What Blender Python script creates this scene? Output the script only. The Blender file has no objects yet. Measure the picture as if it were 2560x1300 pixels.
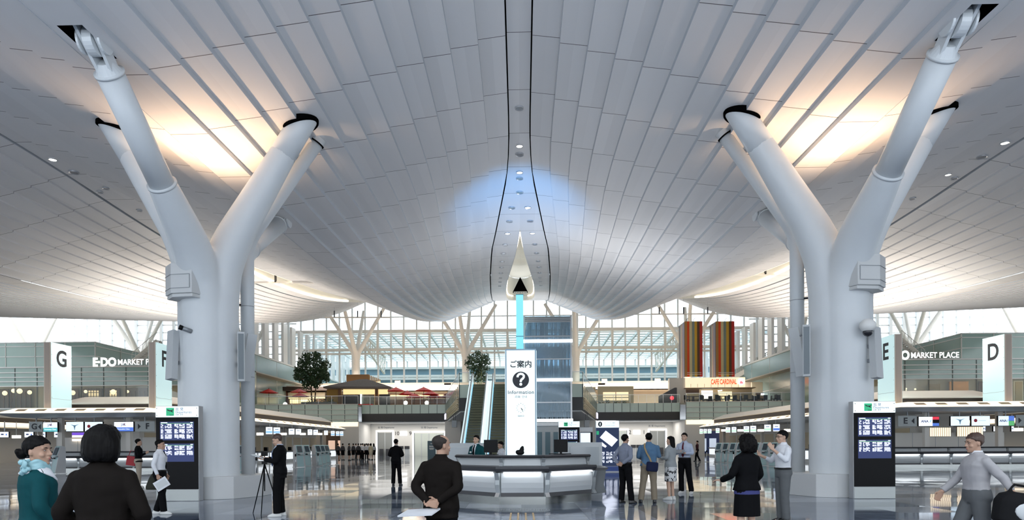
import bpy, bmesh, math, random
from mathutils import Vector, Matrix, Euler, noise
random.seed(7)
PI = math.pi
SC = bpy.context.scene
COL = SC.collection

# ------------------------------------------------------------------ camera
FPX, PPX, PPY, CAM_H = 1707.0, 1255.0, 1112.0, 1.5
YAW, ROLL = 0.028, -0.0055
cam_data = bpy.data.cameras.new('camera')
cam = bpy.data.objects.new('camera', cam_data)
COL.objects.link(cam)
cam_data.sensor_width = 36.0
cam_data.lens = 36.0 * FPX / 2560.0
cam_data.shift_x = (1280 - PPX) / 2560.0
cam_data.shift_y = (PPY - 650) / 2560.0
cam_data.clip_end = 600
CM = Matrix.Rotation(YAW, 3, 'Z') @ Matrix.Rotation(PI / 2, 3, 'X') @ Matrix.Rotation(ROLL, 3, 'Z')
cam.matrix_world = Matrix.Translation((0, 0, CAM_H)) @ CM.to_4x4()
SC.camera = cam

# ------------------------------------------------------------------ view, world
EXPO = 2.36
vs = SC.view_settings
vs.view_transform = 'Standard'
vs.look = 'None'
vs.gamma = 1
vs.use_curve_mapping = False
vs.exposure = EXPO
def E(v):                      # emission strength that shows as v after exposure
    return v / 2 ** EXPO
world = bpy.data.worlds.new('overcast_sky')
SC.world = world
world.use_nodes = True
bg = world.node_tree.nodes['Background']
bg.inputs[0].default_value = (0.86, 0.93, 1.0, 1)
bg.inputs[1].default_value = 0.75

def lamp(name, kind, loc, target, energy, color, **kw):
    d = bpy.data.lights.new(name, kind)
    d.energy = energy
    d.color = color
    for k_, v_ in kw.items():
        setattr(d, k_, v_)
    o = bpy.data.objects.new(name, d)
    COL.objects.link(o)
    o.location = loc
    v = Vector(target) - Vector(loc)
    o.rotation_euler = v.to_track_quat('-Z', 'Y').to_euler()
    return o
WARM = (1.0, 0.66, 0.40)
for sx, yy in ((-1, 19.9), (1, 19.9)):       # uplights in the crotch of each column tree
    lamp('column_uplight', 'SPOT', (sx * 9.2, yy + .1, 7.75), (sx * 9.0, yy - .4, 12), 180, WARM, spot_size=2.3, spot_blend=1.0, shadow_soft_size=.2)
for sx in (-1, 1):
    lamp('desk_ceiling_fill', 'AREA', (sx * 1.82, 21.18, 1.6), (sx * 1.82, 21.18, 9), 6, (.86, .93, 1.0), shape='RECTANGLE', size=1.2, size_y=.25)  # added lamps over the desk cabinets that brighten the mid ceiling
lamp('board_ceiling_fill', 'AREA', (3.6, 36.8, 2.75), (3.6, 36.8, 9), 130, (.95, .97, 1.0), shape='RECTANGLE', size=3.0, size_y=.25)  # fill lamp added at board height to light the ceiling further back
lamp('tower_blue_uplight', 'SPOT', (0, 20.5, 4.6), (0, 33, 13.2), 1500, (0.08, 0.42, 1.0), spot_size=.58, spot_blend=1.0, shadow_soft_size=.2)

lamp('near_ceiling_fill', 'AREA', (0, -5, 3.6), (0, -5, 12), 1550, (.84, .92, 1.0), shape='RECTANGLE', size=56, size_y=4)  # unseen lamp added behind the camera to lift the near ceiling

# ------------------------------------------------------------------ helpers
def ray(px, py):
    u, v = (px - PPX) / FPX, -(py - PPY) / FPX
    return CM @ Vector((u, v, -1.0))
def P(px, py, Y):              # world point on the plane y = Y seen at a pixel of the photograph
    d = ray(px, py)
    t = Y / d.y
    return Vector((d.x * t, Y, CAM_H + d.z * t))
def PX(px, Y): return P(px, 1112, Y).x
def PZ(px, py, Y): return P(px, py, Y).z
def PG(px, py):                # floor point
    d = ray(px, py)
    t = -CAM_H / d.z
    return Vector((d.x * t, d.y * t, 0))
def PXX(px, py, X):            # point on plane x = X
    d = ray(px, py)
    t = X / d.x
    return Vector((X, d.y * t, CAM_H + d.z * t))

MATS = {}
def mat(name, col, rough=.5, metal=0.0, emit=None, es=0.0, spec=.5, vary=0.0, vscale=3.0, bump=0.0, coat=0.0):
    if name in MATS: return MATS[name]
    m = bpy.data.materials.new(name)
    m.use_nodes = True
    nt = m.node_tree
    b = nt.nodes['Principled BSDF']
    b.inputs['Base Color'].default_value = (*col, 1)
    b.inputs['Roughness'].default_value = rough
    b.inputs['Metallic'].default_value = metal
    b.inputs['Specular IOR Level'].default_value = spec
    if coat: b.inputs['Coat Weight'].default_value = coat
    if emit is not None:
        b.inputs['Emission Color'].default_value = (*emit, 1)
        b.inputs['Emission Strength'].default_value = es
    if vary or bump:
        tc = nt.nodes.new('ShaderNodeTexCoord')
        no = nt.nodes.new('ShaderNodeTexNoise')
        no.inputs['Scale'].default_value = vscale
        no.inputs['Detail'].default_value = 4
        nt.links.new(tc.outputs['Object'], no.inputs['Vector'])
        if vary:
            mx = nt.nodes.new('ShaderNodeMix'); mx.data_type = 'RGBA'
            mx.inputs[6].default_value = (*[max(0, c * (1 - vary)) for c in col], 1)
            mx.inputs[7].default_value = (*[min(1, c * (1 + vary)) for c in col], 1)
            nt.links.new(no.outputs[0], mx.inputs[0])
            nt.links.new(mx.outputs[2], b.inputs['Base Color'])
        if bump:
            bp = nt.nodes.new('ShaderNodeBump'); bp.inputs['Strength'].default_value = bump
            nt.links.new(no.outputs[0], bp.inputs['Height'])
            nt.links.new(bp.outputs[0], b.inputs['Normal'])
    MATS[name] = m
    return m
def glow(name, col, v):
    return mat(name, col, .6, emit=col, es=E(v))
def glass(name, tint, refl=.10, rough=.03, frost=0):
    if name in MATS: return MATS[name]
    m = bpy.data.materials.new(name); m.use_nodes = True
    nt = m.node_tree; nt.nodes.clear()
    out = nt.nodes.new('ShaderNodeOutputMaterial')
    tr = nt.nodes.new('ShaderNodeBsdfTransparent'); tr.inputs[0].default_value = (*tint, 1)
    gl = nt.nodes.new('ShaderNodeBsdfGlossy'); gl.inputs[0].default_value = (.9, .95, 1, 1); gl.inputs['Roughness'].default_value = rough
    lw = nt.nodes.new('ShaderNodeLayerWeight'); lw.inputs[0].default_value = .25
    ml = nt.nodes.new('ShaderNodeMath'); ml.operation = 'MULTIPLY_ADD'; ml.inputs[1].default_value = .5; ml.inputs[2].default_value = refl
    mx = nt.nodes.new('ShaderNodeMixShader')
    nt.links.new(lw.outputs['Fresnel'], ml.inputs[0])
    nt.links.new(ml.outputs[0], mx.inputs[0])
    nt.links.new(tr.outputs[0], mx.inputs[1]); nt.links.new(gl.outputs[0], mx.inputs[2])
    last = mx
    if frost:
        df = nt.nodes.new('ShaderNodeBsdfDiffuse'); df.inputs[0].default_value = (*tint, 1)
        m2 = nt.nodes.new('ShaderNodeMixShader'); m2.inputs[0].default_value = frost
        nt.links.new(mx.outputs[0], m2.inputs[1]); nt.links.new(df.outputs[0], m2.inputs[2]); last = m2
    nt.links.new(last.outputs[0], out.inputs[0])
    MATS[name] = m
    return m

class MB:                       # collects shapes into one mesh
    def __init__(s): s.v, s.f, s.m = [], [], []
    def add(s, vs_, fs, mi=0):
        o = len(s.v); s.v += [tuple(q) for q in vs_]
        for q in fs: s.f.append(tuple(i + o for i in q)); s.m.append(mi)
        return s
    def box(s, x0, x1, y0, y1, z0, z1, mi=0, M=None):
        vs_ = [Vector(q) for q in ((x0, y0, z0), (x1, y0, z0), (x1, y1, z0), (x0, y1, z0), (x0, y0, z1), (x1, y0, z1), (x1, y1, z1), (x0, y1, z1))]
        if M is not None: vs_ = [M @ q for q in vs_]
        return s.add(vs_, ((0, 3, 2, 1), (4, 5, 6, 7), (0, 1, 5, 4), (1, 2, 6, 5), (2, 3, 7, 6), (3, 0, 4, 7)), mi)
    def bar(s, a, b, w, h=None, mi=0, up=(0, 0, 1)):   # square bar between two points
        a, b = Vector(a), Vector(b); h = w if h is None else h
        d = (b - a).normalized(); u = Vector(up)
        if abs(d.dot(u)) > .99: u = Vector((0, 1, 0))
        r = d.cross(u).normalized() * w / 2; u = r.cross(d).normalized() * h / 2
        vs_ = [a - r - u, a + r - u, a + r + u, a - r + u, b - r - u, b + r - u, b + r + u, b - r + u]
        return s.add(vs_, ((0, 3, 2, 1), (4, 5, 6, 7), (0, 1, 5, 4), (1, 2, 6, 5), (2, 3, 7, 6), (3, 0, 4, 7)), mi)
    def tube(s, pts, rad, n=12, mi=0, cap=True, flat=None):
        pts = [Vector(q) for q in pts]
        if not isinstance(rad, (list, tuple)): rad = [rad] * len(pts)
        rings = []; pr = None
        for i, p in enumerate(pts):
            d = (pts[min(i + 1, len(pts) - 1)] - pts[max(i - 1, 0)]).normalized()
            if pr is None:
                a = Vector((1, 0, 0)) if abs(d.x) < .9 else Vector((0, 1, 0))
            else: a = pr
            u = (a - d * a.dot(d)).normalized(); w = d.cross(u); pr = u
            r = rad[i]; ru, rw = r if isinstance(r, tuple) else (r, r)
            rings.append([p + u * ru * math.cos(2 * PI * k / n) + w * rw * math.sin(2 * PI * k / n) for k in range(n)])
        return s.loft(rings, mi, cap)
    def loft(s, rings, mi=0, cap=True, closed=True):
        n = len(rings[0]); vs_ = [q for r in rings for q in r]; fs = []
        for i in range(len(rings) - 1):
            for k in range(n if closed else n - 1):
                k2 = (k + 1) % n
                fs.append((i * n + k, i * n + k2, (i + 1) * n + k2, (i + 1) * n + k))
        if cap and closed:
            fs.append(tuple(range(n - 1, -1, -1))); fs.append(tuple((len(rings) - 1) * n + k for k in range(n)))
        return s.add(vs_, fs, mi)
    def ell(s, c, r, n=14, m=9, mi=0, M=None):
        c = Vector(c); rings = []
        if not isinstance(r, (tuple, list)): r = (r, r, r)
        for i in range(m + 1):
            t = PI * (i + .0) / m; t = min(max(t, .06), PI - .06)
            rings.append([(c + Vector((r[0] * math.sin(t) * math.cos(2 * PI * k / n), r[1] * math.sin(t) * math.sin(2 * PI * k / n), -r[2] * math.cos(t)))) for k in range(n)])
        if M is not None: rings = [[c + M @ (q - c) for q in rg] for rg in rings]
        return s.loft(rings, mi)
    def prism(s, poly, z0, z1, mi=0):   # poly of (x, y)
        n = len(poly)
        vs_ = [(x, y, z0) for x, y in poly] + [(x, y, z1) for x, y in poly]
        fs = [tuple(range(n - 1, -1, -1)), tuple(range(n, 2 * n))] + [(i, (i + 1) % n, n + (i + 1) % n, n + i) for i in range(n)]
        return s.add(vs_, fs, mi)
    def slab(s, poly, y0, y1, mi=0):    # poly of (x, z), extruded along y
        n = len(poly)
        vs_ = [(x, y0, z) for x, z in poly] + [(x, y1, z) for x, z in poly]
        fs = [tuple(range(n)), tuple(range(2 * n - 1, n - 1, -1))] + [(i, n + i, n + (i + 1) % n, (i + 1) % n) for i in range(n)]
        return s.add(vs_, fs, mi)
    def xslab(s, poly, x0, x1, mi=0):   # poly of (y, z), extruded along x
        n = len(poly)
        vs_ = [(x0, y, z) for y, z in poly] + [(x1, y, z) for y, z in poly]
        fs = [tuple(range(n)), tuple(range(2 * n - 1, n - 1, -1))] + [(i, n + i, n + (i + 1) % n, (i + 1) % n) for i in range(n)]
        return s.add(vs_, fs, mi)
    def quad(s, a, b, c, d, mi=0): return s.add([a, b, c, d], [(0, 1, 2, 3)], mi)
    def xf(s, M): s.v = [tuple(M @ Vector(q)) for q in s.v]; return s
    def mesh(s, name, mats, smooth=False):
        me = bpy.data.meshes.new(name)
        me.from_pydata(s.v, [], s.f)
        for m_ in (mats if isinstance(mats, (list, tuple)) else [mats]): me.materials.append(m_)
        me.polygons.foreach_set('material_index', s.m)
        if smooth: me.polygons.foreach_set('use_smooth', [True] * len(s.f))
        me.update()
        return me
    def build(s, name, mats, parent=None, smooth=False, label=None, bevel=0):
        o = bpy.data.objects.new(name, s.mesh(name, mats, smooth))
        COL.objects.link(o)
        if parent is not None: o.parent = parent
        if label: o['label'] = label
        if bevel:
            bm = bmesh.new(); bm.from_mesh(o.data)
            bmesh.ops.recalc_face_normals(bm, faces=bm.faces)
            ed = [e for e in bm.edges if len(e.link_faces) == 2 and e.calc_face_angle(0) > .6]
            bmesh.ops.bevel(bm, geom=ed, offset=bevel, segments=2, profile=.6, affect='EDGES')
            bm.to_mesh(o.data); bm.free()
        return o

def tag(o, label, cat, group=None, kind=None):
    o['label'] = label; o['category'] = cat
    if group: o['group'] = group
    if kind: o['kind'] = kind
    return o
def thing(name, label, cat, loc=(0, 0, 0), rotz=0, group=None):
    o = bpy.data.objects.new(name, None); COL.objects.link(o)
    o.empty_display_size = .1
    o.location = loc; o.rotation_euler = (0, 0, rotz)
    return tag(o, label, cat, group)
def struct(o): o['kind'] = 'structure'; return o
def kids(o): return [q for q in bpy.data.objects if q.parent is o]
def dup(root, loc=None, rotz=None, label=None, group=None, cache={}):
    if root.name not in cache:
        cache[root.name] = [(c, kids(c)) for c in kids(root)]
    r = root.copy(); COL.objects.link(r)
    if loc is not None: r.location = loc
    if rotz is not None: r.rotation_euler = (0, 0, rotz)
    if label: r['label'] = label
    if group: r['group'] = group
    for c, gs in cache[root.name]:
        d = c.copy(); COL.objects.link(d); d.parent = r
        for g in gs:
            e = g.copy(); COL.objects.link(e); e.parent = d
    return r
def text(name, s, size, m, parent=None, loc=(0, 0, 0), rot=(PI / 2, 0, 0), ext=.004, bold=0, align='CENTER', sx=1.0, spacing=1.0):
    cu = bpy.data.curves.new(name, 'FONT')
    cu.body = s; cu.size = size; cu.extrude = ext; cu.offset = bold; cu.align_x = align; cu.align_y = 'CENTER'; cu.space_character = spacing
    cu.resolution_u = 4
    t = bpy.data.objects.new(name + '_source', cu); COL.objects.link(t)
    bpy.context.view_layer.update()
    me = bpy.data.meshes.new_from_object(t.evaluated_get(bpy.context.evaluated_depsgraph_get()))
    bpy.data.objects.remove(t)
    me.materials.clear(); me.materials.append(m)
    M = Matrix.Translation(loc) @ Euler(rot).to_matrix().to_4x4() @ Matrix.Scale(sx, 4, (1, 0, 0))
    me.transform(M)
    o = bpy.data.objects.new(name, me); COL.objects.link(o)
    if parent is not None: o.parent = parent
    return o
def lerp(a, b, t): return a + (b - a) * t
def table(x, pts):
    if x <= pts[0][0]: return pts[0][1]
    for (a, b), (c, d) in zip(pts, pts[1:]):
        if x <= c: return lerp(b, d, (x - a) / (c - a))
    return pts[-1][1]

# ------------------------------------------------------------------ common materials
WHITE = mat('white_paint', (.80, .80, .78), .45)
OFFW = mat('warm_white_panel', (.78, .73, .66), .5)
STEEL = mat('brushed_steel', (.55, .56, .57), .32, .9, vary=.1, vscale=8)
DARK = mat('dark_rail', (.045, .045, .05), .35)
BLACK = mat('black_plastic', (.004, .004, .0045), .4, spec=.15)
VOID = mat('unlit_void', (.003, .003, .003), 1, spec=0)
GREYM = mat('grey_metal', (.30, .32, .34), .4, .4)
LGREY = mat('light_grey_panel', (.52, .54, .55), .45)
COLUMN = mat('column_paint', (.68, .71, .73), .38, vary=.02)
# ================================================================== floor
def floor_material():
    m = bpy.data.materials.new('polished_stone_tiles'); m.use_nodes = True
    nt = m.node_tree; b = nt.nodes['Principled BSDF']; N = nt.nodes.new; Lk = nt.links.new
    tc = N('ShaderNodeTexCoord')
    sc = N('ShaderNodeVectorMath'); sc.operation = 'SCALE'; sc.inputs['Scale'].default_value = 1 / 1.35
    Lk(tc.outputs['Object'], sc.inputs[0])
    fl_ = N('ShaderNodeVectorMath'); fl_.operation = 'FLOOR'; Lk(sc.outputs[0], fl_.inputs[0])
    fr = N('ShaderNodeVectorMath'); fr.operation = 'FRACTION'; Lk(sc.outputs[0], fr.inputs[0])
    wn = N('ShaderNodeTexWhiteNoise'); wn.noise_dimensions = '2D'; Lk(fl_.outputs[0], wn.inputs['Vector'])
    cr = N('ShaderNodeValToRGB'); cr.color_ramp.interpolation = 'LINEAR'
    e = cr.color_ramp.elements; e[0].position = .1; e[0].color = (.060, .090, .145, 1); e[1].position = .9; e[1].color = (.40, .44, .51, 1)
    k = e.new(.55); k.color = (.19, .235, .31, 1)
    Lk(wn.outputs['Value'], cr.inputs[0])
    no = N('ShaderNodeTexNoise'); no.inputs['Scale'].default_value = 2.2; no.inputs['Detail'].default_value = 5; Lk(tc.outputs['Object'], no.inputs['Vector'])
    mr = N('ShaderNodeMapRange'); mr.inputs[1].default_value = .3; mr.inputs[2].default_value = .7; mr.inputs[3].default_value = .75; mr.inputs[4].default_value = 1.2
    Lk(no.outputs[0], mr.inputs[0])
    ml = N('ShaderNodeVectorMath'); ml.operation = 'SCALE'; Lk(cr.outputs[0], ml.inputs[0]); Lk(mr.outputs[0], ml.inputs['Scale'])
    # joints
    sp = N('ShaderNodeSeparateXYZ'); Lk(fr.outputs[0], sp.inputs[0])
    mn = N('ShaderNodeMath'); mn.operation = 'MINIMUM'; Lk(sp.outputs[0], mn.inputs[0]); Lk(sp.outputs[1], mn.inputs[1])
    lt = N('ShaderNodeMath'); lt.operation = 'LESS_THAN'; lt.inputs[1].default_value = .009; Lk(mn.outputs[0], lt.inputs[0])
    mx = N('ShaderNodeMix'); mx.data_type = 'RGBA'; Lk(lt.outputs[0], mx.inputs[0]); Lk(ml.outputs[0], mx.inputs[6]); mx.inputs[7].default_value = (.07, .08, .10, 1)
    Lk(mx.outputs[2], b.inputs['Base Color'])
    # each tile lies very slightly out of true, so reflections break at the joints
    ge = N('ShaderNodeNewGeometry')
    a1 = N('ShaderNodeVectorMath'); a1.operation = 'SUBTRACT'; a1.inputs[1].default_value = (.5, .5, .5); Lk(wn.outputs['Color'], a1.inputs[0])
    a2 = N('ShaderNodeVectorMath'); a2.operation = 'MULTIPLY'; a2.inputs[1].default_value = (.010, .010, 0); Lk(a1.outputs[0], a2.inputs[0])
    a3 = N('ShaderNodeVectorMath'); a3.operation = 'ADD'; Lk(ge.outputs['Normal'], a3.inputs[0]); Lk(a2.outputs[0], a3.inputs[1])
    a4 = N('ShaderNodeVectorMath'); a4.operation = 'NORMALIZE'; Lk(a3.outputs[0], a4.inputs[0]); Lk(a4.outputs[0], b.inputs['Normal'])
    b.inputs['Roughness'].default_value = .06
    b.inputs['Specular IOR Level'].default_value = .32
    return m
fl = MB().box(-110, 110, -25, 155, -.3, 0).build('floor', floor_material()); struct(fl)

# ================================================================== wave ceiling
K = 1.07
def S_(y): return 12.1 + .002 * max(y - 24, 0) ** 2           # ridge of a bay
def G_(y): return 9.7 + .0019 * max(y - 21, 0) ** 2           # valley over the columns
HW = [(15, .34), (23, .37), (26, .46), (28.6, .70), (32, 1.02), (35, 1.29), (38.5, 1.63), (47, 2.1), (57, 2.5), (70, 2.9), (112, 3.1)]
TD = [(34.2, .0), (36.5, .09), (39, .20), (42.5, .44), (45, .63), (51, 1.0), (58, 1.22), (64, 1.28), (69, 1.1), (72, .6), (73, 0)]
def hw(y): return table(y, HW)
def td(y): return table(y, TD)
ROWS = sorted(set([-8 + 1.5 * i for i in range(28)] + [34.2] + [36 + 2 * i for i in range(39)] + [12.95, 14.1, 73]))
def U(x, y, z): return (x * K, y * K, CAM_H + (z - CAM_H) * K)

def ceiling_material(name, col, joint=True):
    m = bpy.data.materials.new(name); m.use_nodes = True
    nt = m.node_tree; b = nt.nodes['Principled BSDF']
    b.inputs['Roughness'].default_value = .55
    b.inputs['Specular IOR Level'].default_value = .25
    tc = nt.nodes.new('ShaderNodeTexCoord')
    sp = nt.nodes.new('ShaderNodeSeparateXYZ'); nt.links.new(tc.outputs['Object'], sp.inputs[0])
    def M(op, a, bv=None):
        n = nt.nodes.new('ShaderNodeMath'); n.operation = op
        if isinstance(a, (int, float)): n.inputs[0].default_value = a
        else: nt.links.new(a, n.inputs[0])
        if bv is not None:
            if isinstance(bv, (int, float)): n.inputs[1].default_value = bv
            else: nt.links.new(bv, n.inputs[1])
        return n.outputs[0]
    yl = M('DIVIDE', M('ADD', sp.outputs[1], 30), 3.05)
    line = M('LESS_THAN', M('FRACT', yl), .0085)
    wn = nt.nodes.new('ShaderNodeTexWhiteNoise'); wn.noise_dimensions = '2D'
    cb = nt.nodes.new('ShaderNodeCombineXYZ')
    nt.links.new(M('FLOOR', M('DIVIDE', sp.outputs[0], .755)), cb.inputs[0]); nt.links.new(M('FLOOR', yl), cb.inputs[1])
    nt.links.new(cb.outputs[0], wn.inputs['Vector'])
    mx = nt.nodes.new('ShaderNodeMix'); mx.data_type = 'RGBA'
    mx.inputs[6].default_value = (*[c * .93 for c in col], 1); mx.inputs[7].default_value = (*col, 1)
    nt.links.new(wn.outputs['Value'], mx.inputs[0])
    m2 = nt.nodes.new('ShaderNodeMix'); m2.data_type = 'RGBA'
    nt.links.new(line, m2.inputs[0]); nt.links.new(mx.outputs[2], m2.inputs[6]); m2.inputs[7].default_value = (.13, .12, .12, 1)
    nt.links.new(m2.outputs[2], b.inputs['Base Color'])
    return m
CEIL = ceiling_material('ceiling_panels', (.80, .79, .79))
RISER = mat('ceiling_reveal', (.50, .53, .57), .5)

def v_at(xa, y):               # height over a bay at distance xa from its ridge
    h = hw(y)
    t = min(max((xa - h) / (8.1 - h), 0), 1)
    return lerp(S_(y), G_(y), t)
cm = MB()
R_ = .13
def strip(xa_f, za_f, xb_f, zb_f, mi=0):
    vs_ = []
    for y in ROWS: vs_ += [U(xa_f(y), y, za_f(y)), U(xb_f(y), y, zb_f(y))]
    cm.add(vs_, [(2 * i, 2 * i + 1, 2 * i + 3, 2 * i + 2) for i in range(len(ROWS) - 1)], mi)
N_ST = 11
for xc in (0, -17.2, 17.2):
    for sg in (-1, 1):
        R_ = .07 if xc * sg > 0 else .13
        def ed(i): return lambda y, i=i: lerp(hw(y), 8.1, i / N_ST)
        for i in range(N_ST):
            a, b_ = ed(i), ed(i + 1)
            za = lambda y, a=a, R_=R_: v_at(a(y), y) - R_ / 2
            zb = lambda y, b_=b_, R_=R_: v_at(b_(y), y) + R_ / 2
            strip(lambda y, a=a: xc + sg * a(y), za, lambda y, b_=b_: xc + sg * b_(y), zb)
            zn = lambda y, b_=b_, R_=R_: v_at(b_(y), y) - R_ / 2
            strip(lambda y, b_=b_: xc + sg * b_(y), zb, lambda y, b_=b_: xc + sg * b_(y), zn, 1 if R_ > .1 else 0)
        a = ed(0)                                            # dark shadow gap beside the spine channel
        gapw = lambda y: .04 if y < 28 else .07
        strip(lambda y: xc + sg * hw(y), lambda y: S_(y) - R_ / 2, lambda y: xc + sg * hw(y), lambda y: S_(y) + .35, 1)
        strip(lambda y: xc + sg * (hw(y) - gapw(y)), lambda y: S_(y) + .2, lambda y: xc + sg * hw(y), lambda y: S_(y) + .2, 2)
        # spine channel panel up to the drop-shaped opening
        strip(lambda y: xc + sg * (td(y) if y >= 34.2 else 0), lambda y: S_(y) + .02, lambda y: xc + sg * (hw(y) - gapw(y)), lambda y: S_(y) + .02)
        # wall of the drop-shaped light well
        rr = [y for y in ROWS if 34.2 <= y <= 73]
        wh = lambda y: 2.3 * min(1, max(0, (y - 34.2) / 9)) + .05
        vs_ = []
        for y in rr: vs_ += [U(xc + sg * td(y), y, S_(y)), U(xc + sg * td(y) * .96, y, S_(y) + wh(y))]
        cm.add(vs_, [(2 * i, 2 * i + 1, 2 * i + 3, 2 * i + 2) for i in range(len(rr) - 1)], 3)
        vs_ = []; fs = []
        for q, y in enumerate(rr): vs_ += [U(xc, y, S_(y) + wh(y) + .06 * (q % 2) - .05), U(xc + sg * td(y) * .98, y, S_(y) + wh(y) + .06 * (q % 2))]
        cm.add(vs_, [(2 * i, 2 * i + 1, 2 * i + 3, 2 * i + 2) for i in range(len(rr) - 1)], 3)
# valley bands over the column lines, with the slot that takes the hinged branch
for xg in (-8.6, 8.6, -25.8, 25.8):
    xs = [-.5, -.33, .17, .5] if xg < 0 else [-.5, -.17, .33, .5]
    hole = abs(xg) < 9
    for j in range(3):
        for i in range(len(ROWS) - 1):
            y0, y1 = ROWS[i], ROWS[i + 1]
            if hole and j == 1 and y0 >= 12.9 and y1 <= 14.2: continue
            cm.add([U(xg + xs[j], y0, G_(y0) - .05), U(xg + xs[j + 1], y0, G_(y0) - .05), U(xg + xs[j + 1], y1, G_(y1) - .05), U(xg + xs[j], y1, G_(y1) - .05)], [(0, 1, 2, 3)], 0)
    if hole:
        a0, a1, b0, b1, z0, z1 = xg + xs[1] - .02, xg + xs[2] + .02, 12.9, 14.15, 9.72, 10.6
        q = [U(*p) for p in ((a0, b0, z0), (a1, b0, z0), (a1, b1, z0), (a0, b1, z0), (a0, b0, z1), (a1, b0, z1), (a1, b1, z1), (a0, b1, z1))]
        cm.add(q, [(4, 5, 6, 7), (0, 1, 5, 4), (1, 2, 6, 5), (2, 3, 7, 6), (3, 0, 4, 7)], 2)
# flatter outer bays
for sg in (-1, 1):
    for i in range(52):
        xa, xb = 26.3 + .705 * i, 26.3 + .705 * (i + 1)
        fa = lambda x: .035 * (x - 26.3)
        strip(lambda y: sg * xa, lambda y: G_(y) - .05 + fa(xa), lambda y: sg * xb, lambda y: G_(y) + .015 + fa(xb))
        strip(lambda y: sg * xb, lambda y: G_(y) + .015 + fa(xb), lambda y: sg * xb, lambda y: G_(y) - .05 + fa(xb), 1)
# roof deck above, so that no sky shows through the gaps
for i in range(len(ROWS) - 1):
    y0, y1 = ROWS[i], ROWS[i + 1]
    cm.add([U(-66, y0, S_(y0) + 3.2), U(66, y0, S_(y0) + 3.2), U(66, y1, S_(y1) + 3.2), U(-66, y1, S_(y1) + 3.2)], [(0, 1, 2, 3)], 2)
WELL = mat('light_well_lining', (.84, .83, .78), .5)
ceil = cm.build('ceiling', [CEIL, RISER, VOID, WELL]); struct(ceil)

# light strips along the rim of each drop-shaped opening
STRIPW = glow('warm_cove_light', (1.0, .88, .70), 3.0)
for xc, wh_ in ((0, 'centre'), (-17.2, 'left'), (17.2, 'right')):
    t = thing('cove_light', {'centre': 'thin lit rim of the drop-shaped opening over the information desk', 'left': 'long curved light strip in the ceiling behind the left column', 'right': 'long curved light strip in the ceiling behind the right column'}[wh_], 'light', U(xc, 55, S_(55)))
    o_ = Vector(U(xc, 55, S_(55)))
    for sg in (-1, 1):
        pts = []
        y = 36.6
        while y <= 72.1:
            pts.append(Vector(U(xc + sg * (td(y) - .06 if xc == 0 else td(y) - .05), y, S_(y) + (.45 if xc == 0 else .12))) - o_); y += 1.55
        MB().tube(pts, .05 if xc == 0 else .11, 6).build('light_tube', STRIPW, t)
# dark triangular duct mouth at the head of the centre opening
d0 = MB(); o_ = Vector((0, 62.5, 15.6))
d0.slab([(-.68, -.1), (.68, -.1), (0, 1.25)], 0, .5)
t = thing('duct_mouth', 'black triangular duct mouth above the top of the blue mast', 'duct', o_)
d0.build('opening', VOID, t)
fr = MB()
for i in range(6): fr.bar((-.55 + .22 * i, -.05, -.75), (-.55 + .22 * i, -.05, -.12), .05)
fr.bar((-.6, -.05, -.14), (.6, -.05, -.14), .07); fr.bar((-.6, -.05, -.45), (.6, -.05, -.45), .05); fr.bar((-.6, -.05, -.75), (.6, -.05, -.75), .07)
fr.build('grille', WHITE, t)

# downlights and speakers in the spine channels
LAMPON = glow('lamp_lens_lit', (1, .96, .88), 6.0)
LAMPOFF = mat('lamp_lens_dim', (.45, .45, .46), .2, .4)
RIM = mat('lamp_rim', (.55, .56, .58), .3, .5)
MESHG = mat('speaker_mesh', (.25, .26, .28), .6)
def downlight(x, y, r, lens, label, name='downlight', cat='ceiling light', grp=None):
    p = Vector(U(x, y, S_(y) + .02)); sl = (S_(y + .5) - S_(y - .5))
    t = thing(name, label, cat, p, 0, grp); t.rotation_euler = (math.atan(sl), 0, 0)
    n = 20; m = MB()
    m.tube([(0, 0, .0), (0, 0, -.05)], [r, r * .97], n, cap=False)
    m.loft([[(r * .97 * math.cos(2 * PI * k / n), r * .97 * math.sin(2 * PI * k / n), -.05) for k in range(n)], [(r * .74 * math.cos(2 * PI * k / n), r * .74 * math.sin(2 * PI * k / n), -.03) for k in range(n)]], cap=False)
    m.build('trim_ring', RIM, t, True)
    MB().tube([(0, 0, -.028), (0, 0, -.034)], r * .75, n).build('lens' if cat == 'ceiling light' else 'grille', lens, t)
    return t
GD = 'downlights in the ceiling spine'
def ysp(py):                    # row of the spine seen at height py in the photograph
    lo, hi = 14.0, 74.0
    for _ in range(50):
        mid = (lo + hi) / 2
        yy = 1112 - FPX * (S_(mid) - 1.5) / mid
        if yy < py: lo = mid
        else: hi = mid
    return lo
downlight(0, ysp(271), .15, LAMPOFF, 'topmost dim downlight in the narrow ceiling spine', grp=GD)
downlight(0, ysp(366), .15, LAMPON, 'brightly lit round downlight in the narrow ceiling spine', grp=GD)
downlight(0, ysp(387), .17, MESHG, 'round grey speaker just below the bright spine downlight', 'ceiling_speaker', 'speaker')
downlight(0, ysp(432), .15, LAMPON, 'lit downlight in the blue patch, upper of a close pair', grp=GD)
downlight(0, ysp(447), .15, LAMPOFF, 'dim downlight in the blue patch, lower of a close pair', grp=GD)
downlight(0, ysp(482), .17, LAMPOFF, 'single dim downlight in the middle of the blue patch', grp=GD)
names = ['first', 'second', 'third', 'fourth', 'fifth', 'sixth', 'seventh', 'eighth', 'ninth', 'tenth', 'eleventh', 'twelfth']
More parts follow.
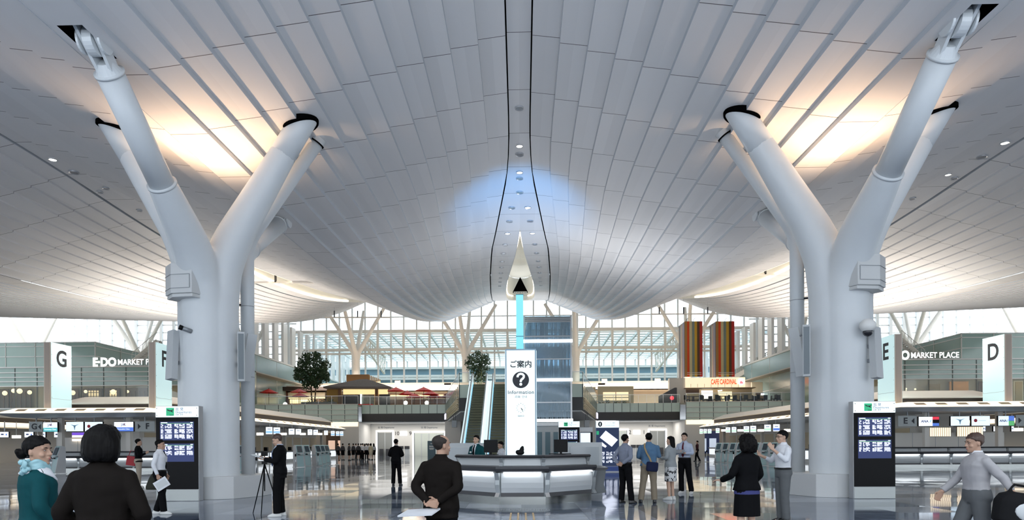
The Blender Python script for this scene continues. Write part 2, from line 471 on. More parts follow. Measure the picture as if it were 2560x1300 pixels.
for q, py in enumerate((520, 554, 584, 612, 634, 654, 669, 683, 695, 705, 715)):
    y = ysp(py)
    xo = table(py, [(520, 20), (554, 26), (584, 31), (612, 37), (654, 45), (700, 50), (720, 52)]) * y / FPX
    for sg, wd in ((-1, 'left'), (1, 'right')):
        lens = LAMPON if (q == 0 and sg > 0) or q == 2 else (MESHG if (q == 1 and sg > 0) else LAMPOFF)
        downlight(sg * xo, y, .17 if q < 8 else .13, lens, f'{names[q]} recessed downlight down the {wd} side of the drop-shaped opening', grp='downlights beside the drop-shaped opening')
for sg, wd in ((-1, 'left'), (1, 'right')):
    downlight(sg * 17.2, 24.7, .17, LAMPON, f'bright downlight in the far {wd} ceiling channel', grp='downlights in the side channels')
    downlight(sg * 17.2, 25.9, .2, MESHG, f'round speaker beside the bright downlight in the far {wd} channel', 'ceiling_speaker', 'speaker')
    downlight(sg * 17.0, 27.6, .14, LAMPON if sg > 0 else LAMPOFF, f'upper small downlight halfway down the far {wd} channel', grp='downlights in the side channels')
    downlight(sg * 17.5, 28.0, .14, LAMPOFF, f'lower small downlight halfway down the far {wd} channel', grp='downlights in the side channels')
    downlight(sg * 17.2, 30.4, .14, LAMPOFF, f'lowest small downlight of the far {wd} channel, by the column branch', grp='downlights in the side channels')

# ================================================================== column trees
def remesh(mb, voxel, smooth=2):
    o = bpy.data.objects.new('remesh_source', mb.mesh('remesh_source', WHITE)); COL.objects.link(o)
    bm = bmesh.new(); bm.from_mesh(o.data); bmesh.ops.recalc_face_normals(bm, faces=bm.faces); bm.to_mesh(o.data); bm.free()
    r = o.modifiers.new('r', 'REMESH'); r.mode = 'VOXEL'; r.voxel_size = voxel; r.use_smooth_shade = True
    if smooth:
        s = o.modifiers.new('s', 'SMOOTH'); s.iterations = smooth; s.factor = .5
    bpy.context.view_layer.update()
    me = bpy.data.meshes.new_from_object(o.evaluated_get(bpy.context.evaluated_depsgraph_get()))
    bpy.data.objects.remove(o)
    return me
def from_mesh(name, me, mats, parent=None, label=None):
    me.materials.clear()
    for m_ in (mats if isinstance(mats, (list, tuple)) else [mats]): me.materials.append(m_)
    me.name = name
    o = bpy.data.objects.new(name, me); COL.objects.link(o)
    if parent is not None: o.parent = parent
    if label: o['label'] = label
    return o
def bez(a, b, c, n): return [Vector(a) * (1 - t) ** 2 + Vector(b) * 2 * t * (1 - t) + Vector(c) * t * t for t in [i / n for i in range(n + 1)]]
TOPS = {'front': Vector((0, -5.35, 10.3)), 'rear': Vector((0, 6.4, 10.25)), 'inner': Vector((2.78, 0, 10.95)), 'outer': Vector((-2.78, 0, 10.95))}
trunk = MB(); ups = {}
for nm, tp in TOPS.items():
    d = Vector((tp.x, tp.y, 0)).normalized() * .21
    bend = Vector((d.x * 1.0, d.y * 1.0, 6.75 if abs(tp.x) > 1 else 6.5))
    dr = (tp - bend); L = dr.length; dr.normalize()
    lo = bend - Vector((0, 0, 1.5)); hi = bend + dr * 1.5
    pts = [Vector((d.x, d.y, .3)), Vector((d.x, d.y, 2.5))] + bez(lo, bend, hi, 8)
    frac = .46 if nm in ('front', 'rear') else .80
    join = bend + dr * L * frac
    pts.append(join)
    rad = [.655, .655] + [.65, .64, .625, .61] + [.57, .56, .545, .52, .49] + [.36 if nm in ('front', 'rear') else .375]
    trunk.tube(pts, rad, 28)
    ups[nm] = (join, tp, dr)
trunk_me = remesh(trunk, .045, 6)
def column_tree(x, y, sg, where):
    t = thing('column_tree', f'{where} huge white branching column holding up the ceiling', 'column', (x, y, 0), 0, 'branching columns'); t['kind'] = 'thing'
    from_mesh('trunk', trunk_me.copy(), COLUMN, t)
    for nm, (j, tp, dr) in ups.items():
        m = MB()
        if nm in ('front', 'rear'):
            m.tube([j - dr * .3, tp - dr * .68], [.32, .31], 28)
            m.tube([j - dr * .02, j + dr * .04], [.375, .375], 28)
            m.tube([tp - dr * .70, tp - dr * .64], [.335, .335], 28)
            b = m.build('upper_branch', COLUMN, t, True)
            h = MB(); e = tp - dr * .68
            h.tube([e, e + dr * .25], [.30, .17], 20)
            side = Vector((1, 0, 0))
            for s_ in (-1, 1):
                c0 = e + dr * .1 + side * s_ * .14; c1 = tp + dr * .45 + side * s_ * .17
                h.bar(c0, c1, .07, .34, up=dr.cross(side))
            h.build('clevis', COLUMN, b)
            w = MB(); c = tp + dr * .0
            w.tube([c - side * .10, c + side * .10], .30, 24)
            w.tube([c + side * .21, c + side * .26], .27, 24)
            w.tube([c - side * .26, c - side * .21], .27, 24)
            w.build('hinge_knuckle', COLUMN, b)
        else:
            m.tube([j - dr * .2, tp + dr * .9], [.37, .36], 28)
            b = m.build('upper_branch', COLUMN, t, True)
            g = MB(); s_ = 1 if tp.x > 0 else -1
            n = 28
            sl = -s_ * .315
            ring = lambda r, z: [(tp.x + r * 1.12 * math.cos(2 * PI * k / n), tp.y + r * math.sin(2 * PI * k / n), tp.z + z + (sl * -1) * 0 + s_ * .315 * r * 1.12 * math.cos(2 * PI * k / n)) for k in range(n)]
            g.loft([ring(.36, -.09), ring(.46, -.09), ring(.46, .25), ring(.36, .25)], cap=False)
            g.build('gap_shade_ring', VOID, b)  # black ring added for the shaded hole where the branch meets the ceiling
    # elongated faceted base that also carries the drain pipe
    poly = [(-1.15, -.62), (-.62, -.94), (.55, -.95), (1.02, -.70), (1.42, .35), (1.48, 1.05), (1.0, 1.5), (-.6, 1.4), (-1.2, .7)]
    poly = [(px_ * sg, py_) for px_, py_ in poly]
    if sg < 0: poly = poly[::-1]
    MB().prism(poly, 0, .64).build('plinth', mat('plinth_paint', (.60, .61, .61), .4), t, bevel=.015)
    # equipment housing on the front outer side
    q = MB(); sx = -sg
    pts = [(sx * .66, -.3), (sx * .90, -.74), (sx * .55, -1.12), (sx * -.08, -1.20), (sx * -.22, -.85), (sx * .0, -.3)]
    if sg < 0: pts = pts[::-1]
    q.prism(pts, 5.78, 6.62)
    q.prism([(a * .96, b_ * .96) for a, b_ in pts], 5.68, 5.78)
    hb = q.build('equipment_box', mat('plinth_paint', (.60, .61, .61), .4), t, bevel=.02)
    ln = MB()
    qa, qb, qc = (sx * .90, -.74), (sx * .55, -1.12), (sx * -.02, -1.193)
    for z in (5.92, 6.3): ln.bar((qa[0], qa[1] - .01, z), (qb[0], qb[1] - .012, z), .014); ln.bar((qb[0], qb[1] - .012, z), (qc[0], qc[1] - .012, z), .014)
    ln.bar((qc[0], qc[1] - .012, 5.92), (qc[0], qc[1] - .012, 6.3), .014)
    ln.build('panel_seam', GREYM, hb)
    return t
column_tree(-9.2, 19.9, 1, 'left')
column_tree(9.2, 19.9, -1, 'right')
for sg, wd in ((-1, 'left'), (1, 'right')):
    Yp = 21.1
    b0 = P(621 if sg < 0 else 1995, 1190, Yp); xb = b0.x
    if sg < 0: k1 = P(624, 610, Yp); k2 = P(787, 366, Yp)
    else: k1 = P(1992, 590, Yp); k2 = P(1818, 348, Yp)
    t = thing('drain_pipe', f'slim white pipe standing on the base of the {wd} column', 'pipe', (xb, Yp, .64), 0, 'pipes beside the columns')
    o_ = Vector((xb, Yp, .64))
    m = MB(); dr = (k2 - k1).normalized()
    kk = Vector((xb, Yp, k1.z))
    m.tube([(0, 0, 0), (0, 0, kk.z - .64 - .5)] + [q - o_ for q in bez(kk - Vector((0, 0, .5)), kk, kk + dr * .5, 6)][1:] + [k2 + dr * .3 - o_], .205, 20)
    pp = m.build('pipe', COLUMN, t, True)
    r = MB()
    for z in (3.0, 5.2): r.tube([(0, 0, z), (0, 0, z + .02)], .21, 20)
    r.build('joint', GREYM, pp)
    MB().tube([(0, 0, 5.25), (sg * .45, -.35, 5.25)], .035, 8).build('bracket', DARK, t)
    e = k2 + dr * .12 - o_
    n = 20
    MB().tube([e - dr * .02, e + dr * .02], .235, 20).build('top_ring', VOID, t)

# ================================================================== far glass wall, truss and skylight
YW = 121.0
FRAME = mat('window_frame_white', (.80, .80, .79), .4)
BEAMW = mat('truss_paint', (.82, .78, .72), .45)
PANE = glass('clear_glazing', (.93, .96, .97), .04)
AQUA = glass('aqua_skylight_glazing', (.66, .82, .83), .05)
zt = PZ(900, 832, YW)
wf = MB(); pn = MB()
XR = 116
nx = int(2 * XR / 2.3)
xs = [(-nx / 2 + i) * 2.3 for i in range(nx + 1)]
for i, x in enumerate(xs):
    hwid_ = .13 if abs(x) < 40 else .24; wf.box(x - hwid_, x + hwid_, YW - .5, YW, 2, 36)
for z in (PZ(900, 794, YW), 27.5, 30.5, 33.5): wf.box(-XR, XR, YW - .2, YW - .06, z - .10, z + .10)
win = struct(wf.build('window_1', FRAME))
pn.box(-XR, XR, YW - .06, YW - .04, zt, 36)
gl = pn.build('window_pane', PANE, win)
# side stretches have glazing further down with closer rails
lf = MB(); lp = MB()
for sg in (-1, 1):
    x0, x1 = sorted((sg * 40, sg * XR))
    for z in [12.5 + 1.35 * i for i in range(9)]:
        lf.box(x0, x1, YW - .2, YW - .06, z - .11, z + .11)
    lp.box(x0, x1, YW - .06, YW - .04, 2, zt)
struct(lf.build('window_2', FRAME)); lp.build('window_pane', PANE, bpy.data.objects['window_2'])
# horizontal truss under the glass wall
tb = MB()
z1, z2, z3 = PZ(900, 831, YW), PZ(900, 876.5, YW), PZ(900, 886, YW)
for z, h in ((z1, .55), (z2, .45), (z3, .3)): tb.box(-40, 40, YW - .9, YW - .4, z - h / 2, z + h / 2)
for i in range(-9, 9):
    x = (i + .5) * 4.6
    if abs(x) < 40: tb.box(x - .2, x + .2, YW - .85, YW - .45, z3, z1)
tr = tb.build('trim_1', BEAMW); struct(tr)
# skylight of the low annex behind
YB = 152.0
zs0, zs1 = PZ(900, 836, YW), PZ(900, 903, YB)
sk = MB(); sg_ = MB()
for i in range(-19, 20):
    x = i * 2.3
    sk.bar((x, YW, zs0), (x, YB, zs1), .34, .55)
for j in range(14):
    t_ = j / 13; y = lerp(YW, YB, t_); z = lerp(zs0, zs1, t_)
    sk.box(-44, 44, y - .09, y + .09, z - .12, z + .1)
sg_.add([(-44, YW, zs0 + .3), (44, YW, zs0 + .3), (44, YB, zs1 + .3), (-44, YB, zs1 + .3)], [(0, 1, 2, 3)])
w3 = struct(sk.build('window_3', FRAME)); sg_.build('window_pane', AQUA, w3)
# annex end wall with a strip of windows over a blue wall
BLUEW = mat('blue_grey_wall', (.20, .32, .40), .5)
ew = MB()
zw0, zw1 = PZ(1000, 919, YB), PZ(1000, 903, YB)
zb0 = PZ(1000, 955, YB)
ew.box(-44, 44, YB, YB + .3, 5, zw0, 0)
for py in (921, 941, 947.5): 
    z = PZ(1000, py, YB); ew.box(-44, 44, YB - .5, YB, z - .25, z + .25, 1)
for i in range(-19, 20): ew.box(i * 2.3 - .18, i * 2.3 + .18, YB - .3, YB, zw0, zw1, 1)
for i in range(-19, 20): ew.box(i * 2.3 - .12, i * 2.3 + .12, YB - .4, YB - .1, PZ(1000, 947, YB), PZ(1000, 941, YB), 1)
struct(ew.build('wall_back', [BLUEW, FRAME]))
MB().box(-44, 44, YB + .1, YB + .12, zw0, zw1).build('window_4', PANE); struct(bpy.data.objects['window_4'])
# side walls of the atrium
TEAL = mat('teal_glass_wall', (.30, .42, .43), .18, spec=.6)
for sg, nm in ((-1, 'left'), (1, 'right')):
    a = MB(); xw = sg * 37.5
    zt_ = 1.5 + .345 * 37.5
    x0, x1 = sorted((xw, xw + sg * .4))
    a.box(x0, x1, 88, YB, 7, zt_, 0)
    for i in range(9): a.box(min(xw, xw - sg * .02), max(xw, xw - sg * .02), 88 + 8 * i - .04, 88 + 8 * i + .04, 7, zt_, 1)
    for z in (9.5, 12): a.box(min(xw, xw - sg * .03), max(xw, xw - sg * .03), 88, YB, z - .04, z + .04, 1)
    a.box(min(xw - sg * .15, xw + sg * .5), max(xw - sg * .15, xw + sg * .5), 88, YB, zt_, zt_ + .25, 1)
    for i in range(14):   # slit windows above
        y = 96 + 4 * i
        a.box(x0, x1, y - .9, y + .9, zt_ + .25, zs1 + .6, 1)
    struct(a.build('wall_' + nm, [TEAL, FRAME]))
# small column trees far behind
far = MB()
far.tube([(0, 0, 7), (0, 0, 16.9)], .62, 20)
for tx, ty in ((5.2, -1), (-5.2, -1), (.5, 3.5), (-.8, -6.0)):
    far.tube([(0, 0, 15.4), (tx * .09, ty * .09, 17.2), (tx, ty, 24.8)], [.50, .40, .27], 16)
fm = remesh(far, .09, 3)
FARC = mat('far_column_paint', (.84, .81, .76), .4)
for i, px in enumerate((-95, 338, 615, 894, 1162, 1436, 1716, 1985, 2235, 2520)):
    Yc = 114
    x = (i - 4.5) * 18.4
    t = from_mesh('far_column_tree', fm if i == 0 else fm, FARC)
    t.location = (x, Yc, 0)
    tag(t, f'{["outermost left","second from left","third from left","fourth from left","fifth from left","sixth from left","seventh from left","eighth from left","ninth from left","outermost right"][i]} slender far column against the back windows', 'column', 'columns along the back windows', 'thing')
# ================================================================== shared: curved service counter
PANELW = mat('counter_panel', (.52, .54, .55), .4)
LITSTRIP = glow('counter_light_strip', (.93, .97, 1.0), 8)
KICK = mat('counter_kick', (.06, .06, .065), .4)
PLINTH = mat('counter_plinth', (.24, .25, .245), .14, .85)
POSTM = mat('counter_post', (.50, .53, .54), .3, .6)
def profile_run(pts, prof, mi=0, mb=None):
    """Extrude a closed profile of (outward, z) along a plan polyline, mitred at its corners."""
    mb = mb or MB(); n = len(pts); rings = []
    for i, p in enumerate(pts):
        p = Vector((p[0], p[1], 0))
        d0 = (p - Vector((pts[i - 1][0], pts[i - 1][1], 0))).normalized() if i else None
        d1 = (Vector((pts[i + 1][0], pts[i + 1][1], 0)) - p).normalized() if i < n - 1 else None
        d0 = d0 or d1; d1 = d1 or d0
        n0, n1 = Vector((d0.y, -d0.x, 0)), Vector((d1.y, -d1.x, 0))
        m_ = (n0 + n1).normalized(); k_ = 1 / max(.3, m_.dot(n0))
        rings.append([p + m_ * (o_ * k_) + Vector((0, 0, z)) for o_, z in prof])
    mb.loft(rings, mi)
    return mb
def inset(a, b, e):
    a, b = Vector(a), Vector(b); d = (b - a).normalized() * e
    return tuple(a + d), tuple(b - d)
def counter(parent, pts, ends=True):
    """Counter front: pts run left to right as seen from outside (outward normal to the right of travel)."""
    profile_run(pts, [(-.06, 0), (-.06, .21), (-.5, .21), (-.5, 0)]).build('plinth', PLINTH, parent)
    rail = profile_run(pts, [(.10, .83), (.14, .90), (.12, .955), (-.30, .97), (-.30, .80), (.02, .80)])
    rail.build('lower_ledge', DARK, parent)
    profile_run(pts, [(-.10, 1.165), (-.06, 1.20), (-.10, 1.235), (-.55, 1.235), (-.55, 1.165)]).build('upper_ledge', DARK, parent)
    for a, b in zip(pts, pts[1:]):
        a2, b2 = inset(a, b, .075)
        curve = [(.0, .30), (.035, .42), (.045, .55), (.035, .68), (.0, .795)]
        profile_run([a2, b2], curve + [(-.08, .795), (-.08, .30)]).build('lit_panel', PANELW, parent)
        profile_run([inset(a, b, .13)[0], inset(a, b, .13)[1]], [(.055, .785), (.095, .785), (.095, .805), (.055, .805)]).build('light_strip', LITSTRIP, parent)
        profile_run([a2, b2], [(.0, .20), (.0, .30), (-.1, .30), (-.1, .20)]).build('kick_board', KICK, parent)
        profile_run([a2, b2], [(-.16, .97), (-.20, 1.165), (-.26, 1.165), (-.24, .97)]).build('upper_panel', PANELW, parent)
    for i, p in enumerate(pts):
        if not ends and i in (0, len(pts) - 1): continue
        q0 = pts[max(i - 1, 0)]; q1 = pts[min(i + 1, len(pts) - 1)]
        d = Vector((q1[0] - q0[0], q1[1] - q0[1], 0)).normalized(); nn = Vector((d.y, -d.x, 0))
        m = MB(); prof = [(.09, .20), (.015, .30), (.045, .5), (.05, .62), (.10, .80)]
        rings = []
        for o_, z in prof:
            c = Vector((p[0], p[1], z))
            rings.append([c + d * .06 - nn * .12, c + d * .06 + nn * o_, c - d * .06 + nn * o_, c - d * .06 - nn * .12])
        m.loft(rings)
        rings = []
        for o_, z in ((-.13, .96), (-.17, 1.05), (-.12, 1.17)):
            c = Vector((p[0], p[1], z))
            rings.append([c + d * .05 - nn * .27, c + d * .05 + nn * o_, c - d * .05 + nn * o_, c - d * .05 - nn * .27])
        m.loft(rings)
        m.build('post', POSTM, parent)

# ================================================================== information desk
DESK_O = Vector((0, 18.6, 0))
t = thing('information_desk', 'grey faceted information desk with white lit panels under dark ledges', 'desk', DESK_O)
L = lambda x, y: (x, y - 18.6)
counter(t, [L(-1.95, 19.6), L(-1.86, 18.35), L(-.58, 17.05), L(.63, 17.05), L(1.92, 18.35)])
m = MB(); m.prism([L(-1.3, 18.9), L(-.4, 17.8), L(.45, 17.8), L(1.35, 18.9), L(1.35, 19.1), L(-1.3, 19.1)], 1.02, 1.06); m.build('worktop', LGREY, t)
m = MB(); m.prism([L(-1.6, 18.55), L(-.5, 17.45), L(.55, 17.45), L(1.65, 18.55), L(1.5, 18.7), L(.45, 17.6), L(-.4, 17.6), L(-1.45, 18.7)], 0, 1.16); m.build('carcass', LGREY, t)
w = MB()   # low wing counter at the right end
prof = [(.30, .82), (.27, .6), (.24, .42), (.30, .20), (-.1, .16), (-.1, .82)]
profile_run([L(1.98, 18.45), L(2.05, 20.2)], prof, 0, w)
profile_run([L(1.95, 18.42), L(2.02, 20.25)], [(.36, .82), (.38, .87), (-.15, .88), (-.15, .80)], 1, w)
w.build('side_wing', [mat('wing_shaded_grey', (.12, .13, .135), .4), DARK], t)  # shadow on the wing's side is put into this darker grey
for sg in (-1, 1):
    c = MB(); x0, x1 = sorted((sg * 1.16, sg * 2.48))
    c.box(x0, x1, 2.4, 2.75, 0, 1.56)
    fx0, fx1 = sorted((sg * 1.5, sg * 2.38))
    part = c.build('back_cabinet', LGREY, t)
    MB().box(fx0, fx1, 2.37, 2.4, .5, 1.42).build('inset_panel', mat('inset_glass', (.40, .43, .45), .15), part)

# ------------------------------------------------------------------ information tower
SIGNW = glow('sign_face_white', (.86, .97, .97), .70)
SIGNEDGE = mat('sign_frame_blue_grey', (.22, .32, .40), .3, .3)
INK = mat('black_lettering', (.01, .012, .02), .5)
INKG = mat('grey_lettering', (.10, .13, .16), .5)
t = thing('information_tower', 'tall white glowing information sign with a question mark, standing in the desk', 'sign', (0.0, 18.62, 0))
MB().box(-.42, .42, .0, .84, 0, 4.11).build('tower_frame', SIGNEDGE, t)
f = MB()
f.box(-.385, .385, -.012, 0, 1.0, 4.07)
f.box(-.432, -.42, .04, .80, 1.0, 4.07); f.box(.42, .432, .04, .80, 1.0, 4.07)
f.build('lit_face', SIGNW, t)
text('lettering', 'ご案内', .205, INK, t, (0.0, -.02, 3.68), bold=.004)
n = 40
d = MB(); d.slab([(.225 * math.cos(2 * PI * k / n), .225 * math.sin(2 * PI * k / n)) for k in range(n)], -.022, -.013)
d.v = [(x, y, z + 3.265) for x, y, z in d.v]
disc = d.build('question_disc', INK, t)
qp = [(-.088, .062), (-.082, .105), (-.050, .142), (0, .156), (.050, .144), (.084, .106), (.082, .064), (.056, .026), (.018, -.004), (.001, -.036), (.0, -.070)]
qm = MB(); rings = []
for i, (a, b) in enumerate(qp):
    p0, p1 = qp[max(0, i - 1)], qp[min(len(qp) - 1, i + 1)]; d = Vector((p1[0] - p0[0], p1[1] - p0[1])).normalized(); nx_, nz_ = -d.y * .030, d.x * .030
    rings.append([(a + nx_, -.030, 3.275 + b + nz_), (a - nx_, -.030, 3.275 + b - nz_), (a - nx_, -.022, 3.275 + b - nz_), (a + nx_, -.022, 3.275 + b + nz_)])
qm.loft(rings); qm.slab([(.040 * math.cos(2 * PI * k / 20), 3.145 + .040 * math.sin(2 * PI * k / 20)) for k in range(20)], -.030, -.022)
qm.build('question_mark', SIGNW, disc)
text('lettering', 'Information', .135, INKG, t, (0.0, -.02, 2.925), spacing=1.12, bold=.002)
text('lettering', '问询  안내', .075, INKG, t, (0.0, -.02, 2.80))
clk = MB()
for k in range(12):
    a = 2 * PI * k / 12; r0, r1 = (.115, .135) if k % 6 == 0 else (.09, .135)
    clk.bar((r0 * math.sin(a), -.018, r0 * math.cos(a)), (r1 * math.sin(a), -.018, r1 * math.cos(a)), .016 if k % 6 == 0 else .007, .006, up=(0, 1, 0))
ck = clk.build('clock_marks', INKG, t)
hd = MB()
a = math.radians(140); hd.bar((0, -.02, 0), (.08 * math.sin(a), -.02, .08 * math.cos(a)), .016, .005, up=(0, 1, 0))
a = math.radians(155); hd.bar((0, -.022, 0), (.11 * math.sin(a), -.022, .11 * math.cos(a)), .006, .005, up=(0, 1, 0))
ck.location = (0, 0, 2.50)
h = hd.build('clock_hands', INK, ck)
text('lettering', 'SEIKO', .065, INKG, t, (0, -.02, 2.28))
# black soft bag in front of the tower
m = MB(); m.ell((0, 0, .06), (.115, .08, .075)); m.ell((.05, 0, .14), (.06, .06, .07)); m.ell((.065, 0, .19), (.04, .045, .045)); m.ell((-.05, 0, .07), (.07, .07, .06))
b = from_mesh('small_black_bag', remesh(m, .012, 3), BLACK); b.location = (-.03, 17.98, 1.235); tag(b, 'small black bag on the desk ledge in front of the glowing tower', 'bag')
def pc_monitor(x, y, rz, label):
    t = thing('computer_monitor', label, 'monitor', (x, y, 1.235), rz, 'monitors on the information desk')
    MB().box(-.185, .185, -.02, .02, .06, .40).build('screen_housing', BLACK, t, bevel=.006)
    s = MB(); s.box(-.03, .03, .0, .03, .01, .1); s.prism([(.12 * math.cos(2 * PI * k / 20), .08 * math.sin(2 * PI * k / 20)) for k in range(20)], 0, .014); s.build('stand', BLACK, t)
    MB().tube([(.05, .05, .02), (.12, .02, .01), (.2, .03, .012)], .006, 6).build('cable', BLACK, t)
pc_monitor(PX(1227, 18.2), 18.2, .05, 'black computer monitor on the desk left of the glowing tower')
pc_monitor(PX(1402, 18.4), 18.4, -.12, 'black computer monitor on the desk right of the glowing tower')
k = MB(); k.box(-.3, .3, -.06, .06, 0, .02); kk = k.build('keyboard', BLACK); kk.location = (PX(1400, 18.55), 18.62, 1.235); tag(kk, 'thin black keyboard behind the right desk monitor', 'keyboard')
for px, lb in ((1235, 'left'), (1363, 'right')):
    k = MB(); k.box(-.26, .26, -.08, .08, 0, .035); kk = k.build('paper_tray', WHITE); kk.location = (PX(px, 18.9), 18.75, 1.06); kk.location.z = 1.06
    tag(kk, f'flat white paper tray on the desk just {lb} of the tower', 'tray')

# tactile studs on the floor in front of the desk
BRASS = mat('brass_stud', (.62, .40, .16), .3, .8)
m = MB(); c0 = PG(1305, 1285)
for i in range(4):
    for j in range(16):
        x, y = (i - 1.5) * .16, -.25 + (j - 12) * .145
        m.prism([(x + .022 * math.cos(k * PI / 4), y + .055 * math.sin(k * PI / 4)) for k in range(8)], 0, .006)
s = m.build('tactile_studs', BRASS); s.location = (c0.x, c0.y, 0); tag(s, 'four rows of brass guidance studs in the floor before the desk', 'tactile paving', kind='stuff')
m = MB(); c0 = PG(1305, 1275)
for i in range(25):
    x = (i - 12) * .052
    m.prism([(x + .010 * math.cos(k * PI / 4), .10 * math.sin(k * PI / 4)) for k in range(8)], 0, .005)
s = m.build('tactile_bars', STEEL); s.location = (c0.x, c0.y, 0); tag(s, 'row of short steel bars in the floor across the brass studs', 'tactile paving', kind='stuff')

# ================================================================== glowing blue mast
MASTB = glow('mast_blue', (.20, .62, .80), 1.0)
Ym = 59.5
t = thing('light_mast', 'tall bright blue glowing mast rising behind the information tower', 'mast', (PX(1301, Ym), Ym, 0))
zt_ = PZ(1301, 738, Ym)
for i in range(4):
    z0, z1 = zt_ * i / 4, zt_ * (i + 1) / 4
    MB().box(-.31, .31, -.31, .31, z0 + .03, z1 - .03).build('glass_segment', MASTB, t)
j = MB()
for i in range(5): j.box(-.325, .325, -.325, .325, max(0, zt_ * i / 4 - .03), zt_ * i / 4 + .03)
j.build('joint_ring', mat('mast_joint', (.12, .35, .45), .4), t)

# ================================================================== glass lift shaft
t = thing('lift_shaft', 'blue-grey glass lift shaft with glowing white floor bands', 'lift', (0, 60, 0))
x0, x1 = PX(1312, 60), PX(1429, 60)
LIFTG = glass('lift_blue_glass', (.64, .77, .85), .06, frost=.20)
zt_ = PZ(1370, 790, 60)
f = MB()
for x in (x0, x1):
    for y in (0, 3.6): f.box(x - .07, x + .07, y - .07, y + .07, 0, zt_)
for z in (3.2, 5.2, 9.0, 11): f.box(x0, x1, -.04, .04, z - .04, z + .04)
f.build('frame', STEEL, t)
g = MB()
g.box(x0, x1, -.02, .0, 3.9, zt_); g.box(x0 - .02, x0, 0, 3.6, 3.9, zt_); g.box(x1, x1 + .02, 0, 3.6, 3.9, zt_); g.box(x0, x1, 3.6, 3.62, 3.9, zt_)
g.build('glazing', LIFTG, t)
c = MB()
random.seed(3)
for i in range(34):
    x = x0 + .15 + (x1 - x0 - .3) * random.random(); y = .6 + 2.6 * random.random()
    w_ = random.choice((.02, .03, .05))
    c.box(x - w_, x + w_, y - w_, y + w_, 3.5, zt_ - .3)
for i in range(60):
    x = x0 + .12 + (x1 - x0 - .24) * i / 59 + random.uniform(-.02, .02); w_ = random.choice((.008, .012, .02)); za, zb = sorted((random.uniform(3.6, 8), random.uniform(6, zt_ - .5))) if i % 3 else (3.6, zt_ - .5)
    c.box(x - w_, x + w_, .25, .27, za, zb)
for z in (5.6, 9.4): c.box(x0 + .2, x1 - .2, 3.3, 3.5, z, z + 1.1)
c.build('guide_rails', mat('lift_rails', (.34, .42, .48), .4, .2), t)
for py in (853, 950, 1051):
    z = PZ(1370, py, 60)
    MB().box(x0 - .1, x1 + .12, -.22, -.03, z - .13, z + .13).build('light_band', glow('lift_light_band', (.95, .98, 1), 1.6), t)
top = MB()
for i in range(4): top.box(x0 - .05, x1 + .05, -.1, 3.7, zt_ - .25 + .14 * i - .3, zt_ - .18 + .14 * i - .3)
top.build('louvre_cap', STEEL, t)
lw_ = MB(); lw_.box(x0, x1, .02, 3.6, 0, 3.45); lw_.build('base_wall', LGREY, t)
d = MB()
for i in range(4):
    x = x0 + 1.3 + .72 * i
    d.box(x - .22, x + .22, -.02, .02, .15, 2.6)
d.build('door_leaf', mat('lift_door_glass', (.12, .2, .24), .15), t)

# ================================================================== landing bridge, mezzanine
SPAN = mat('green_spandrel_glass', (.50, .61, .54), .15, spec=.7, vary=.06, vscale=.6)
FASC = mat('black_fascia', (.012, .012, .013), .35)
RAILG = glass('balustrade_glass', (.90, .95, .94), .05)
STONE = mat('mezzanine_floor', (.45, .40, .33), .4)
Z2 = 7.0
YM = 92.0
b = MB()
poly = [(-5.6, 62.2), (5.6, 62.2), (10.2, YM), (37.5, YM), (37.5, 151), (-37.5, 151), (-37.5, YM), (-10.2, YM)]
b.prism(poly, Z2 - .25, Z2)
sl = b.build('floor_mezzanine', STONE); struct(sl)
def rail_run(parent, a, b_, n):
    g = MB(); a, b_ = Vector(a), Vector(b_)
    g.bar(a + Vector((0, 0, .6)), b_ + Vector((0, 0, .6)), .02, 1.0)
    g.build('glass_panel', RAILG, parent)
    h = MB(); h.bar(a + Vector((0, 0, 1.12)), b_ + Vector((0, 0, 1.12)), .05)
    for i in range(n + 1): h.bar(a.lerp(b_, i / n), a.lerp(b_, i / n) + Vector((0, 0, 1.12)), .04)
    h.build('handrail', STEEL, parent)
def edge_run(parent, a, b_, n):   # green glass spandrel with dark joints
    a, b_ = Vector(a), Vector(b_)
    s = MB(); s.bar(a + Vector((0, 0, -.6)), b_ + Vector((0, 0, -.6)), .08, 1.2); s.build('spandrel', SPAN, parent)
    j = MB(); dn = (b_ - a).normalized().cross(Vector((0, 0, 1))) * .05
    for i in range(n + 1):
        q = a.lerp(b_, i / n) + dn
        j.bar(q, q - Vector((0, 0, 1.2)), .05)
    j.build('groove', mat('dark_joint', (.08, .10, .10), .5), parent)
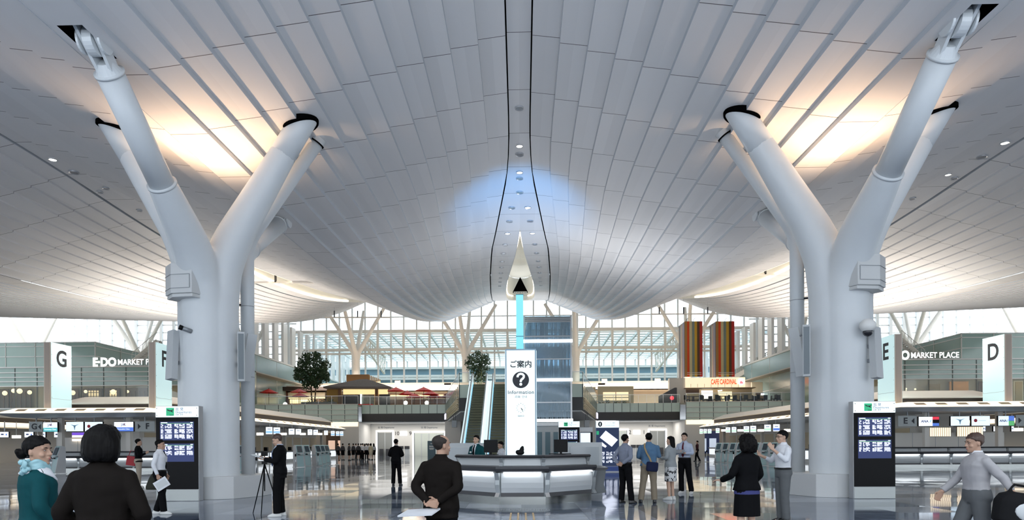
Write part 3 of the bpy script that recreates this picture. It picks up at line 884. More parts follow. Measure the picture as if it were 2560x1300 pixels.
for sg, wd in ((-1, 'left'), (1, 'right')):
    xa, xb = sg * 10.2, sg * PX(1700, YM) if sg > 0 else PX(905, YM)
    xb = abs(xb) * sg
    p, q = ((xa, YM, Z2), (xb, YM, Z2)) if sg > 0 else ((xb, YM, Z2), (xa, YM, Z2))
    t = thing('mezzanine_edge', f'green glass edge over a long black band, {wd} of the escalators', 'balustrade', (0, 0, 0), 0, 'mezzanine edges')
    edge_run(t, p, q, 10); rail_run(t, p, q, 10)
    zf0, zf1 = PZ(1000, 1054, YM), Z2 - 1.2
    MB().box(min(xa, xb), max(xa, xb), YM - .05, YM + .3, zf0, zf1).build('fascia', FASC, t)
    # flared bridge side with cream louvres
    t = thing('bridge_balustrade', f'{wd} slanting side of the escalator bridge with cream louvres', 'balustrade', (0, 0, 0), 0, 'bridge sides')
    p, q = Vector((sg * 5.6, 62.2, Z2)), Vector((sg * 10.2, YM, Z2))
    if sg > 0: edge_run(t, p, q, 14); rail_run(t, p, q, 14)
    else: edge_run(t, q, p, 14); rail_run(t, q, p, 14)
    lv = MB(); dn = Vector((1, 0, 0)) * sg * .12
    for i in range(8):
        z = -1.25 - .15 * i
        a2 = p.lerp(q, 0); b2 = p.lerp(q, .8)
        lv.bar(a2 + Vector((0, 0, z)) + dn, b2 + Vector((0, 0, z)) + dn, .16, .06)
    lv.build('louvre', mat('cream_louvre', (.78, .70, .52), .5), t)
    bk = MB(); bk.bar(p + Vector((0, 0, -1.8)), q + Vector((0, 0, -1.8)), .1, 1.2); bk.build('fascia', FASC, t)
    a2 = p.lerp(q, .86) + Vector((0, 0, -1.75)) + dn; b2 = p.lerp(q, .97) + Vector((0, 0, -1.75)) + dn
    s_ = MB(); s_.bar(a2, b2, .14, .7); s_.build('sign_plate', glow('violet_white_sign', (.75, .72, 1), 1.3), t)
    # end piece behind the bridge front
    t = thing('bridge_end_balustrade', f'{wd} glass front rail of the bridge beside the escalators', 'balustrade', (0, 0, 0), 0, 'bridge fronts')
    xi = -4.75 if sg < 0 else 4.5
    p, q = ((sg * 5.6, 62.2, Z2), (xi, 62.2, Z2)) if sg < 0 else ((xi, 62.2, Z2), (sg * 5.6, 62.2, Z2))
    edge_run(t, p, q, 1); rail_run(t, p, q, 1)
    MB().box(min(p[0], q[0]), max(p[0], q[0]), 62.2, 62.5, 4.6, 5.8).build('fascia', FASC, t)
# soffit and walls under the bridge
s = MB(); s.prism([(-5.5, 62.3), (5.5, 62.3), (10.1, YM), (-10.1, YM)], 4.5, 4.62); s.build('ceiling_bridge', WHITE); struct(bpy.data.objects['ceiling_bridge'])
s = MB(); s.box(-9.6, -7.6, 86, 97, 0, 4.5); s.box(7.4, 9.4, 86, 97, 0, 4.5); s.box(-7.6, 7.4, 92, 92.3, 0, 4.5); s.build('wall_bridge', WHITE); struct(bpy.data.objects['wall_bridge'])
for px, py, lb in ((1136, 1060, 'left'), (1467, 1059, 'right')):
    p = P(px, py, 68)
    t = thing('hanging_speaker', f'small box speaker hanging under the {lb} edge of the bridge', 'speaker', (p.x, p.y, 4.5), 0, 'speakers under the bridge')
    MB().box(-.25, .25, -.15, .15, p.z - 4.5 - .35, p.z - 4.5 + .35).build('cabinet', GREYM, t, bevel=.02)
    r = MB(); r.box(-.12, -.07, -.03, .03, p.z - 4.5 + .3, 0); r.box(.07, .12, -.03, .03, p.z - 4.5 + .3, 0); r.build('hanger', DARK, t)

# ------------------------------------------------------------------ escalators
STEPM = mat('escalator_riser', (.105, .095, .045), .5)
TREAD = mat('escalator_tread', (.035, .035, .03), .5)
BALW = mat('escalator_glass_lit', (.75, .85, .86), .15, emit=(.80, .95, 1.0), es=E(.5))
BALB = glow('escalator_blue_glow', (.25, .60, .95), .8)
HAND = mat('escalator_handrail', (.35, .36, .37), .3, .5)
def escalator(xc, label):
    yb, yt = 50.0, 62.2
    t = thing('escalator', label, 'escalator', (xc, yb, 0), 0, 'escalators behind the desk')
    n = 30; st = MB(); h = Z2 / n; r = (yt - yb) / n
    for i in range(n):
        st.box(-.56, .56, i * r, (i + 1) * r, max(0, i * h - .3), i * h + .012, 1)
        st.box(-.55, .55, i * r - .01, i * r + .03, i * h + .05, (i + 1) * h, 0)
    st.build('steps', [STEPM, TREAD], t)
    c = MB(); c.xslab([(-.8, 0), (0, 0), (yt - yb, Z2 - .4), (yt - yb, Z2 - 1.4), (1.9, 0)], -.72, .72); c.build('truss_casing', GREYM, t)
    for s_ in (-1, 1):
        b = MB(); x = s_ * .66
        b.xslab([(-1.0, .1), (-.2, .1), (yt - yb, Z2 + .0), (yt - yb + .9, Z2 + .0), (yt - yb + .9, Z2 + .95), (yt - yb - .2, Z2 + .95), (-.2, 1.0), (-1.0, 1.0)], x - .03, x + .03)
        bb = b.build('balustrade', BALW, t)
        sk_ = MB(); sk_.bar((x - s_ * .05, -.2, .12), (x - s_ * .05, yt - yb, Z2 + .12), .03, .2); sk_.build('skirt_light', BALB, t)
        dk = MB(); dk.bar((x + s_ * .15, -.2, .25), (x + s_ * .15, yt - yb, Z2 + .25), .24, .24); dk.build('deck_strip', BALW, t)
        hr = MB(); hr.tube([(x, -.9, .5), (x, -1.12, .75), (x, -.9, 1.03), (x, -.2, 1.05), (x, yt - yb - .2, Z2 + 1.0), (x, yt - yb + .8, Z2 + 1.0), (x, yt - yb + 1.0, Z2 + .75), (x, yt - yb + .8, Z2 + .5)], .055, 8)
        hr.build('handrail', HAND, t, True)
        sm = MB()
        for q in range(1, 9):
            y = (yt - yb) * q / 9; z = Z2 * q / 9
            sm.box(x - .035, x + .035, y - .02, y + .02, z + .1, z + 1.0)
        sm.build('glass_joint', STEEL, bb)
escalator(PX(1200, 62), 'left of the two dark escalators rising behind the desk')
escalator(PX(1252, 62), 'right of the two dark escalators, half hidden by the glowing tower')

# ================================================================== trees
BARK = mat('tree_bark', (.16, .10, .06), .8, vary=.3, vscale=6)
LEAF = mat('tree_leaves', (.035, .075, .03), .55, vary=.5, vscale=1.2)
LEAFB = mat('bamboo_leaves', (.06, .10, .045), .55, vary=.5, vscale=2)
def leaves(centres, n, size, spread):
    m = MB()
    for c, r in centres:
        for i in range(int(n * r * r)):
            d = Vector((random.gauss(0, 1), random.gauss(0, 1), random.gauss(0, .8))); d = d.normalized() * r * (random.random() ** .5)
            p = Vector(c) + d
            a = Vector((random.gauss(0, 1), random.gauss(0, 1), random.gauss(0, .6))).normalized(); b_ = a.orthogonal().normalized()
            s = size * random.uniform(.6, 1.3)
            m.add([p - a * s * .5, p + b_ * s * .28, p + a * s * .5, p - b_ * s * .28], [(0, 1, 2, 3)])
    return m
random.seed(11)
Yt = 97
p0 = P(784, 1003, Yt)
t = thing('tree', 'tall leafy tree in a planter on the mezzanine left of the tea house', 'tree', (p0.x, Yt, Z2))
s = 1707 / Yt
blob = [(760, 905, 1.1), (785, 898, 1.3), (806, 910, 1.1), (752, 925, 1.1), (775, 925, 1.4), (800, 928, 1.3), (815, 938, .8), (760, 945, 1.0), (784, 948, 1.3), (804, 945, .9), (748, 943, .7), (770, 962, .9), (795, 962, .8), (815, 947, .5), (790, 888, .7), (770, 890, .7)]
cs = []
for px, py, r in blob:
    q = P(px, py, Yt) - Vector((p0.x, Yt, Z2)); cs.append((Vector((q.x, random.uniform(-1, 1), q.z)), r * .9))
leaves(cs, 330, .34, 1).build('foliage', LEAF, t)
b = MB(); zc = PZ(784, 960, Yt) - Z2
b.tube([(-.15, 0, .4), (-.3, 0, zc * .5), (-.35, 0, zc), (-.5, .1, zc + 2.5)], [.12, .11, .10, .04], 8)
b.tube([(.1, 0, .4), (.2, .1, zc * .5), (.35, .1, zc), (.6, 0, zc + 2.3)], [.11, .10, .09, .04], 8)
for c, r in cs[::2]: b.tube([(0, 0, zc), (c.x * .5, c.y * .5, (zc + c.z) / 2), c], [.07, .05, .02], 6)
b.build('trunk', BARK, t, True)
pl = MB(); pl.box(-1.6, 3.2, -.7, .7, 0, .75); pl.build('planter', mat('planter_grey', (.22, .21, .20), .6), t)
leaves([(Vector((-.6, 0, .85)), .4), (Vector((.2, 0, .85)), .45), (Vector((1.4, 0, .9)), .5), (Vector((2.4, 0, .9)), .5)], 260, .22, 1).build('undergrowth', LEAF, t)
Yt = 67; p0 = P(1196, 958, Yt)
t = thing('bamboo_clump', 'slender bamboo clump at the head of the escalators', 'plant', (p0.x, Yt, Z2))
cs = []
for px, py, r in ((1180, 895, .55), (1195, 885, .5), (1210, 893, .55), (1172, 905, .5), (1190, 905, .6), (1205, 905, .6), (1218, 905, .45), (1180, 920, .55), (1197, 920, .6), (1214, 922, .5), (1188, 935, .5), (1205, 935, .5), (1195, 948, .4), (1210, 948, .35)):
    q = P(px, py, Yt) - Vector((p0.x, Yt, Z2)); cs.append((Vector((q.x, random.uniform(-.5, .5), q.z)), r))
leaves(cs, 620, .22, 1).build('foliage', LEAFB, t)
b = MB()
for i in range(7):
    x = random.uniform(-.4, .4); b.tube([(x, random.uniform(-.3, .3), 0), (x * 1.3, 0, 2.0), (x * 2.0, 0, 3.5)], [.03, .025, .01], 6)
b.build('stem', mat('bamboo_stem', (.20, .22, .09), .5), t, True)

# ================================================================== departure boards
CABM = mat('board_cabinet_grey', (.42, .43, .45), .35, .5)
BGLASS = mat('board_black_glass', (.006, .006, .007), .2, spec=.06)
HEADW = glow('board_header_white', (.84, .97, 1.0), 1.02)
GREEN = glow('pictogram_green', (.03, .36, .17), .75)
SCRB = glow('screen_navy', (.022, .032, .10), .9)
ROWW = glow('screen_rows_white', (.82, .86, 1.0), 1.15)
ROWG = glow('screen_rows_green', (.3, .8, .3), .9)
KICKS = mat('board_kick_steel', (.36, .38, .375), .4, .7)
def board_rows(w, h, n, seed, filled=1.0):
    """light marks of an unreadably small timetable"""
    r = random.Random(seed); m = MB()
    cols = [(.03, .10), (.15, .35), (.43, .50), (.51, .55), (.57, .73), (.79, .97)]
    m.box(-w / 2 + .03 * w, -w / 2 + .22 * w, -.004, 0, h * .43, h * .47); m.box(w / 2 - .1 * w, w / 2 - .03 * w, -.004, 0, h * .43, h * .47)
    for i in range(n):
        if i > n * filled: break
        z = h * (.36 - .80 * i / n); hh = h * .80 / n * .36
        if i in (n // 3, 2 * n // 3): continue
        for q, (a, b) in enumerate(cols):
            x = a
            while x < b - .012:
                ww = r.uniform(.018, .05) if q not in (2, 4) else r.uniform(.04, .09)
                x2 = min(x + ww, b)
                if r.random() < .86: m.box(-w / 2 + x * w, -w / 2 + x2 * w, -.004, 0, z - hh, z + hh)
                x = x2 + .010
    return m
def departure_board(x, y, w, h, d, label, sc=1.0, rz=0, screens=2):
    t = thing('departure_board', label, 'display board', (x, y, 0), rz, 'departure boards')
    MB().box(-w / 2, w / 2, 0, d, 0, h).build('cabinet', CABM, t, bevel=.01)
    hz0, hz1 = h * .883, h * .995
    hd = MB().box(-w / 2 + .006, w / 2 - .006, -.025, 0, hz0, hz1).build('header', HEADW, t)
    st = MB()
    for sx in (-1, 1):
        for z in (hz0 + .05 * sc, hz1 - .05 * sc): st.tube([(sx * (w / 2 - .04), -.03, z), (sx * (w / 2 - .04), -.024, z)], .012, 8)
    st.build('fixing_stud', INK, hd)
    zc = (hz0 + hz1) / 2; g = .092 * w
    pic = MB().box(-.155 * w - g, -.155 * w + g, -.03, -.024, zc - g, zc + g).build('pictogram', GREEN, t)
    pl = MB()   # aeroplane climbing over a short runway line
    bx = -.155 * w
    pl.slab([(bx - .8 * g, zc + .55 * g), (bx - .65 * g, zc + .62 * g), (bx - .1 * g, zc + .36 * g), (bx + .5 * g, zc + .42 * g), (bx + .88 * g, zc + .66 * g), (bx + .9 * g, zc + .5 * g), (bx + .5 * g, zc + .22 * g), (bx - .1 * g, zc + .12 * g), (bx - .55 * g, zc + .28 * g)], -.036, -.030)
    pl.slab([(bx - .1 * g, zc + .26 * g), (bx + .45 * g, zc + .3 * g), (bx + .75 * g, zc - .1 * g), (bx + .6 * g, zc - .14 * g)], -.036, -.030)
    pl.box(bx - .1 * g, bx + .8 * g, -.036, -.030, zc - .86 * g, zc - .74 * g)
    pl.build('aeroplane', INK, pic)
    BLUEI = mat('navy_lettering', (.05, .09, .22), .5)
    text('lettering', '出 発', .085 * w, BLUEI, t, (-.035 * w, -.028, zc + .055 * w), align='LEFT')
    text('lettering', 'Departures', .078 * w, BLUEI, t, (-.035 * w, -.028, zc - .012 * w), align='LEFT', spacing=1.05)
    text('lettering', '出发  출발', .042 * w, INKG, t, (-.035 * w, -.028, zc - .070 * w), align='LEFT')
    MB().box(-w / 2 + .012, w / 2 - .012, -.02, 0, .125 * h, hz0 - .004).build('black_panel', BGLASS, t)
    MB().box(-w / 2 + .012, w / 2 - .012, -.018, 0, .012, .122 * h).build('kick_plate', KICKS, t)
    sw = .79 * w
    for i, (za, zb) in enumerate(((.64 * h, .835 * h), (.415 * h, .605 * h))[:screens]):
        scn = MB().box(-sw / 2, sw / 2, -.026, -.02, za, zb).build('screen', SCRB, t)
        m = board_rows(sw, zb - za, 17, 5 + i, 1.0 if i == 0 else .62)
        m.v = [(a, b_ - .027, c + (za + zb) / 2) for a, b_, c in m.v]
        m.build('timetable_pattern', ROWW, scn)
        l = MB().box(-sw / 2 + .02, sw / 2 - .02, -.030, -.026, (za + zb) / 2 + (zb - za) * .405, (za + zb) / 2 + (zb - za) * .415); l.build('divider_line', ROWG, scn)
    return t
pa = PG(392, 1253); pb = PG(497, 1253)
pc = (pa + pb) / 2; w = (pb - pa).length
departure_board(pc.x, pc.y, w, PZ(444, 1015, pc.y), .26, 'large departures board standing before the left column', rz=math.atan2(pb.y - pa.y, pb.x - pa.x) * 0)
pa = PG(2133, 1247); pb = PG(2240, 1247); pc = (pa + pb) / 2; w = (pb - pa).length
departure_board(pc.x, pc.y, w, PZ(2187, 1003, pc.y), .26, 'large departures board standing before the right column')
Yb = 36.5
departure_board(PX(1423, Yb), Yb, PX(1450, Yb) - PX(1397, Yb), PZ(1423, 1053, Yb), .3, 'smaller departures board behind the information desk', .9)
# arrivals/map screens beside it
Yb = 37
x0, x1 = PX(1490, Yb), PX(1548, Yb); zt_ = PZ(1519, 1052, Yb)
t = thing('terminal_map_board', 'tall lit terminal map board with a white floor plan on navy', 'display board', ((x0 + x1) / 2, Yb, 0))
w = x1 - x0
MB().box(-w / 2, w / 2, 0, .3, 0, zt_).build('cabinet', CABM, t)
hd = MB().box(-w / 2 + .01, w / 2 - .01, -.02, 0, zt_ - .36, zt_ - .01).build('header', HEADW, t)
text('lettering', 'ターミナルご案内', .075, INKG, t, (.12, -.03, zt_ - .12)); text('lettering', 'Terminal Guide', .085, mat('teal_lettering', (.05, .3, .35), .5), t, (.12, -.03, zt_ - .24))
ic = MB(); ic.slab([(.11 * math.cos(2 * PI * k / 20) - .4, .14 * math.sin(2 * PI * k / 20) + zt_ - .18) for k in range(20)], -.03, -.02); ic.build('icon_disc', INK, hd)
text('icon_letter', 'i', .2, HEADW, hd, (-.4, -.034, zt_ - .18), bold=.01)
MB().box(-w / 2 + .01, w / 2 - .01, -.02, 0, .32, zt_ - .38).build('map_panel', glow('map_navy', (.015, .026, .065), .9), t)
pl = MB(); zz = zt_ - .95
pl.slab([(-.42, zz + .05), (-.1, zz + .42), (.55, zz - .08), (.22, zz - .45)], -.03, -.02); pl.slab([(-.6, zz - .25), (-.3, zz - .2), (-.05, zz - .42), (-.12, zz - .5)], -.03, -.02)
pl.build('floor_plan', ROWW, t)
tx = board_rows(w * .9, .75, 12, 9); tx.v = [(a, b_ - .022, c + .8) for a, b_, c in tx.v]; tx.build('legend_pattern', ROWW, t)
MB().box(-w / 2 + .03, -w / 2 + .16, -.03, -.02, zt_ - .75, zt_ - .55).build('pictogram', GREEN, t)
MB().box(-w / 2, w / 2, -.02, 0, .05, .3).build('blue_base', mat('blue_base', (.05, .10, .35), .4), t)
x0, x1 = PX(1451, Yb), PX(1483, Yb); zt_ = PZ(1466, 1068, Yb)
t = thing('video_totem', 'white framed video screen between the two boards behind the desk', 'display screen', ((x0 + x1) / 2, Yb + .2, 0)); w = x1 - x0
MB().box(-w / 2, w / 2, 0, .25, 0, zt_).build('cabinet', WHITE, t)
MB().box(-w / 2 + .01, w / 2 - .01, -.02, 0, zt_ - 1.5, zt_ - .26).build('black_panel', BGLASS, t)
s_ = MB().box(-w / 2 + .02, w / 2 - .13, -.03, -.02, zt_ - 1.42, zt_ - .30).build('screen', glow('screen_pale_blue', (.72, .82, .95), 1.0), t)
fg = MB(); fg.slab([(-.25, zt_ - 1.0), (-.05, zt_ - 1.06), (.12, zt_ - 1.0), (.0, zt_ - 1.15), (-.03, zt_ - 1.3), (-.07, zt_ - 1.15)], -.036, -.03); fg.build('motif', mat('motif_blue', (.25, .45, .65), .5), s_)

# cameras and loudspeakers on the columns
def cctv(p, rz, label, dome=False):
    t = thing('security_camera', label, 'camera', p, rz, 'cameras on the columns')
    if dome:
        m = MB(); m.tube([(0, .1, .12), (0, -.12, .14)], .05, 10); m.ell((0, -.2, .12), (.21, .21, .19)); m.build('housing', WHITE, t, True)
        MB().ell((0, -.2, -.05), (.13, .13, .13)).build('dome', mat('dome_glass', (.02, .02, .025), .05), t, True)
    else:
        MB().tube([(0, .15, -.02), (0, -.02, .03)], .03, 8).build('bracket', GREYM, t)
        MB().tube([(.05, .02, .04), (-.16, -.14, .12)], .065, 12).build('body', GREYM, t, True)
        MB().tube([(-.14, -.125, .11), (-.21, -.18, .14)], .07, 12).build('lens_hood', BLACK, t, True)
cctv(P(474, 832, 19.05), 0, 'small camera with a black hood on the left column')
cctv(P(2160, 828, 19.0), 0, 'white dome camera on the right column', True)
cctv(P(2012, 836, 19.6), .6, 'small angled camera on the inner side of the right column')
def wall_speaker(p, rz, tilt, label, grille=False, w=.16, roll=0):
    t = thing('column_speaker', label, 'speaker', p, rz, 'tall speakers on the columns')
    M = Matrix.Rotation(tilt, 4, 'X') @ Matrix.Rotation(roll, 4, 'Y')
    m = MB().box(-w, w, -.1, .1, -.72, .72, M=M); m.build('cabinet', LGREY, t, bevel=.012)
    if grille: MB().box(-w * .75, w * .75, -.112, -.1, -.66, .66, M=M).build('grille', mat('speaker_grille', (.20, .23, .25), .6), t)
    k = MB(); k.box(-.05, .05, .05, .35, .15, .25); k.box(-.05, .05, .05, .35, -.25, -.15); k.build('bracket', GREYM, t)
wall_speaker(P(431, 888, 19.3), -.5, -.12, 'tall tilted grey speaker on the outer side of the left column', False, .14, -.10)
wall_speaker(P(603, 892, 19.7), .35, .0, 'upright speaker with a dark grille on the inner side of the left column', True, .10)
wall_speaker(P(622, 894, 20.55), .5, .16, 'tilted plain speaker beside the pipe of the left column', False, .14, .13)
wall_speaker(P(2189, 882, 19.0), .5, -.12, 'tall tilted grey speaker on the outer side of the right column', False, .14, .10)
wall_speaker(P(2016, 877, 19.3), -.35, .0, 'upright speaker with a dark grille on the inner side of the right column', True, .10)
wall_speaker(P(1994, 880, 20.4), -.5, .16, 'tilted plain speaker beside the pipe of the right column', False, .14, -.13)
# ================================================================== check-in islands
IWALL = mat('island_wall', (.74, .71, .66), .45)
WOODL = mat('pale_slatted_panel', (.66, .55, .38), .5)
COVE = glow('canopy_cove', (1.0, .80, .52), 1.9)
SLOT = mat('canopy_slot', (.45, .36, .26), .6)
CANW = mat('canopy_white', (.78, .74, .68), .5)
SOFF = mat('canopy_soffit', (.62, .62, .62), .5)
DKBAND = mat('canopy_dark_band', (.05, .04, .035), .5)
SIGNL = glow('letter_sign_face', (.60, .82, .85), .56)
SIGNS = mat('letter_sign_side', (.60, .53, .47), .45)
SCRW = glow('screen_white', (.84, .92, 1.0), 1.05)
SCR2 = glow('screen_pale', (.70, .85, .97), 1.0)
SCRT = glow('screen_teal', (.10, .42, .45), 1.0)
SCRN = glow('screen_blue', (.08, .17, .55), 1.0)
SCRR = glow('screen_red', (.65, .04, .07), 1.0)
SCRG = glow('screen_green', (.10, .38, .15), 1.0)
SCRI = glow('screen_sky_band', (.28, .50, .85), 1.0)
SCRGB = glow('screen_light_green_band', (.45, .80, .55), 1.0)
INKN = mat('navy_ink', (.03, .05, .25), .5)
INKR = mat('red_ink', (.55, .02, .04), .5)
LAMPW = glow('hanging_lamp', (1, .93, .82), 2.6)

def island(sg, wd):
    Y0, Y1 = 40.5, 84.0
    xi, xo = sg * 21.7, sg * 31.2
    lo, hi = sorted((xi, xo))
    xc = (lo + hi) / 2
    t = thing('island_canopy', f'long lit canopy over the {wd} check-in island', 'canopy', (xc, Y0, 0), 0, 'check-in island canopies')
    a, b, L = lo - xc, hi - xc, Y1 - Y0
    m = MB(); m.prism([(a + .5, -.2), (b - .5, -.2), (b - .5, L), (a + .5, L)], 3.32, 3.42); m.build('soffit', SOFF, t)
    m = MB()   # sloping lit trough all round
    rim = [(a - .0, -.9), (b + .0, -.9), (b, L + .3), (a, L + .3)]
    inn = [(a + .75, -.15), (b - .75, -.15), (b - .75, L - .4), (a + .75, L - .4)]
    for q in range(4):
        p0, p1, i0, i1 = rim[q], rim[(q + 1) % 4], inn[q], inn[(q + 1) % 4]
        m.quad((*p0, 3.52), (*p1, 3.52), (*i1, 3.86), (*i0, 3.86), 0)
    m.build('cove', COVE, t)
    m = MB()
    for q in range(4):
        p0, p1 = rim[q], rim[(q + 1) % 4]; s0, s1 = [(max(a + .5, min(b - .5, p[0])), max(-.2, min(L, p[1]))) for p in (p0, p1)]
        m.quad((*p0, 3.50), (*p1, 3.50), (*s1, 3.32), (*s0, 3.32), 0)
        m.quad((*p0, 3.50), (*p1, 3.50), (*p1, 3.54), (*p0, 3.54), 0)
    m.build('edge', SOFF, t)
    m = MB()
    for i in range(22):
        y = .9 + 1.95 * i
        for e, ii in ((a, a + .75), (b, b - .75)):
            m.quad((lerp(e, ii, .35), y, 3.665), (lerp(e, ii, .75), y, 3.80), (lerp(e, ii, .75), y + .75, 3.80), (lerp(e, ii, .35), y + .75, 3.665))
    for i in range(7):
        x = a + 1.0 + 1.2 * i
        m.quad((x, -.62, 3.665), (x + .62, -.62, 3.665), (x + .62, -.30, 3.80), (x, -.30, 3.80))
    m.build('slot', SLOT, t)
    m = MB(); m.box(a + 1.0, b - 1.0, 3.4, L - 3, 3.80, 4.28); m.build('dark_band', DKBAND, t)
    m = MB()
    m.loft([[(a + .9, 3.0, 4.28), (b - .9, 3.0, 4.28), (b - .9, L - 2.6, 4.28), (a + .9, L - 2.6, 4.28)], [(a + .9, 3.0, 4.34), (b - .9, 3.0, 4.34), (b - .9, L - 2.6, 4.34), (a + .9, L - 2.6, 4.34)], [(a + 1.9, 4.6, 4.86), (b - 1.9, 4.6, 4.86), (b - 1.9, L - 4, 4.86), (a + 1.9, L - 4, 4.86)]])
    m.build('lantern_roof', CANW, t)
    m = MB(); m.box(a + 1.1, b - 1.1, 0, 16, 3.84, 3.86)
    # core wall of the island
    w = MB(); w.box(-1.2, 1.2, 4.0, L - .5, 0, 3.32)
    cw = w.build('core_wall', IWALL, t)
    for i in range(13):
        y = 4.6 + 3.0 * i
        for s_ in (-1, 1): MB().box(s_ * 1.2 - .02, s_ * 1.2 + .02, y, y + 2.4, .9, 2.45).build('wall_panel', WOODL, cw)
    # posts
    for y in (1.2, 15, 29, 42):
        for x in (a + 2.6, b - 2.6):
            MB().box(x - .14, x + .14, y - .14, y + .14, 0, 3.34).build('post', CANW, t)
    # front counter facing the hall
    fx0, fx1 = (lo + .9, hi - .1) if sg < 0 else (lo + .1, hi - .9)
    n = 5
    pts = [(lerp(fx0, fx1, i / n) - (fx0 + fx1) / 2, 0) for i in range(n + 1)]
    f = thing('front_counter', f'{wd} check-in front counter with lit white panels and dark rails', 'counter', ((fx0 + fx1) / 2, Y0 + .3, 0), 0, 'front counters')
    counter(f, pts)
    bw = thing('back_screen', f'low beige panelled screen behind the {wd} front counter', 'partition', ((fx0 + fx1) / 2, Y0 + 3.2, 0), 0, 'counter screens')
    hwid = (fx1 - fx0) / 2
    MB().box(-hwid, hwid, 0, .12, 0, 2.12).build('panel', IWALL, bw)
    s_ = MB()
    for i in range(1, 6): s_.box(-hwid + 2 * hwid * i / 6 - .012, -hwid + 2 * hwid * i / 6 + .012, -.01, 0, 0, 2.12)
    s_.build('groove', GREYM, bw)
    # check-in desks down both long sides
    for s_, nm in ((-1, 'inner'), (1, 'outer')):
        side = -sg if nm == 'inner' else sg
        xd = xc + side * 3.35
        for i in range(6):
            y = Y0 + 4.0 + 6.4 * i
            if nm == 'outer' and i > 2: continue
            if nm == 'outer' and sg > 0: pass
            c = thing('checkin_desk', f'{"first second third fourth fifth sixth".split()[i]} white lit check-in desk along the {nm} side of the {wd} island', 'counter', (xd, y, 0), 0, 'check-in desks')
            k = side
            d = MB(); x0, x1 = sorted((0, k * .75)); d.box(x0, x1, 0, 5.4, .0, .98); d.build('body', PANELW, c)
            d = MB(); x0, x1 = sorted((k * .0 - k * .1, k * .85)); d.box(x0, x1, -.1, 5.5, .98, 1.05); d.build('top', DARK, c)
            d = MB(); x0, x1 = sorted((k * .75, k * .78)); d.box(x0, x1, .2, 2.5, .25, .9); d.box(x0, x1, 2.9, 5.2, .25, .9)
            d.box(.05, .7, -.03, 0, .25, .9); d.build('lit_panel', glow('desk_lit_panel', (.9, .95, 1), .8), c)
            d = MB(); d.box(-.2, .12, 1.0, 1.3, 1.05, 1.4); d.box(-.2, .12, 3.9, 4.2, 1.05, 1.4); d.build('terminal', BLACK, c)
    return t
island(-1, 'left'); island(1, 'right')
# neighbouring islands further out
for sg, wd in ((-1, 'left'), (1, 'right')):
    lo, hi = sorted((sg * 47.5, sg * 57))
    t = thing('outer_island_canopy', f'lit canopy of the next check-in island beyond the {wd} one', 'canopy', ((lo + hi) / 2, 50, 0), 0, 'outer island canopies')
    h = (hi - lo) / 2
    MB().box(-h + .5, h - .5, 0, 34, 3.3, 3.42).build('soffit', SOFF, t)
    m = MB()
    for s_ in (-1, 1): m.quad((s_ * h, -.5, 3.52), (s_ * (h - .8), 0, 3.86), (s_ * (h - .8), 34, 3.86), (s_ * h, 34, 3.52))
    m.quad((-h, -.5, 3.52), (h, -.5, 3.52), (h - .8, 0, 3.86), (-h + .8, 0, 3.86)); m.build('cove', COVE, t)
    MB().box(-h + .9, h - .9, 3, 31, 3.86, 4.3).build('dark_band', DKBAND, t)
    m = MB(); m.loft([[(-h + .8, 2.8, 4.3), (h - .8, 2.8, 4.3), (h - .8, 31.4, 4.3), (-h + .8, 31.4, 4.3)], [(-h + 1.8, 4, 5.1), (h - 1.8, 4, 5.1), (h - 1.8, 30, 5.1), (-h + 1.8, 30, 5.1)]]); m.build('lantern_roof', CANW, t)
    MB().box(-1.2, 1.2, 2, 33, 0, 3.3).build('core_wall', IWALL, t)
    f = thing('outer_counter', f'white lit counter of the next island beyond the {wd} one', 'counter', ((lo + hi) / 2 - sg * 3.6, 51, 0), 0, 'outer counters')
    counter(f, [(-1.6, 0), (0, 0), (1.6, 0)])

# tall letter signs standing on the canopies
def letter_sign(px_face, letter, sg, label):
    Yn = 41.6
    xf_ = P(px_face, 940, Yn).x
    z0, zt_ = 3.84, PZ(px_face, 855 if sg < 0 else 835, Yn)
    t = thing('letter_sign', label, 'sign', (xf_, Yn, z0), 0, 'island letter signs')
    d, wd = 1.95, .44
    x0, x1 = sorted((0, sg * wd)); h = zt_ - z0
    MB().box(x0, x1, 0, d, 0, h).build('sign_body', SIGNS, t)
    fc = MB(); a, b = sorted((-sg * .02, 0)); fc.box(a, b, .02, d - .02, .0, h); a, b = sorted((sg * wd, sg * (wd + .02))); fc.box(a, b, .02, d - .02, .0, h)
    f = fc.build('lit_face', SIGNL, t)
    ln = MB(); a, b = sorted((-sg * .026, -sg * .02)); ln.box(a, b, .02, d - .02, h * .165, h * .168)
    for i in range(7):
        for y in (.06, d - .06): ln.tube([(-sg * .02, y, .1 + (h - .2) * i / 6), (-sg * .03, y, .1 + (h - .2) * i / 6)], .02, 6)
    ln.build('groove', GREYM, f)
    rz = PI / 2 if sg < 0 else -PI / 2
    text('letter', letter, 1.42, INK, t, (-sg * .03, d * .5, h - .98), (PI / 2, 0, rz), bold=.03)
    pl = MB(); a, b = sorted((sg * .1, sg * (wd - .08))); pl.box(a, b, -.012, 0, .05, h - .03); pl.build('end_panel', mat('sign_end_panel', (.50, .44, .40), .5), t)
letter_sign(127, 'G', -1, 'tall lit sign with a black letter G on the left canopy')
letter_sign(389, 'F', -1, 'tall lit sign with a black letter F beside the left column')
letter_sign(2237, 'E', 1, 'tall lit sign with a black letter E beside the right column')
letter_sign(2512, 'D', 1, 'tall lit sign with a black letter D on the right canopy')

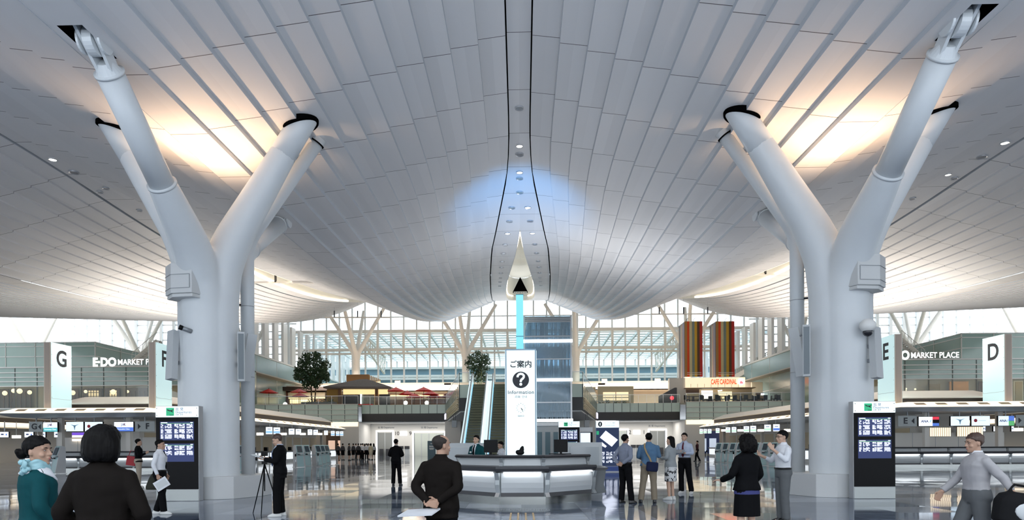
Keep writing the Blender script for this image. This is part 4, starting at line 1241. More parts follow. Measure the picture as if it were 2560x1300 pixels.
# ------------------------------------------------------------------ hanging panels and screens
def hung(name, px0, py0, px1, py1, Y, label, cat, fill, grp, body=BLACK, dep=.12, rod=True, yaw=0, zc=3.34):
    p0, p1 = P(px0, py1, Y), P(px1, py0, Y)
    c = (p0 + p1) / 2; w, h = (p1.x - p0.x), (p1.z - p0.z)
    t = thing(name, label, cat, c, yaw, grp)
    MB().box(-w / 2, w / 2, 0, dep, -h / 2, h / 2).build('housing', body, t, bevel=.01)
    fill(t, w, h)
    if rod:
        r = MB(); r.bar((0, dep / 2, h / 2), (0, dep / 2, zc - c.z), .05); r.build('hanger', GREYM, t)
    return t
def scr(t, w, h, m, x0=0, x1=1, z0=0, z1=1, name='screen', e=.02):
    return MB().box(-w / 2 + e + (w - 2 * e) * x0, -w / 2 + e + (w - 2 * e) * x1, -.016 if name == 'colour_band' else -.012, 0, -h / 2 + e + (h - 2 * e) * z0, -h / 2 + e + (h - 2 * e) * z1).build(name, m, t)
TRANSL = mat('translucent_grey_sign', (.46, .49, .48), .4)
def arrow(t, x, z, s, d):
    MB().slab([(x + d * s * .5, z), (x - d * s * .5, z + s), (x - d * s * .5, z - s)][::d], -.02, -.01).build('arrow', INK, t)
def f_letter(ch, left):
    def f(t, w, h):
        if left: text('letter', ch, .5, INK, t, (-w * .12, -.02, 0), bold=.012); arrow(t, w * .28, 0, .17, -1)
        else: arrow(t, -w * .28, 0, .17, 1); text('letter', ch, .5, INK, t, (w * .14, -.02, 0), bold=.012)
    return f
def f_jal(col, cls):
    def f(t, w, h):
        scr(t, w, h, SCRW); b = scr(t, w, h, col, 0, 1, 0, .42, 'colour_band')
        text('logo', 'JAL', .22, INKN, t, (0, -.02, h * .2)); text('lettering', cls, .12, SCRW, b, (0, -.02, -h * .25))
        MB().slab([(-.02, h * .12), (.06, h * .36), (.09, h * .36), (.03, h * .12)], -.022, -.014).build('logo_stroke', INKR, t)
    return f
def f_tree(t, w, h):
    s = scr(t, w, h, SCR2)
    m = MB(); m.slab([(-.28, .14), (-.05, .08), (0, .09), (.05, .08), (.28, .16), (.06, .03), (.02, -.1), (.01, -.2), (-.02, -.2), (-.03, -.1), (-.07, .03)], -.02, -.013); m.build('motif', mat('motif_soft_blue', (.25, .50, .68), .5), s)
def f_red(t, w, h):
    s = scr(t, w, h, SCR2)
    m = MB(); m.slab([(-.3 + .1 * math.cos(2 * PI * k / 20), .02 + .1 * math.sin(2 * PI * k / 20)) for k in range(20)], -.02, -.013); d = m.build('red_disc', INKR, s)
    MB().box(-.15, .3, -.02, -.013, .0, .015).build('thin_line', mat('pale_teal_ink', (.35, .6, .6), .5), s)
def f_ana1(t, w, h):
    scr(t, w, h, SCRW, 0, .68); 
    for q, m_ in enumerate((SCRN, BLACK, SCRR)): scr(t, w, h, m_, .69, 1, q * .345, q * .345 + .31, 'colour_band')
    text('logo', 'ANA', .2, INKN, t, (-w * .2, -.02, 0), bold=.004); MB().slab([(w * .02, -.06), (w * .07, .08), (w * .13, .08), (w * .07, -.06)], -.02, -.013).build('logo_stroke', SCRI, t)
def f_ana2(t, w, h):
    scr(t, w, h, SCR2, 0, .65); scr(t, w, h, SCRG, .66, 1, 0, .48, 'colour_band'); scr(t, w, h, SCRN, .66, 1, .5, 1, 'colour_band')
    text('logo', 'ANA', .19, INKN, t, (-w * .2, -.02, 0), bold=.004); MB().slab([(w * .03, -.06), (w * .08, .08), (w * .14, .08), (w * .08, -.06)], -.02, -.013).build('logo_stroke', SCRI, t)
GF = 'screens over the front counters'
Yh = 41.2
hung('row_sign', 74, 1054, 106, 1080, Yh, 'grey hanging panel with G and a left arrow', 'sign', f_letter('G', True), 'letter panels', TRANSL, .06)
hung('airline_screen', 108, 1055, 144, 1080, Yh, 'hanging screen with a teal lower band beside the G panel', 'screen', f_jal(SCRT, 'Economy Class'), GF)
hung('airline_screen', 165, 1054, 209, 1079, Yh, 'pale hanging screen with a blue tree motif left of the black bob', 'screen', f_tree, GF)
hung('airline_screen', 212, 1054, 257, 1079, Yh, 'pale hanging screen with a small red disc over the black bob', 'screen', f_red, GF)
hung('airline_screen', 285, 1054, 334, 1079, Yh, 'hanging screen with a blue lower band beside the F panel', 'screen', f_jal(SCRN, 'Executive Class'), GF)
hung('row_sign', 338, 1053, 386, 1079, Yh, 'grey hanging panel with a right arrow and F', 'sign', f_letter('F', False), 'letter panels', TRANSL, .06)
hung('row_sign', 2246, 1039, 2292, 1066, Yh, 'grey hanging panel with E and a left arrow', 'sign', f_letter('E', True), 'letter panels', TRANSL, .06)
hung('airline_screen', 2296, 1041, 2348, 1066, Yh, 'hanging screen with red and blue blocks beside the E panel', 'screen', f_ana1, GF)
hung('airline_screen', 2376, 1040, 2424, 1065, Yh, 'pale hanging screen with a blue tree motif over the right counter', 'screen', f_tree, GF)
hung('airline_screen', 2428, 1039, 2475, 1065, Yh, 'pale hanging screen with a small red disc over the right counter', 'screen', f_red, GF)
hung('airline_screen', 2495, 1039, 2536, 1065, Yh, 'hanging screen with blue and green blocks beside the D panel', 'screen', f_ana2, GF)
hung('row_sign', 2540, 1037, 2585, 1065, Yh, 'grey hanging panel with a right arrow and D', 'sign', f_letter('D', False), 'letter panels', TRANSL, .06)
def f_small(t, w, h):
    s = scr(t, w, h, SCRW); MB().box(-w * .3, -w * .02, -.02, -.013, -.03, .06).build('logo', INKN, s); MB().box(w * .2, w * .32, -.02, -.013, -.06, .06).build('round_mark', SCRN, s)
for px0, px1, lb in ((-2, 22, 'at the left edge of the hall'), (61, 84, 'left of the letter G panel'), (107, 114, 'half hidden behind a white post'), (135, 156, 'below the teal-banded screen')):
    hung('desk_screen', px0, 1079, px1, 1094, 47, f'small white airline screen {lb}', 'screen', f_small, 'small screens inside the left island')
for px0, px1, lb in ((2483, 2505, 'below the red-disc screen'), (2528, 2535, 'narrow one below the D screen'), (2457, 2464, 'narrow one beside the striped lamp panel')):
    hung('desk_screen', px0, 1065, px1, 1079, 47, f'small white airline screen {lb}', 'screen', f_small, 'small screens inside the right island')
# backlit panels under the screens
def striped(px0, py0, px1, py1, Y, label, n):
    p0, p1 = P(px0, py1, Y), P(px1, py0, Y); c = (p0 + p1) / 2; w, h = p1.x - p0.x, p1.z - p0.z
    t = thing('backlit_panel', label, 'panel', (c.x, Y, c.z), 0, 'striped backlit panels')
    MB().box(-w / 2, w / 2, .02, .08, -h / 2, h / 2).build('frame', mat('panel_brown', (.25, .17, .10), .5), t)
    s = MB()
    for i in range(n): s.box(-w / 2 + w * (i + .12) / n, -w / 2 + w * (i + .8) / n, 0, .02, -h / 2, h / 2)
    s.build('lit_stripe', glow('warm_lit_stripe', (1, .82, .58), 1.3), t)
striped(2320, 1069, 2378, 1091, 43.55, 'warm striped backlit panel below the red-blocked screen', 11)
striped(2393, 1067, 2458, 1091, 43.55, 'warm striped backlit panel behind the blurred walker', 12)
p0, p1 = P(180, 1103, 43.55), P(236, 1081, 43.55); c = (p0 + p1) / 2; w, h = p1.x - p0.x, p1.z - p0.z
t = thing('backlit_panel', 'purple headed backlit price panel left of the black bob', 'panel', (c.x, 43.55, c.z))
MB().box(-w / 2, w / 2, 0, .06, -h / 2, h / 2).build('lit_panel', glow('warm_white_lit', (1, .9, .75), 1.2), t)
MB().box(-w / 2, w / 2, -.01, 0, h * .18, h / 2).build('header', glow('purple_lit', (.18, .08, .6), 1.0), t)
MB().box(-w / 2, w / 2, -.01, 0, -h * .2, -h * .1).build('divider', mat('panel_brown2', (.35, .25, .15), .5), t)
# rows of tilted screens down the aisle sides
def aisle_screen(px, w_px, py0, py1, sg, label, band):
    xx = sg * 20.6
    Y = PXX(px, 1078, xx).y
    p0, p1 = P(px - w_px / 2, py1, Y), P(px + w_px / 2, py0, Y)
    c = (p0 + p1) / 2; w, h = p1.x - p0.x, p1.z - p0.z
    t = thing('aisle_screen', label, 'screen', (xx, Y, c.z), -sg * .12, f'screens along the {"left" if sg < 0 else "right"} aisle')
    m = MB(); m.loft([[(-w / 2, 0, -h / 2), (w / 2, 0, -h / 2), (w / 2, 0, h / 2), (-w / 2, 0, h / 2)], [(-w * .35 + sg * .1, .42, -h * .3), (w * .35 + sg * .1, .42, -h * .3), (w * .35 + sg * .1, .42, h * .3), (-w * .35 + sg * .1, .42, h * .3)]])
    m.build('housing', BLACK, t)
    s = scr(t, w, h, SCRW); scr(t, w, h, band, 0, 1, .12, .45, 'colour_band', .03)
    MB().box(-w * .25, w * .25, -.02, -.013, h * .15, h * .25).build('logo', mat('soft_blue_ink', (.4, .55, .8), .5), s)
    r = MB(); r.bar((0, .2, h / 2 - .1), (0, .2, 3.36 - c.z), .05); r.build('hanger', GREYM, t)
ORD = 'nearest second third fourth fifth sixth seventh eighth ninth tenth eleventh twelfth'.split()
for i, (px, wp, a, b) in enumerate(((673, 17, 1067, 1086), (692, 17, 1068, 1086), (729, 15, 1071, 1087), (746, 14, 1072, 1087), (775, 12, 1073, 1088), (789, 12, 1074, 1088), (815, 10, 1076, 1088), (832, 10, 1077, 1090), (844, 9, 1078, 1090), (854, 9, 1078, 1090))):
    aisle_screen(px, wp, a, b, -1, f'{ORD[i]} hanging screen along the left aisle, counted from the column', SCRI if i < 2 or i > 6 else SCRW)
for i, (px, wp, a, b) in enumerate(((1941, 17, 1060, 1079), (1919, 17, 1061, 1079), (1883, 15, 1064, 1081), (1866, 14, 1065, 1081), (1835, 12, 1067, 1082), (1820, 12, 1068, 1082), (1794, 10, 1070, 1083), (1774, 10, 1072, 1084), (1763, 9, 1072, 1084), (1753, 9, 1072, 1085))):
    aisle_screen(px, wp, a, b, 1, f'{ORD[i]} hanging screen along the right aisle, counted from the column', SCRN if i == 0 else SCRGB)
for sg, wd, lst in ((-1, 'left', (650, 709, 757, 799, 41, 94)), (1, 'right', (1969, 1902, 1851, 1810, 2546, 2262))):
    for i, px in enumerate(lst):
        Y = PXX(px, 1078, sg * 22.3).y if i < 4 else 48
        p = P(px, (1085 if sg < 0 else 1076) if i < 4 else (1092 if sg < 0 else 1074), Y)
        t = thing('hanging_lamp', f'{ORD[i]} small glowing lamp hung inside the {wd} island', 'lamp', (p.x, Y, p.z), 0, f'lamps inside the {wd} island')
        MB().box(-.28, .28, -.1, .1, -.11, .11).build('lamp_body', LAMPW, t, bevel=.03)
        MB().bar((0, 0, .1), (0, 0, 3.34 - p.z), .03).build('hanger', GREYM, t)

# ------------------------------------------------------------------ self-service kiosks
KTEAL = mat('kiosk_teal', (.36, .53, .55), .4)
KGREY = mat('kiosk_grey', (.50, .52, .54), .4)
def make_kiosk():
    t = thing('checkin_kiosk', '', 'kiosk')
    side = [(-.30, 0), (-.36, .06), (-.16, .98), (-.24, 1.02), (-.02, 1.52), (.06, 1.58), (.26, 1.52), (.30, 1.2), (.30, 0)]
    m = MB(); m.xslab(side, -.34, -.29); m.xslab(side, .29, .34); m.build('side_cheek', KGREY, t)
    m = MB(); m.xslab([(a * .96, z * .99) for a, z in side], -.29, .29); m.build('body', KTEAL, t)
    m = MB(); m.xslab([(-.245, 1.06), (-.255, 1.07), (-.06, 1.49), (-.05, 1.48)], -.21, .21); m.build('screen', mat('kiosk_screen', (.05, .07, .09), .15), t)
    m = MB(); m.box(-.26, .26, -.34, -.14, .96, 1.01); m.box(-.1, .1, -.36, -.30, .90, .96); m.build('shelf', LGREY, t)
    m = MB(); m.box(-.2, .0, -.275, -.2, .84, .90); m.build('printer_slot', BLACK, t)
    m = MB(); m.box(-.40, .40, -.36, .34, 0, .03); m.build('base_plate', STEEL, t)
    return t
kio = None
def kiosk(px, py, sg, rz, label, grp):
    global kio
    q = PG(px, py)
    if kio is None: kio = make_kiosk(); o = kio; o.location = q; o.rotation_euler = (0, 0, rz)
    else: o = dup(kio, q, rz)
    o['label'] = label; o['group'] = grp; o.scale = (.86, .86, 1)
for i, (px, py, rz) in enumerate(((747, 1168, .8), (765, 1165, .95), (793, 1164, 1.0), (804, 1160, 1.0), (815, 1157, 1.0))):
    kiosk(px, py, -1, rz, f'{ORD[i]} teal self-service kiosk in the left row, counted from the column', 'kiosks on the left')
for i, (px, py, rz) in enumerate(((1938, 1166, -1.1), (1916, 1164, -1.05), (1893, 1162, -1.05), (1872, 1160, -1.0), (1852, 1158, -1.0), (1834, 1157, -1.0), (1816, 1156, -.95), (1799, 1155, -.95))):
    kiosk(px, py, 1, rz, f'{ORD[i]} teal self-service kiosk in the right row, counted from the column', 'kiosks on the right')
kiosk(597, 1176, -1, .9, 'teal kiosk glimpsed between the left column and its pipe', 'kiosks on the left')
t = None
q = PG(146, 1184)
o = dup(kio, q, -.5, 'self-service kiosk standing alone behind the woman with the scarf', 'kiosks on the left')
# barrier posts with belts
def barrier(px, py, label, grp, h=.95):
    q = PG(px, py)
    t = thing('barrier_post', label, 'barrier post', q, 0, grp)
    m = MB(); m.tube([(0, 0, .02), (0, 0, h)], .035, 10); m.build('pole', STEEL, t, True)
    m = MB(); m.tube([(0, 0, 0), (0, 0, .03)], .17, 16); m.build('foot', STEEL, t, True)
    m = MB(); m.tube([(0, 0, h - .15), (0, 0, h + .02)], .05, 10); m.build('head', BLACK, t, True)
GB = 'barrier posts'
for px, py, lb in ((641, 1192, 'barrier post beside the pipe of the left column'), (739, 1171, 'barrier post before the first left kiosk'), (795, 1168, 'barrier post before the third left kiosk'), (826, 1164, 'barrier post past the last left kiosk'), (843, 1162, 'barrier post nearest the far crowd'),
                   (193, 1173, 'barrier post before the left front counter'), (51, 1168, 'barrier post left of the woman with the scarf'), (1789, 1160, 'barrier post before the last right kiosk'), (1812, 1163, 'barrier post before the seventh right kiosk'), (1834, 1165, 'barrier post before the sixth right kiosk'), (1767, 1155, 'barrier post past the last right kiosk')):
    barrier(px, py, lb, GB)
def belt(a, b, label):
    p, q = PG(*a), PG(*b); m = MB(); d = q - p
    m.bar((0, 0, .86), (d.x, d.y, .86), .012, .06)
    o = m.build('barrier_belt', mat('belt_grey', (.30, .34, .36), .6)); o.location = p; tag(o, label, 'barrier belt', 'barrier belts')
belt((739, 1171), (795, 1168), 'grey belt between the posts before the left kiosks'); belt((795, 1168), (826, 1164), 'grey belt past the third left kiosk')
belt((1812, 1163), (1789, 1160), 'grey belt before the far right kiosks'); belt((1834, 1165), (1812, 1163), 'grey belt before the middle right kiosks')

# ================================================================== departure gates under the mezzanine
GW = mat('gate_wall', (.74, .72, .68), .5)
YG = 97.0
m = MB(); m.box(-24, 24, YG, YG + .4, 0, 4.6); m.build('wall_gate', GW); struct(bpy.data.objects['wall_gate'])
m = MB(); m.box(-24, 24, YM + .3, YG, 4.6, 4.7); m.build('ceiling_gate', WHITE); struct(bpy.data.objects['ceiling_gate'])
m = MB(); m.box(-24, -21.5, 90, YG, 0, 4.6); m.box(21.4, 24, 90, YG, 0, 4.6); m.build('wall_gate_sides', GW); struct(bpy.data.objects['wall_gate_sides'])
for sg, nm in ((-1, 'left'), (1, 'right')):
    d = lamp('gate_light_' + nm, 'AREA', (sg * 15.5, 94.2, 4.45), (sg * 15.5, 94.2, 0), 75, (1, .97, .92), shape='RECTANGLE', size=11, size_y=2.5)
FRAMEL = glow('gate_lit_frame', (1, .98, .95), 1.1)
def gate(px0, px1, py, label, opening):
    x0, x1 = PX(px0, YG), PX(px1, YG); z = PZ((px0 + px1) / 2, py, YG); w = x1 - x0
    t = thing('departure_gate', label, 'gate', ((x0 + x1) / 2, YG, 0), 0, 'departure gates')
    e = .22
    fr = MB(); fr.box(-w / 2, -w / 2 + e, -.12, 0, 0, z); fr.box(w / 2 - e, w / 2, -.12, 0, 0, z); fr.box(-w / 2 + e, w / 2 - e, -.12, 0, z - e, z); fr.build('lit_frame', FRAMEL, t)
    s = MB(); s.box(-w / 2 + e, -w / 2 + e + .1, -.08, 0, 0, z - e); s.box(w / 2 - e - .1, w / 2 - e, -.08, 0, 0, z - e); s.build('frame_edging', GREYM, t)
    d = MB(); d.box(-w / 2 + e + .1, w / 2 - e - .1, -.03, -.01, 0, z - e - .1); dd = d.build('door_panel', mat('gate_frosted' if not opening else 'gate_opening', (.60, .64, .58) if not opening else (.30, .31, .30), .25), t)
    j = MB()
    n = 4 if not opening else 2
    for i in range(1, n): x = -w / 2 + e + (w - 2 * e) * i / n; j.box(x - .05, x + .05, -.05, -.03, 0, z - e - .1)
    j.build('door_joint', LGREY, dd)
    if opening:
        m_ = MB()
        for i in (-1, 1): m_.box(i * w * .18 - .25, i * w * .18 + .25, -.5, -.1, 0, 1.0)
        m_.build('ticket_reader', DARK, t)
gate(940, 985, 1076, 'glowing framed departure gate nearest the far crowd', True)
gate(1031, 1114, 1078, 'wide glowing departure gate with frosted doors left of the escalators', False)
gate(1620, 1667, 1072, 'glowing framed departure gate right of the number 1', True)
gate(1536, 1572, 1072, 'glowing framed departure gate behind the man with folded hands', False)
for s_, px, py in (('10', 992, 1084), ('9', 1026, 1084), ('2', 1575, 1081), ('1', 1610, 1081)):
    p = P(px, py, YG - .03); tag(text('gate_number', s_, .75, INK, None, (p.x, p.y, p.z)), f'black gate number {s_} on the white wall', 'number', 'gate numbers')
for px, py in ((965, 1069), (1073, 1069), (1642, 1065)):
    p = P(px, py, YG - .03); o = text('gate_lettering', '出 発 Departures', .33, INKG, None, (p.x, p.y, p.z))
    tag(o, {965: 'lettering over the gate nearest the far crowd', 1073: 'lettering over the wide frosted gate', 1642: 'lettering over the gate right of number 1'}[px], 'lettering', 'gate lettering')
for px, py, lb in ((1009, 1084, 'between the numbers 10 and 9'), (1592, 1081, 'between the numbers 2 and 1')):
    p = P(px, py, YG - .05); o = MB().box(-.5, .5, -.06, 0, -.32, .32).build('lit_notice', glow('notice_white', (1, 1, 1), 1.2)); o.location = p; tag(o, f'small white lit notice {lb}', 'sign', 'lit notices')
# grey turnstile stands between the gates
for i, px in enumerate((1003, 1018, 1583, 1597, 1612)):
    p = P(px, 1138, YG - 1.2); t = thing('ticket_stand', f'{ORD[i]} low grey ticket stand before the gate wall, counted from the left', 'stand', (p.x, YG - 1.2, 0), 0, 'ticket stands')
    MB().box(-.32, .32, -.2, .2, .0, 1.0).build('body', LGREY, t); MB().box(-.34, .34, -.24, .22, 1.0, 1.4).build('screen_head', DARK, t)
q = PG(1079, 1148)
t = thing('direction_totem', 'slate blue information totem left of the man with hands behind', 'sign', (q.x, q.y, 0)); s = (q.y) / 1707
MB().box(-10 * s, 10 * s, 0, .15, 0, 46 * s).build('panel', mat('totem_slate', (.10, .17, .22), .5), t)
m = MB()
for z, w in ((39, 2.5), (33, 6), (31, 6), (27, 6), (25, 5)): m.box(-w * s, w * s, -.01, 0, (z - .7) * s, (z + .7) * s)
m.build('white_print', WHITE, t)

# ================================================================== market halls left and right
MGL = mat('market_green_glass', (.27, .37, .32), .12, spec=.8, vary=.12, vscale=.15)
MFR = mat('market_metal', (.60, .58, .54), .4)
INT = mat('shop_interior_dark', (.10, .06, .04), .6)
CREAM = mat('shop_cream', (.70, .62, .48), .6)
ORANGE = mat('orange_timber', (.55, .24, .06), .5, vary=.25, vscale=2)
def market(sg, wd):
    ref = 1118 if sg < 0 else 1105
    Yf = 86.0
    t = thing('market_hall', f'two storey green glass market hall behind the {wd} check-in island', 'building', (sg * 36, Yf, 0)); 
    def X(x): return x - sg * 36
    lo = lambda a, b: (min(X(a), X(b)), max(X(a), X(b)))
    xin, xout, xcor = sg * 36.0, sg * 112, sg * 54.5
    zb, zs0, zs1, zr, zt2 = 5.0, 6.5, 9.35, 11.75, 14.95
    a = MB(); x0, x1 = lo(xin, xout); a.box(x0, x1, 0, .25, zs1, zr); a.box(x0, x1, 0, .25, zb - .3, zs0); a.build('glass_wall', MGL, t)
    b = MB()
    for z in (zs0, zs1, zs1 + .6, zs1 + 1.15, zs1 + 1.75, zr): b.box(x0, x1, -.12, 0, z - .06, z + .06)
    b.box(x0, x1, -.16, .3, zr - .05, zr + .1)
    b.build('horizontal_fin', MFR, t)
    j = MB()
    for i in range(27):
        x = X(xin + sg * 2.9 * i); j.box(x - .04, x + .04, -.05, 0, zb, zr)
    j.build('groove', mat('dark_joint2', (.09, .10, .09), .5), t)
    # upper storey set back behind a corner
    u = MB(); x0u, x1u = lo(xcor, xout); u.box(x0u, x1u, .0, .25, zr, zt2); xs0, xs1 = lo(xcor, xcor + sg * .25); u.box(xs0, xs1, .25, 34, zr, zt2); up = u.build('upper_wall', MGL, t)
    k = MB()
    for z in (zr + 1.4, zt2 - .5, zt2): k.box(x0u, x1u, -.06, 0, z - .05, z + .05); xq0, xq1 = lo(xcor - sg * .06, xcor); k.box(xq0, xq1, -.06, 34, z - .05, z + .05)
    for i in range(15): x = X(xcor + sg * 3.9 * i); k.box(x - .04, x + .04, -.06, 0, zr, zt2)
    for i in range(6): y = 5.6 * i; xq0, xq1 = lo(xcor - sg * .06, xcor); k.box(xq0, xq1, y - .04, y + .04, zr, zt2)
    k.build('window_bar', MFR, up)
    # flat roof, shop floor and shop fronts
    r = MB(); r.box(x0, x1, .25, 34, zr - .2, zr - .05); r.box(x0, x1, .25, 34, zs0 - .3, zs0 - .05); r.build('floor_slab', STONE, t)
    i_ = MB(); i_.box(x0, x1, 3.2, 3.4, zs0, zs1 + .3); bw = i_.build('shop_back_wall', mat('shop_dim_wall', (.42, .34, .25), .6), t)
    sd = MB(); xe0, xe1 = lo(xin, xin + sg * .2); sd.box(xe0, xe1, .25, 6, 5, zr); sd.build('end_wall', MGL, t)
    wdw = MB(); wdw.box(x0, x1, .02, .05, zs0, zs1); wdw.build('shop_window', glass('shop_glass', (.86, .92, .90), .015), t)
    wb = MB()
    for i in range(27):
        x = X(xin + sg * 2.9 * i); wb.box(x - .07, x + .07, .0, .12, zs0, zs1)
    wb.build('window_post', MFR, t)
    # shop fittings seen through the glass
    rnd = random.Random(4 if sg < 0 else 8)
    specs = ((0, 22, 'dark'), (29, 77, 'dark'), (178, 196, 'dark'), (207, 255, 'lattice'), (260, 300, 'lattice'), (316, 372, 'dark')) if sg < 0 else ((2256, 2312, 'shelf'), (2322, 2350, 'board'), (2374, 2421, 'orange'), (2448, 2462, 'dark'), (2534, 2560, 'timber'))
    for px0, px1, kind in specs:
        p0, p1 = PX(px0, Yf + 2.6), PX(px1, Yf + 2.6)
        s_ = MB(); w0, w1 = X(p0), X(p1)
        if kind in ('dark', 'lattice'):
            s_.box(w0, w1, 2.6, 2.75, zs0 + .2, zs1 - .1)
            f = s_.build('shop_front', INT, t)
            g = MB(); n = max(2, int((w1 - w0) / .55))
            if kind == 'lattice':
                g.box(w0 + .8, w1 - .3, 2.54, 2.6, zs0 + 1.1, zs1 - .4)
                gg = g.build('lit_paper_screen', glow('paper_screen', (.85, .62, .36), .75), f)
                g = MB()
                for i in range(n + 1): g.box(lerp(w0 + .8, w1 - .3, i / n) - .04, lerp(w0 + .8, w1 - .3, i / n) + .04, 2.5, 2.56, zs0 + .2, zs1 - .1)
                for z in (zs0 + 1.1, zs0 + 1.7, zs0 + 2.2): g.box(w0, w1, 2.5, 2.56, z - .04, z + .04)
                g.build('lattice', INT, f)
            else:
                for i in range(n + 1): g.box(lerp(w0, w1, i / n) - .035, lerp(w0, w1, i / n) + .035, 2.5, 2.6, zs0 + .2, zs1 - .5)
                g.build('lattice', mat('brown_lattice', (.16, .08, .05), .6), f)
        elif kind == 'orange' or kind == 'timber':
            s_.box(w0, w1, 2.5, 2.7, zs0 + .2, zs1 - .1); f = s_.build('shop_front', ORANGE if kind == 'orange' else CREAM, t)
            if kind == 'timber': MB().box(w0 + .15, w0 + 1.0, 2.4, 2.5, zs0 + .2, zs1 - .2).build('hanging_board', mat('gold_board', (.38, .26, .12), .6), f)
        elif kind == 'board':
            s_.box(w0, w1, 2.5, 2.7, zs0 + .9, zs1 - .4); f = s_.build('notice_board', mat('bronze_board', (.22, .15, .07), .6, vary=.2), t)
        else:
            s_.box(w0, w1, 2.5, 2.7, zs0 + .4, zs1 - 1.2); f = s_.build('lit_shelf', mat('shelf_mix', (.30, .20, .10), .6, vary=.5, vscale=4), t)
    for px, py, r in (((12, 983, .5), (34, 977, .45), (49, 978, .55), (74, 981, .45), (182, 982, .5), (283, 980, .55), (214, 979, .35), (319, 979, .3)) if sg < 0 else ((2265, 972, .2), (2264, 977, .2), (2449, 997, .4), (2288, 973, .2))):
        p = P(px, py, Yf + 1.4)
        r *= .62; MB().ell((X(p.x), 1.4, p.z), (r, r * .9, r)).build('lantern', glow('paper_lantern', (1, .80, .52), 1.2), t, True)
    return t
market(-1, 'left'); market(1, 'right')
for sg, nm in ((-1, 'left'), (1, 'right')):
    lamp('shop_light_' + nm, 'AREA', (sg * 60, 87.2, 9.2), (sg * 60, 88.6, 7), 40, (1, .72, .45), shape='RECTANGLE', size=46, size_y=1.0)
WSIGN = glow('white_sign_letters', (1, 1, 1), 1.5)
def market_sign(sg, wd, px_edo, px_m0, px_m1):
    ys, ym = (905, 905) if sg < 0 else (888, 887)
    Y = 85.7
    p = P((px_edo[0] + px_edo[1]) / 2, ys, Y)
    t = thing('market_sign', f'white lit lettering along the roof edge of the {wd} market hall', 'sign', (p.x, Y, p.z), 0, 'market signs')
    t1 = text('lettering', 'E·DO', 1.0, WSIGN, t, (0, 0, 0), bold=.05)
    w = PX(px_edo[1], Y) - PX(px_edo[0], Y); b = t1.data; xs = [v.co.x for v in b.vertices]; zs = [v.co.z for v in b.vertices]
    kx, kz = w / (max(xs) - min(xs)), 1.18 / (max(zs) - min(zs)); cx, cz = (max(xs) + min(xs)) / 2, (max(zs) + min(zs)) / 2
    for v in b.vertices: v.co.x = (v.co.x - cx) * kx; v.co.z = (v.co.z - cz) * kz
    t2 = text('lettering', 'MARKET PLACE', .8, WSIGN, t, (0, 0, 0), bold=.014)
    a, c = PX(px_m0, Y) - p.x, PX(px_m1, Y) - p.x; b = t2.data; xs = [v.co.x for v in b.vertices]; zs = [v.co.z for v in b.vertices]
    for v in b.vertices:
        v.co.x = a + (v.co.x - min(xs)) / (max(xs) - min(xs)) * (c - a) if False else v.co.x
    x0_, x1_, z0_, z1_ = min(xs), max(xs), min(zs), max(zs)
    for v in b.vertices:
        v.co.x = a + (v.co.x - x0_) / (x1_ - x0_) * (c - a); v.co.z = (v.co.z - (z0_ + z1_) / 2) * .72 / (z1_ - z0_) - .02
    r = MB(); r.box(PX(px_edo[0], Y) - p.x, c, .02, .06, -.62, -.56); r.box(PX(px_edo[0], Y) - p.x, c, .02, .06, 11.8 - p.z, 11.86 - p.z)
    r.build('sign_rail', MFR, t)
market_sign(-1, 'left', (232, 291), 296, 414)
market_sign(1, 'right', (2213, 2274), 2279, 2399)
# sloping maintenance stairs by the back columns
for sg, wd, a, b in ((-1, 'left', (330, 905), (392, 852)), (1, 'right', (2312, 898), (2254, 848))):
    p, q = P(*a, 88.5), P(*b, 92)
    t = thing('maintenance_stair', f'sloping white maintenance stair above the {wd} market sign', 'stair', p, 0, 'maintenance stairs'); d = q - p
    m = MB(); m.bar((0, 0, 0), d, .12, .5); m.bar((0, 1.2, 0), d + Vector((0, 1.2, 0)), .12, .5); m.build('stringer', BEAMW, t)
    st = MB()
    for i in range(14): c = d * (i / 13); st.box(c.x - .2, c.x + .2, c.y, c.y + 1.2, c.z - .03, c.z + .03)
    st.build('steps', MFR, t)
    h = MB(); h.bar((0, 0, 1.2), d + Vector((0, 0, 1.2)), .06)
    for i in range(8): c = d * (i / 7); h.bar(c, c + Vector((0, 0, 1.2)), .04)
    h.build('handrail', MFR, t)
for px, py, lb in ((89, 911, 'left'), (2538, 892, 'right')):
    p = P(px, py, 86.6); t = thing('roof_unit', f'small white box unit on the {lb} market roof edge', 'equipment', (p.x, 86.6, 11.8), 0, 'roof units')
    MB().box(-.45, .45, -.3, .3, 0, 1.0).build('housing', WHITE, t, bevel=.03); k = 1 if px < 1000 else -1
    MB().tube([(k * .75, 0, .1), (k * .95, -.1, .45)], .12, 10).build('lamp_head', BLACK, t, True)

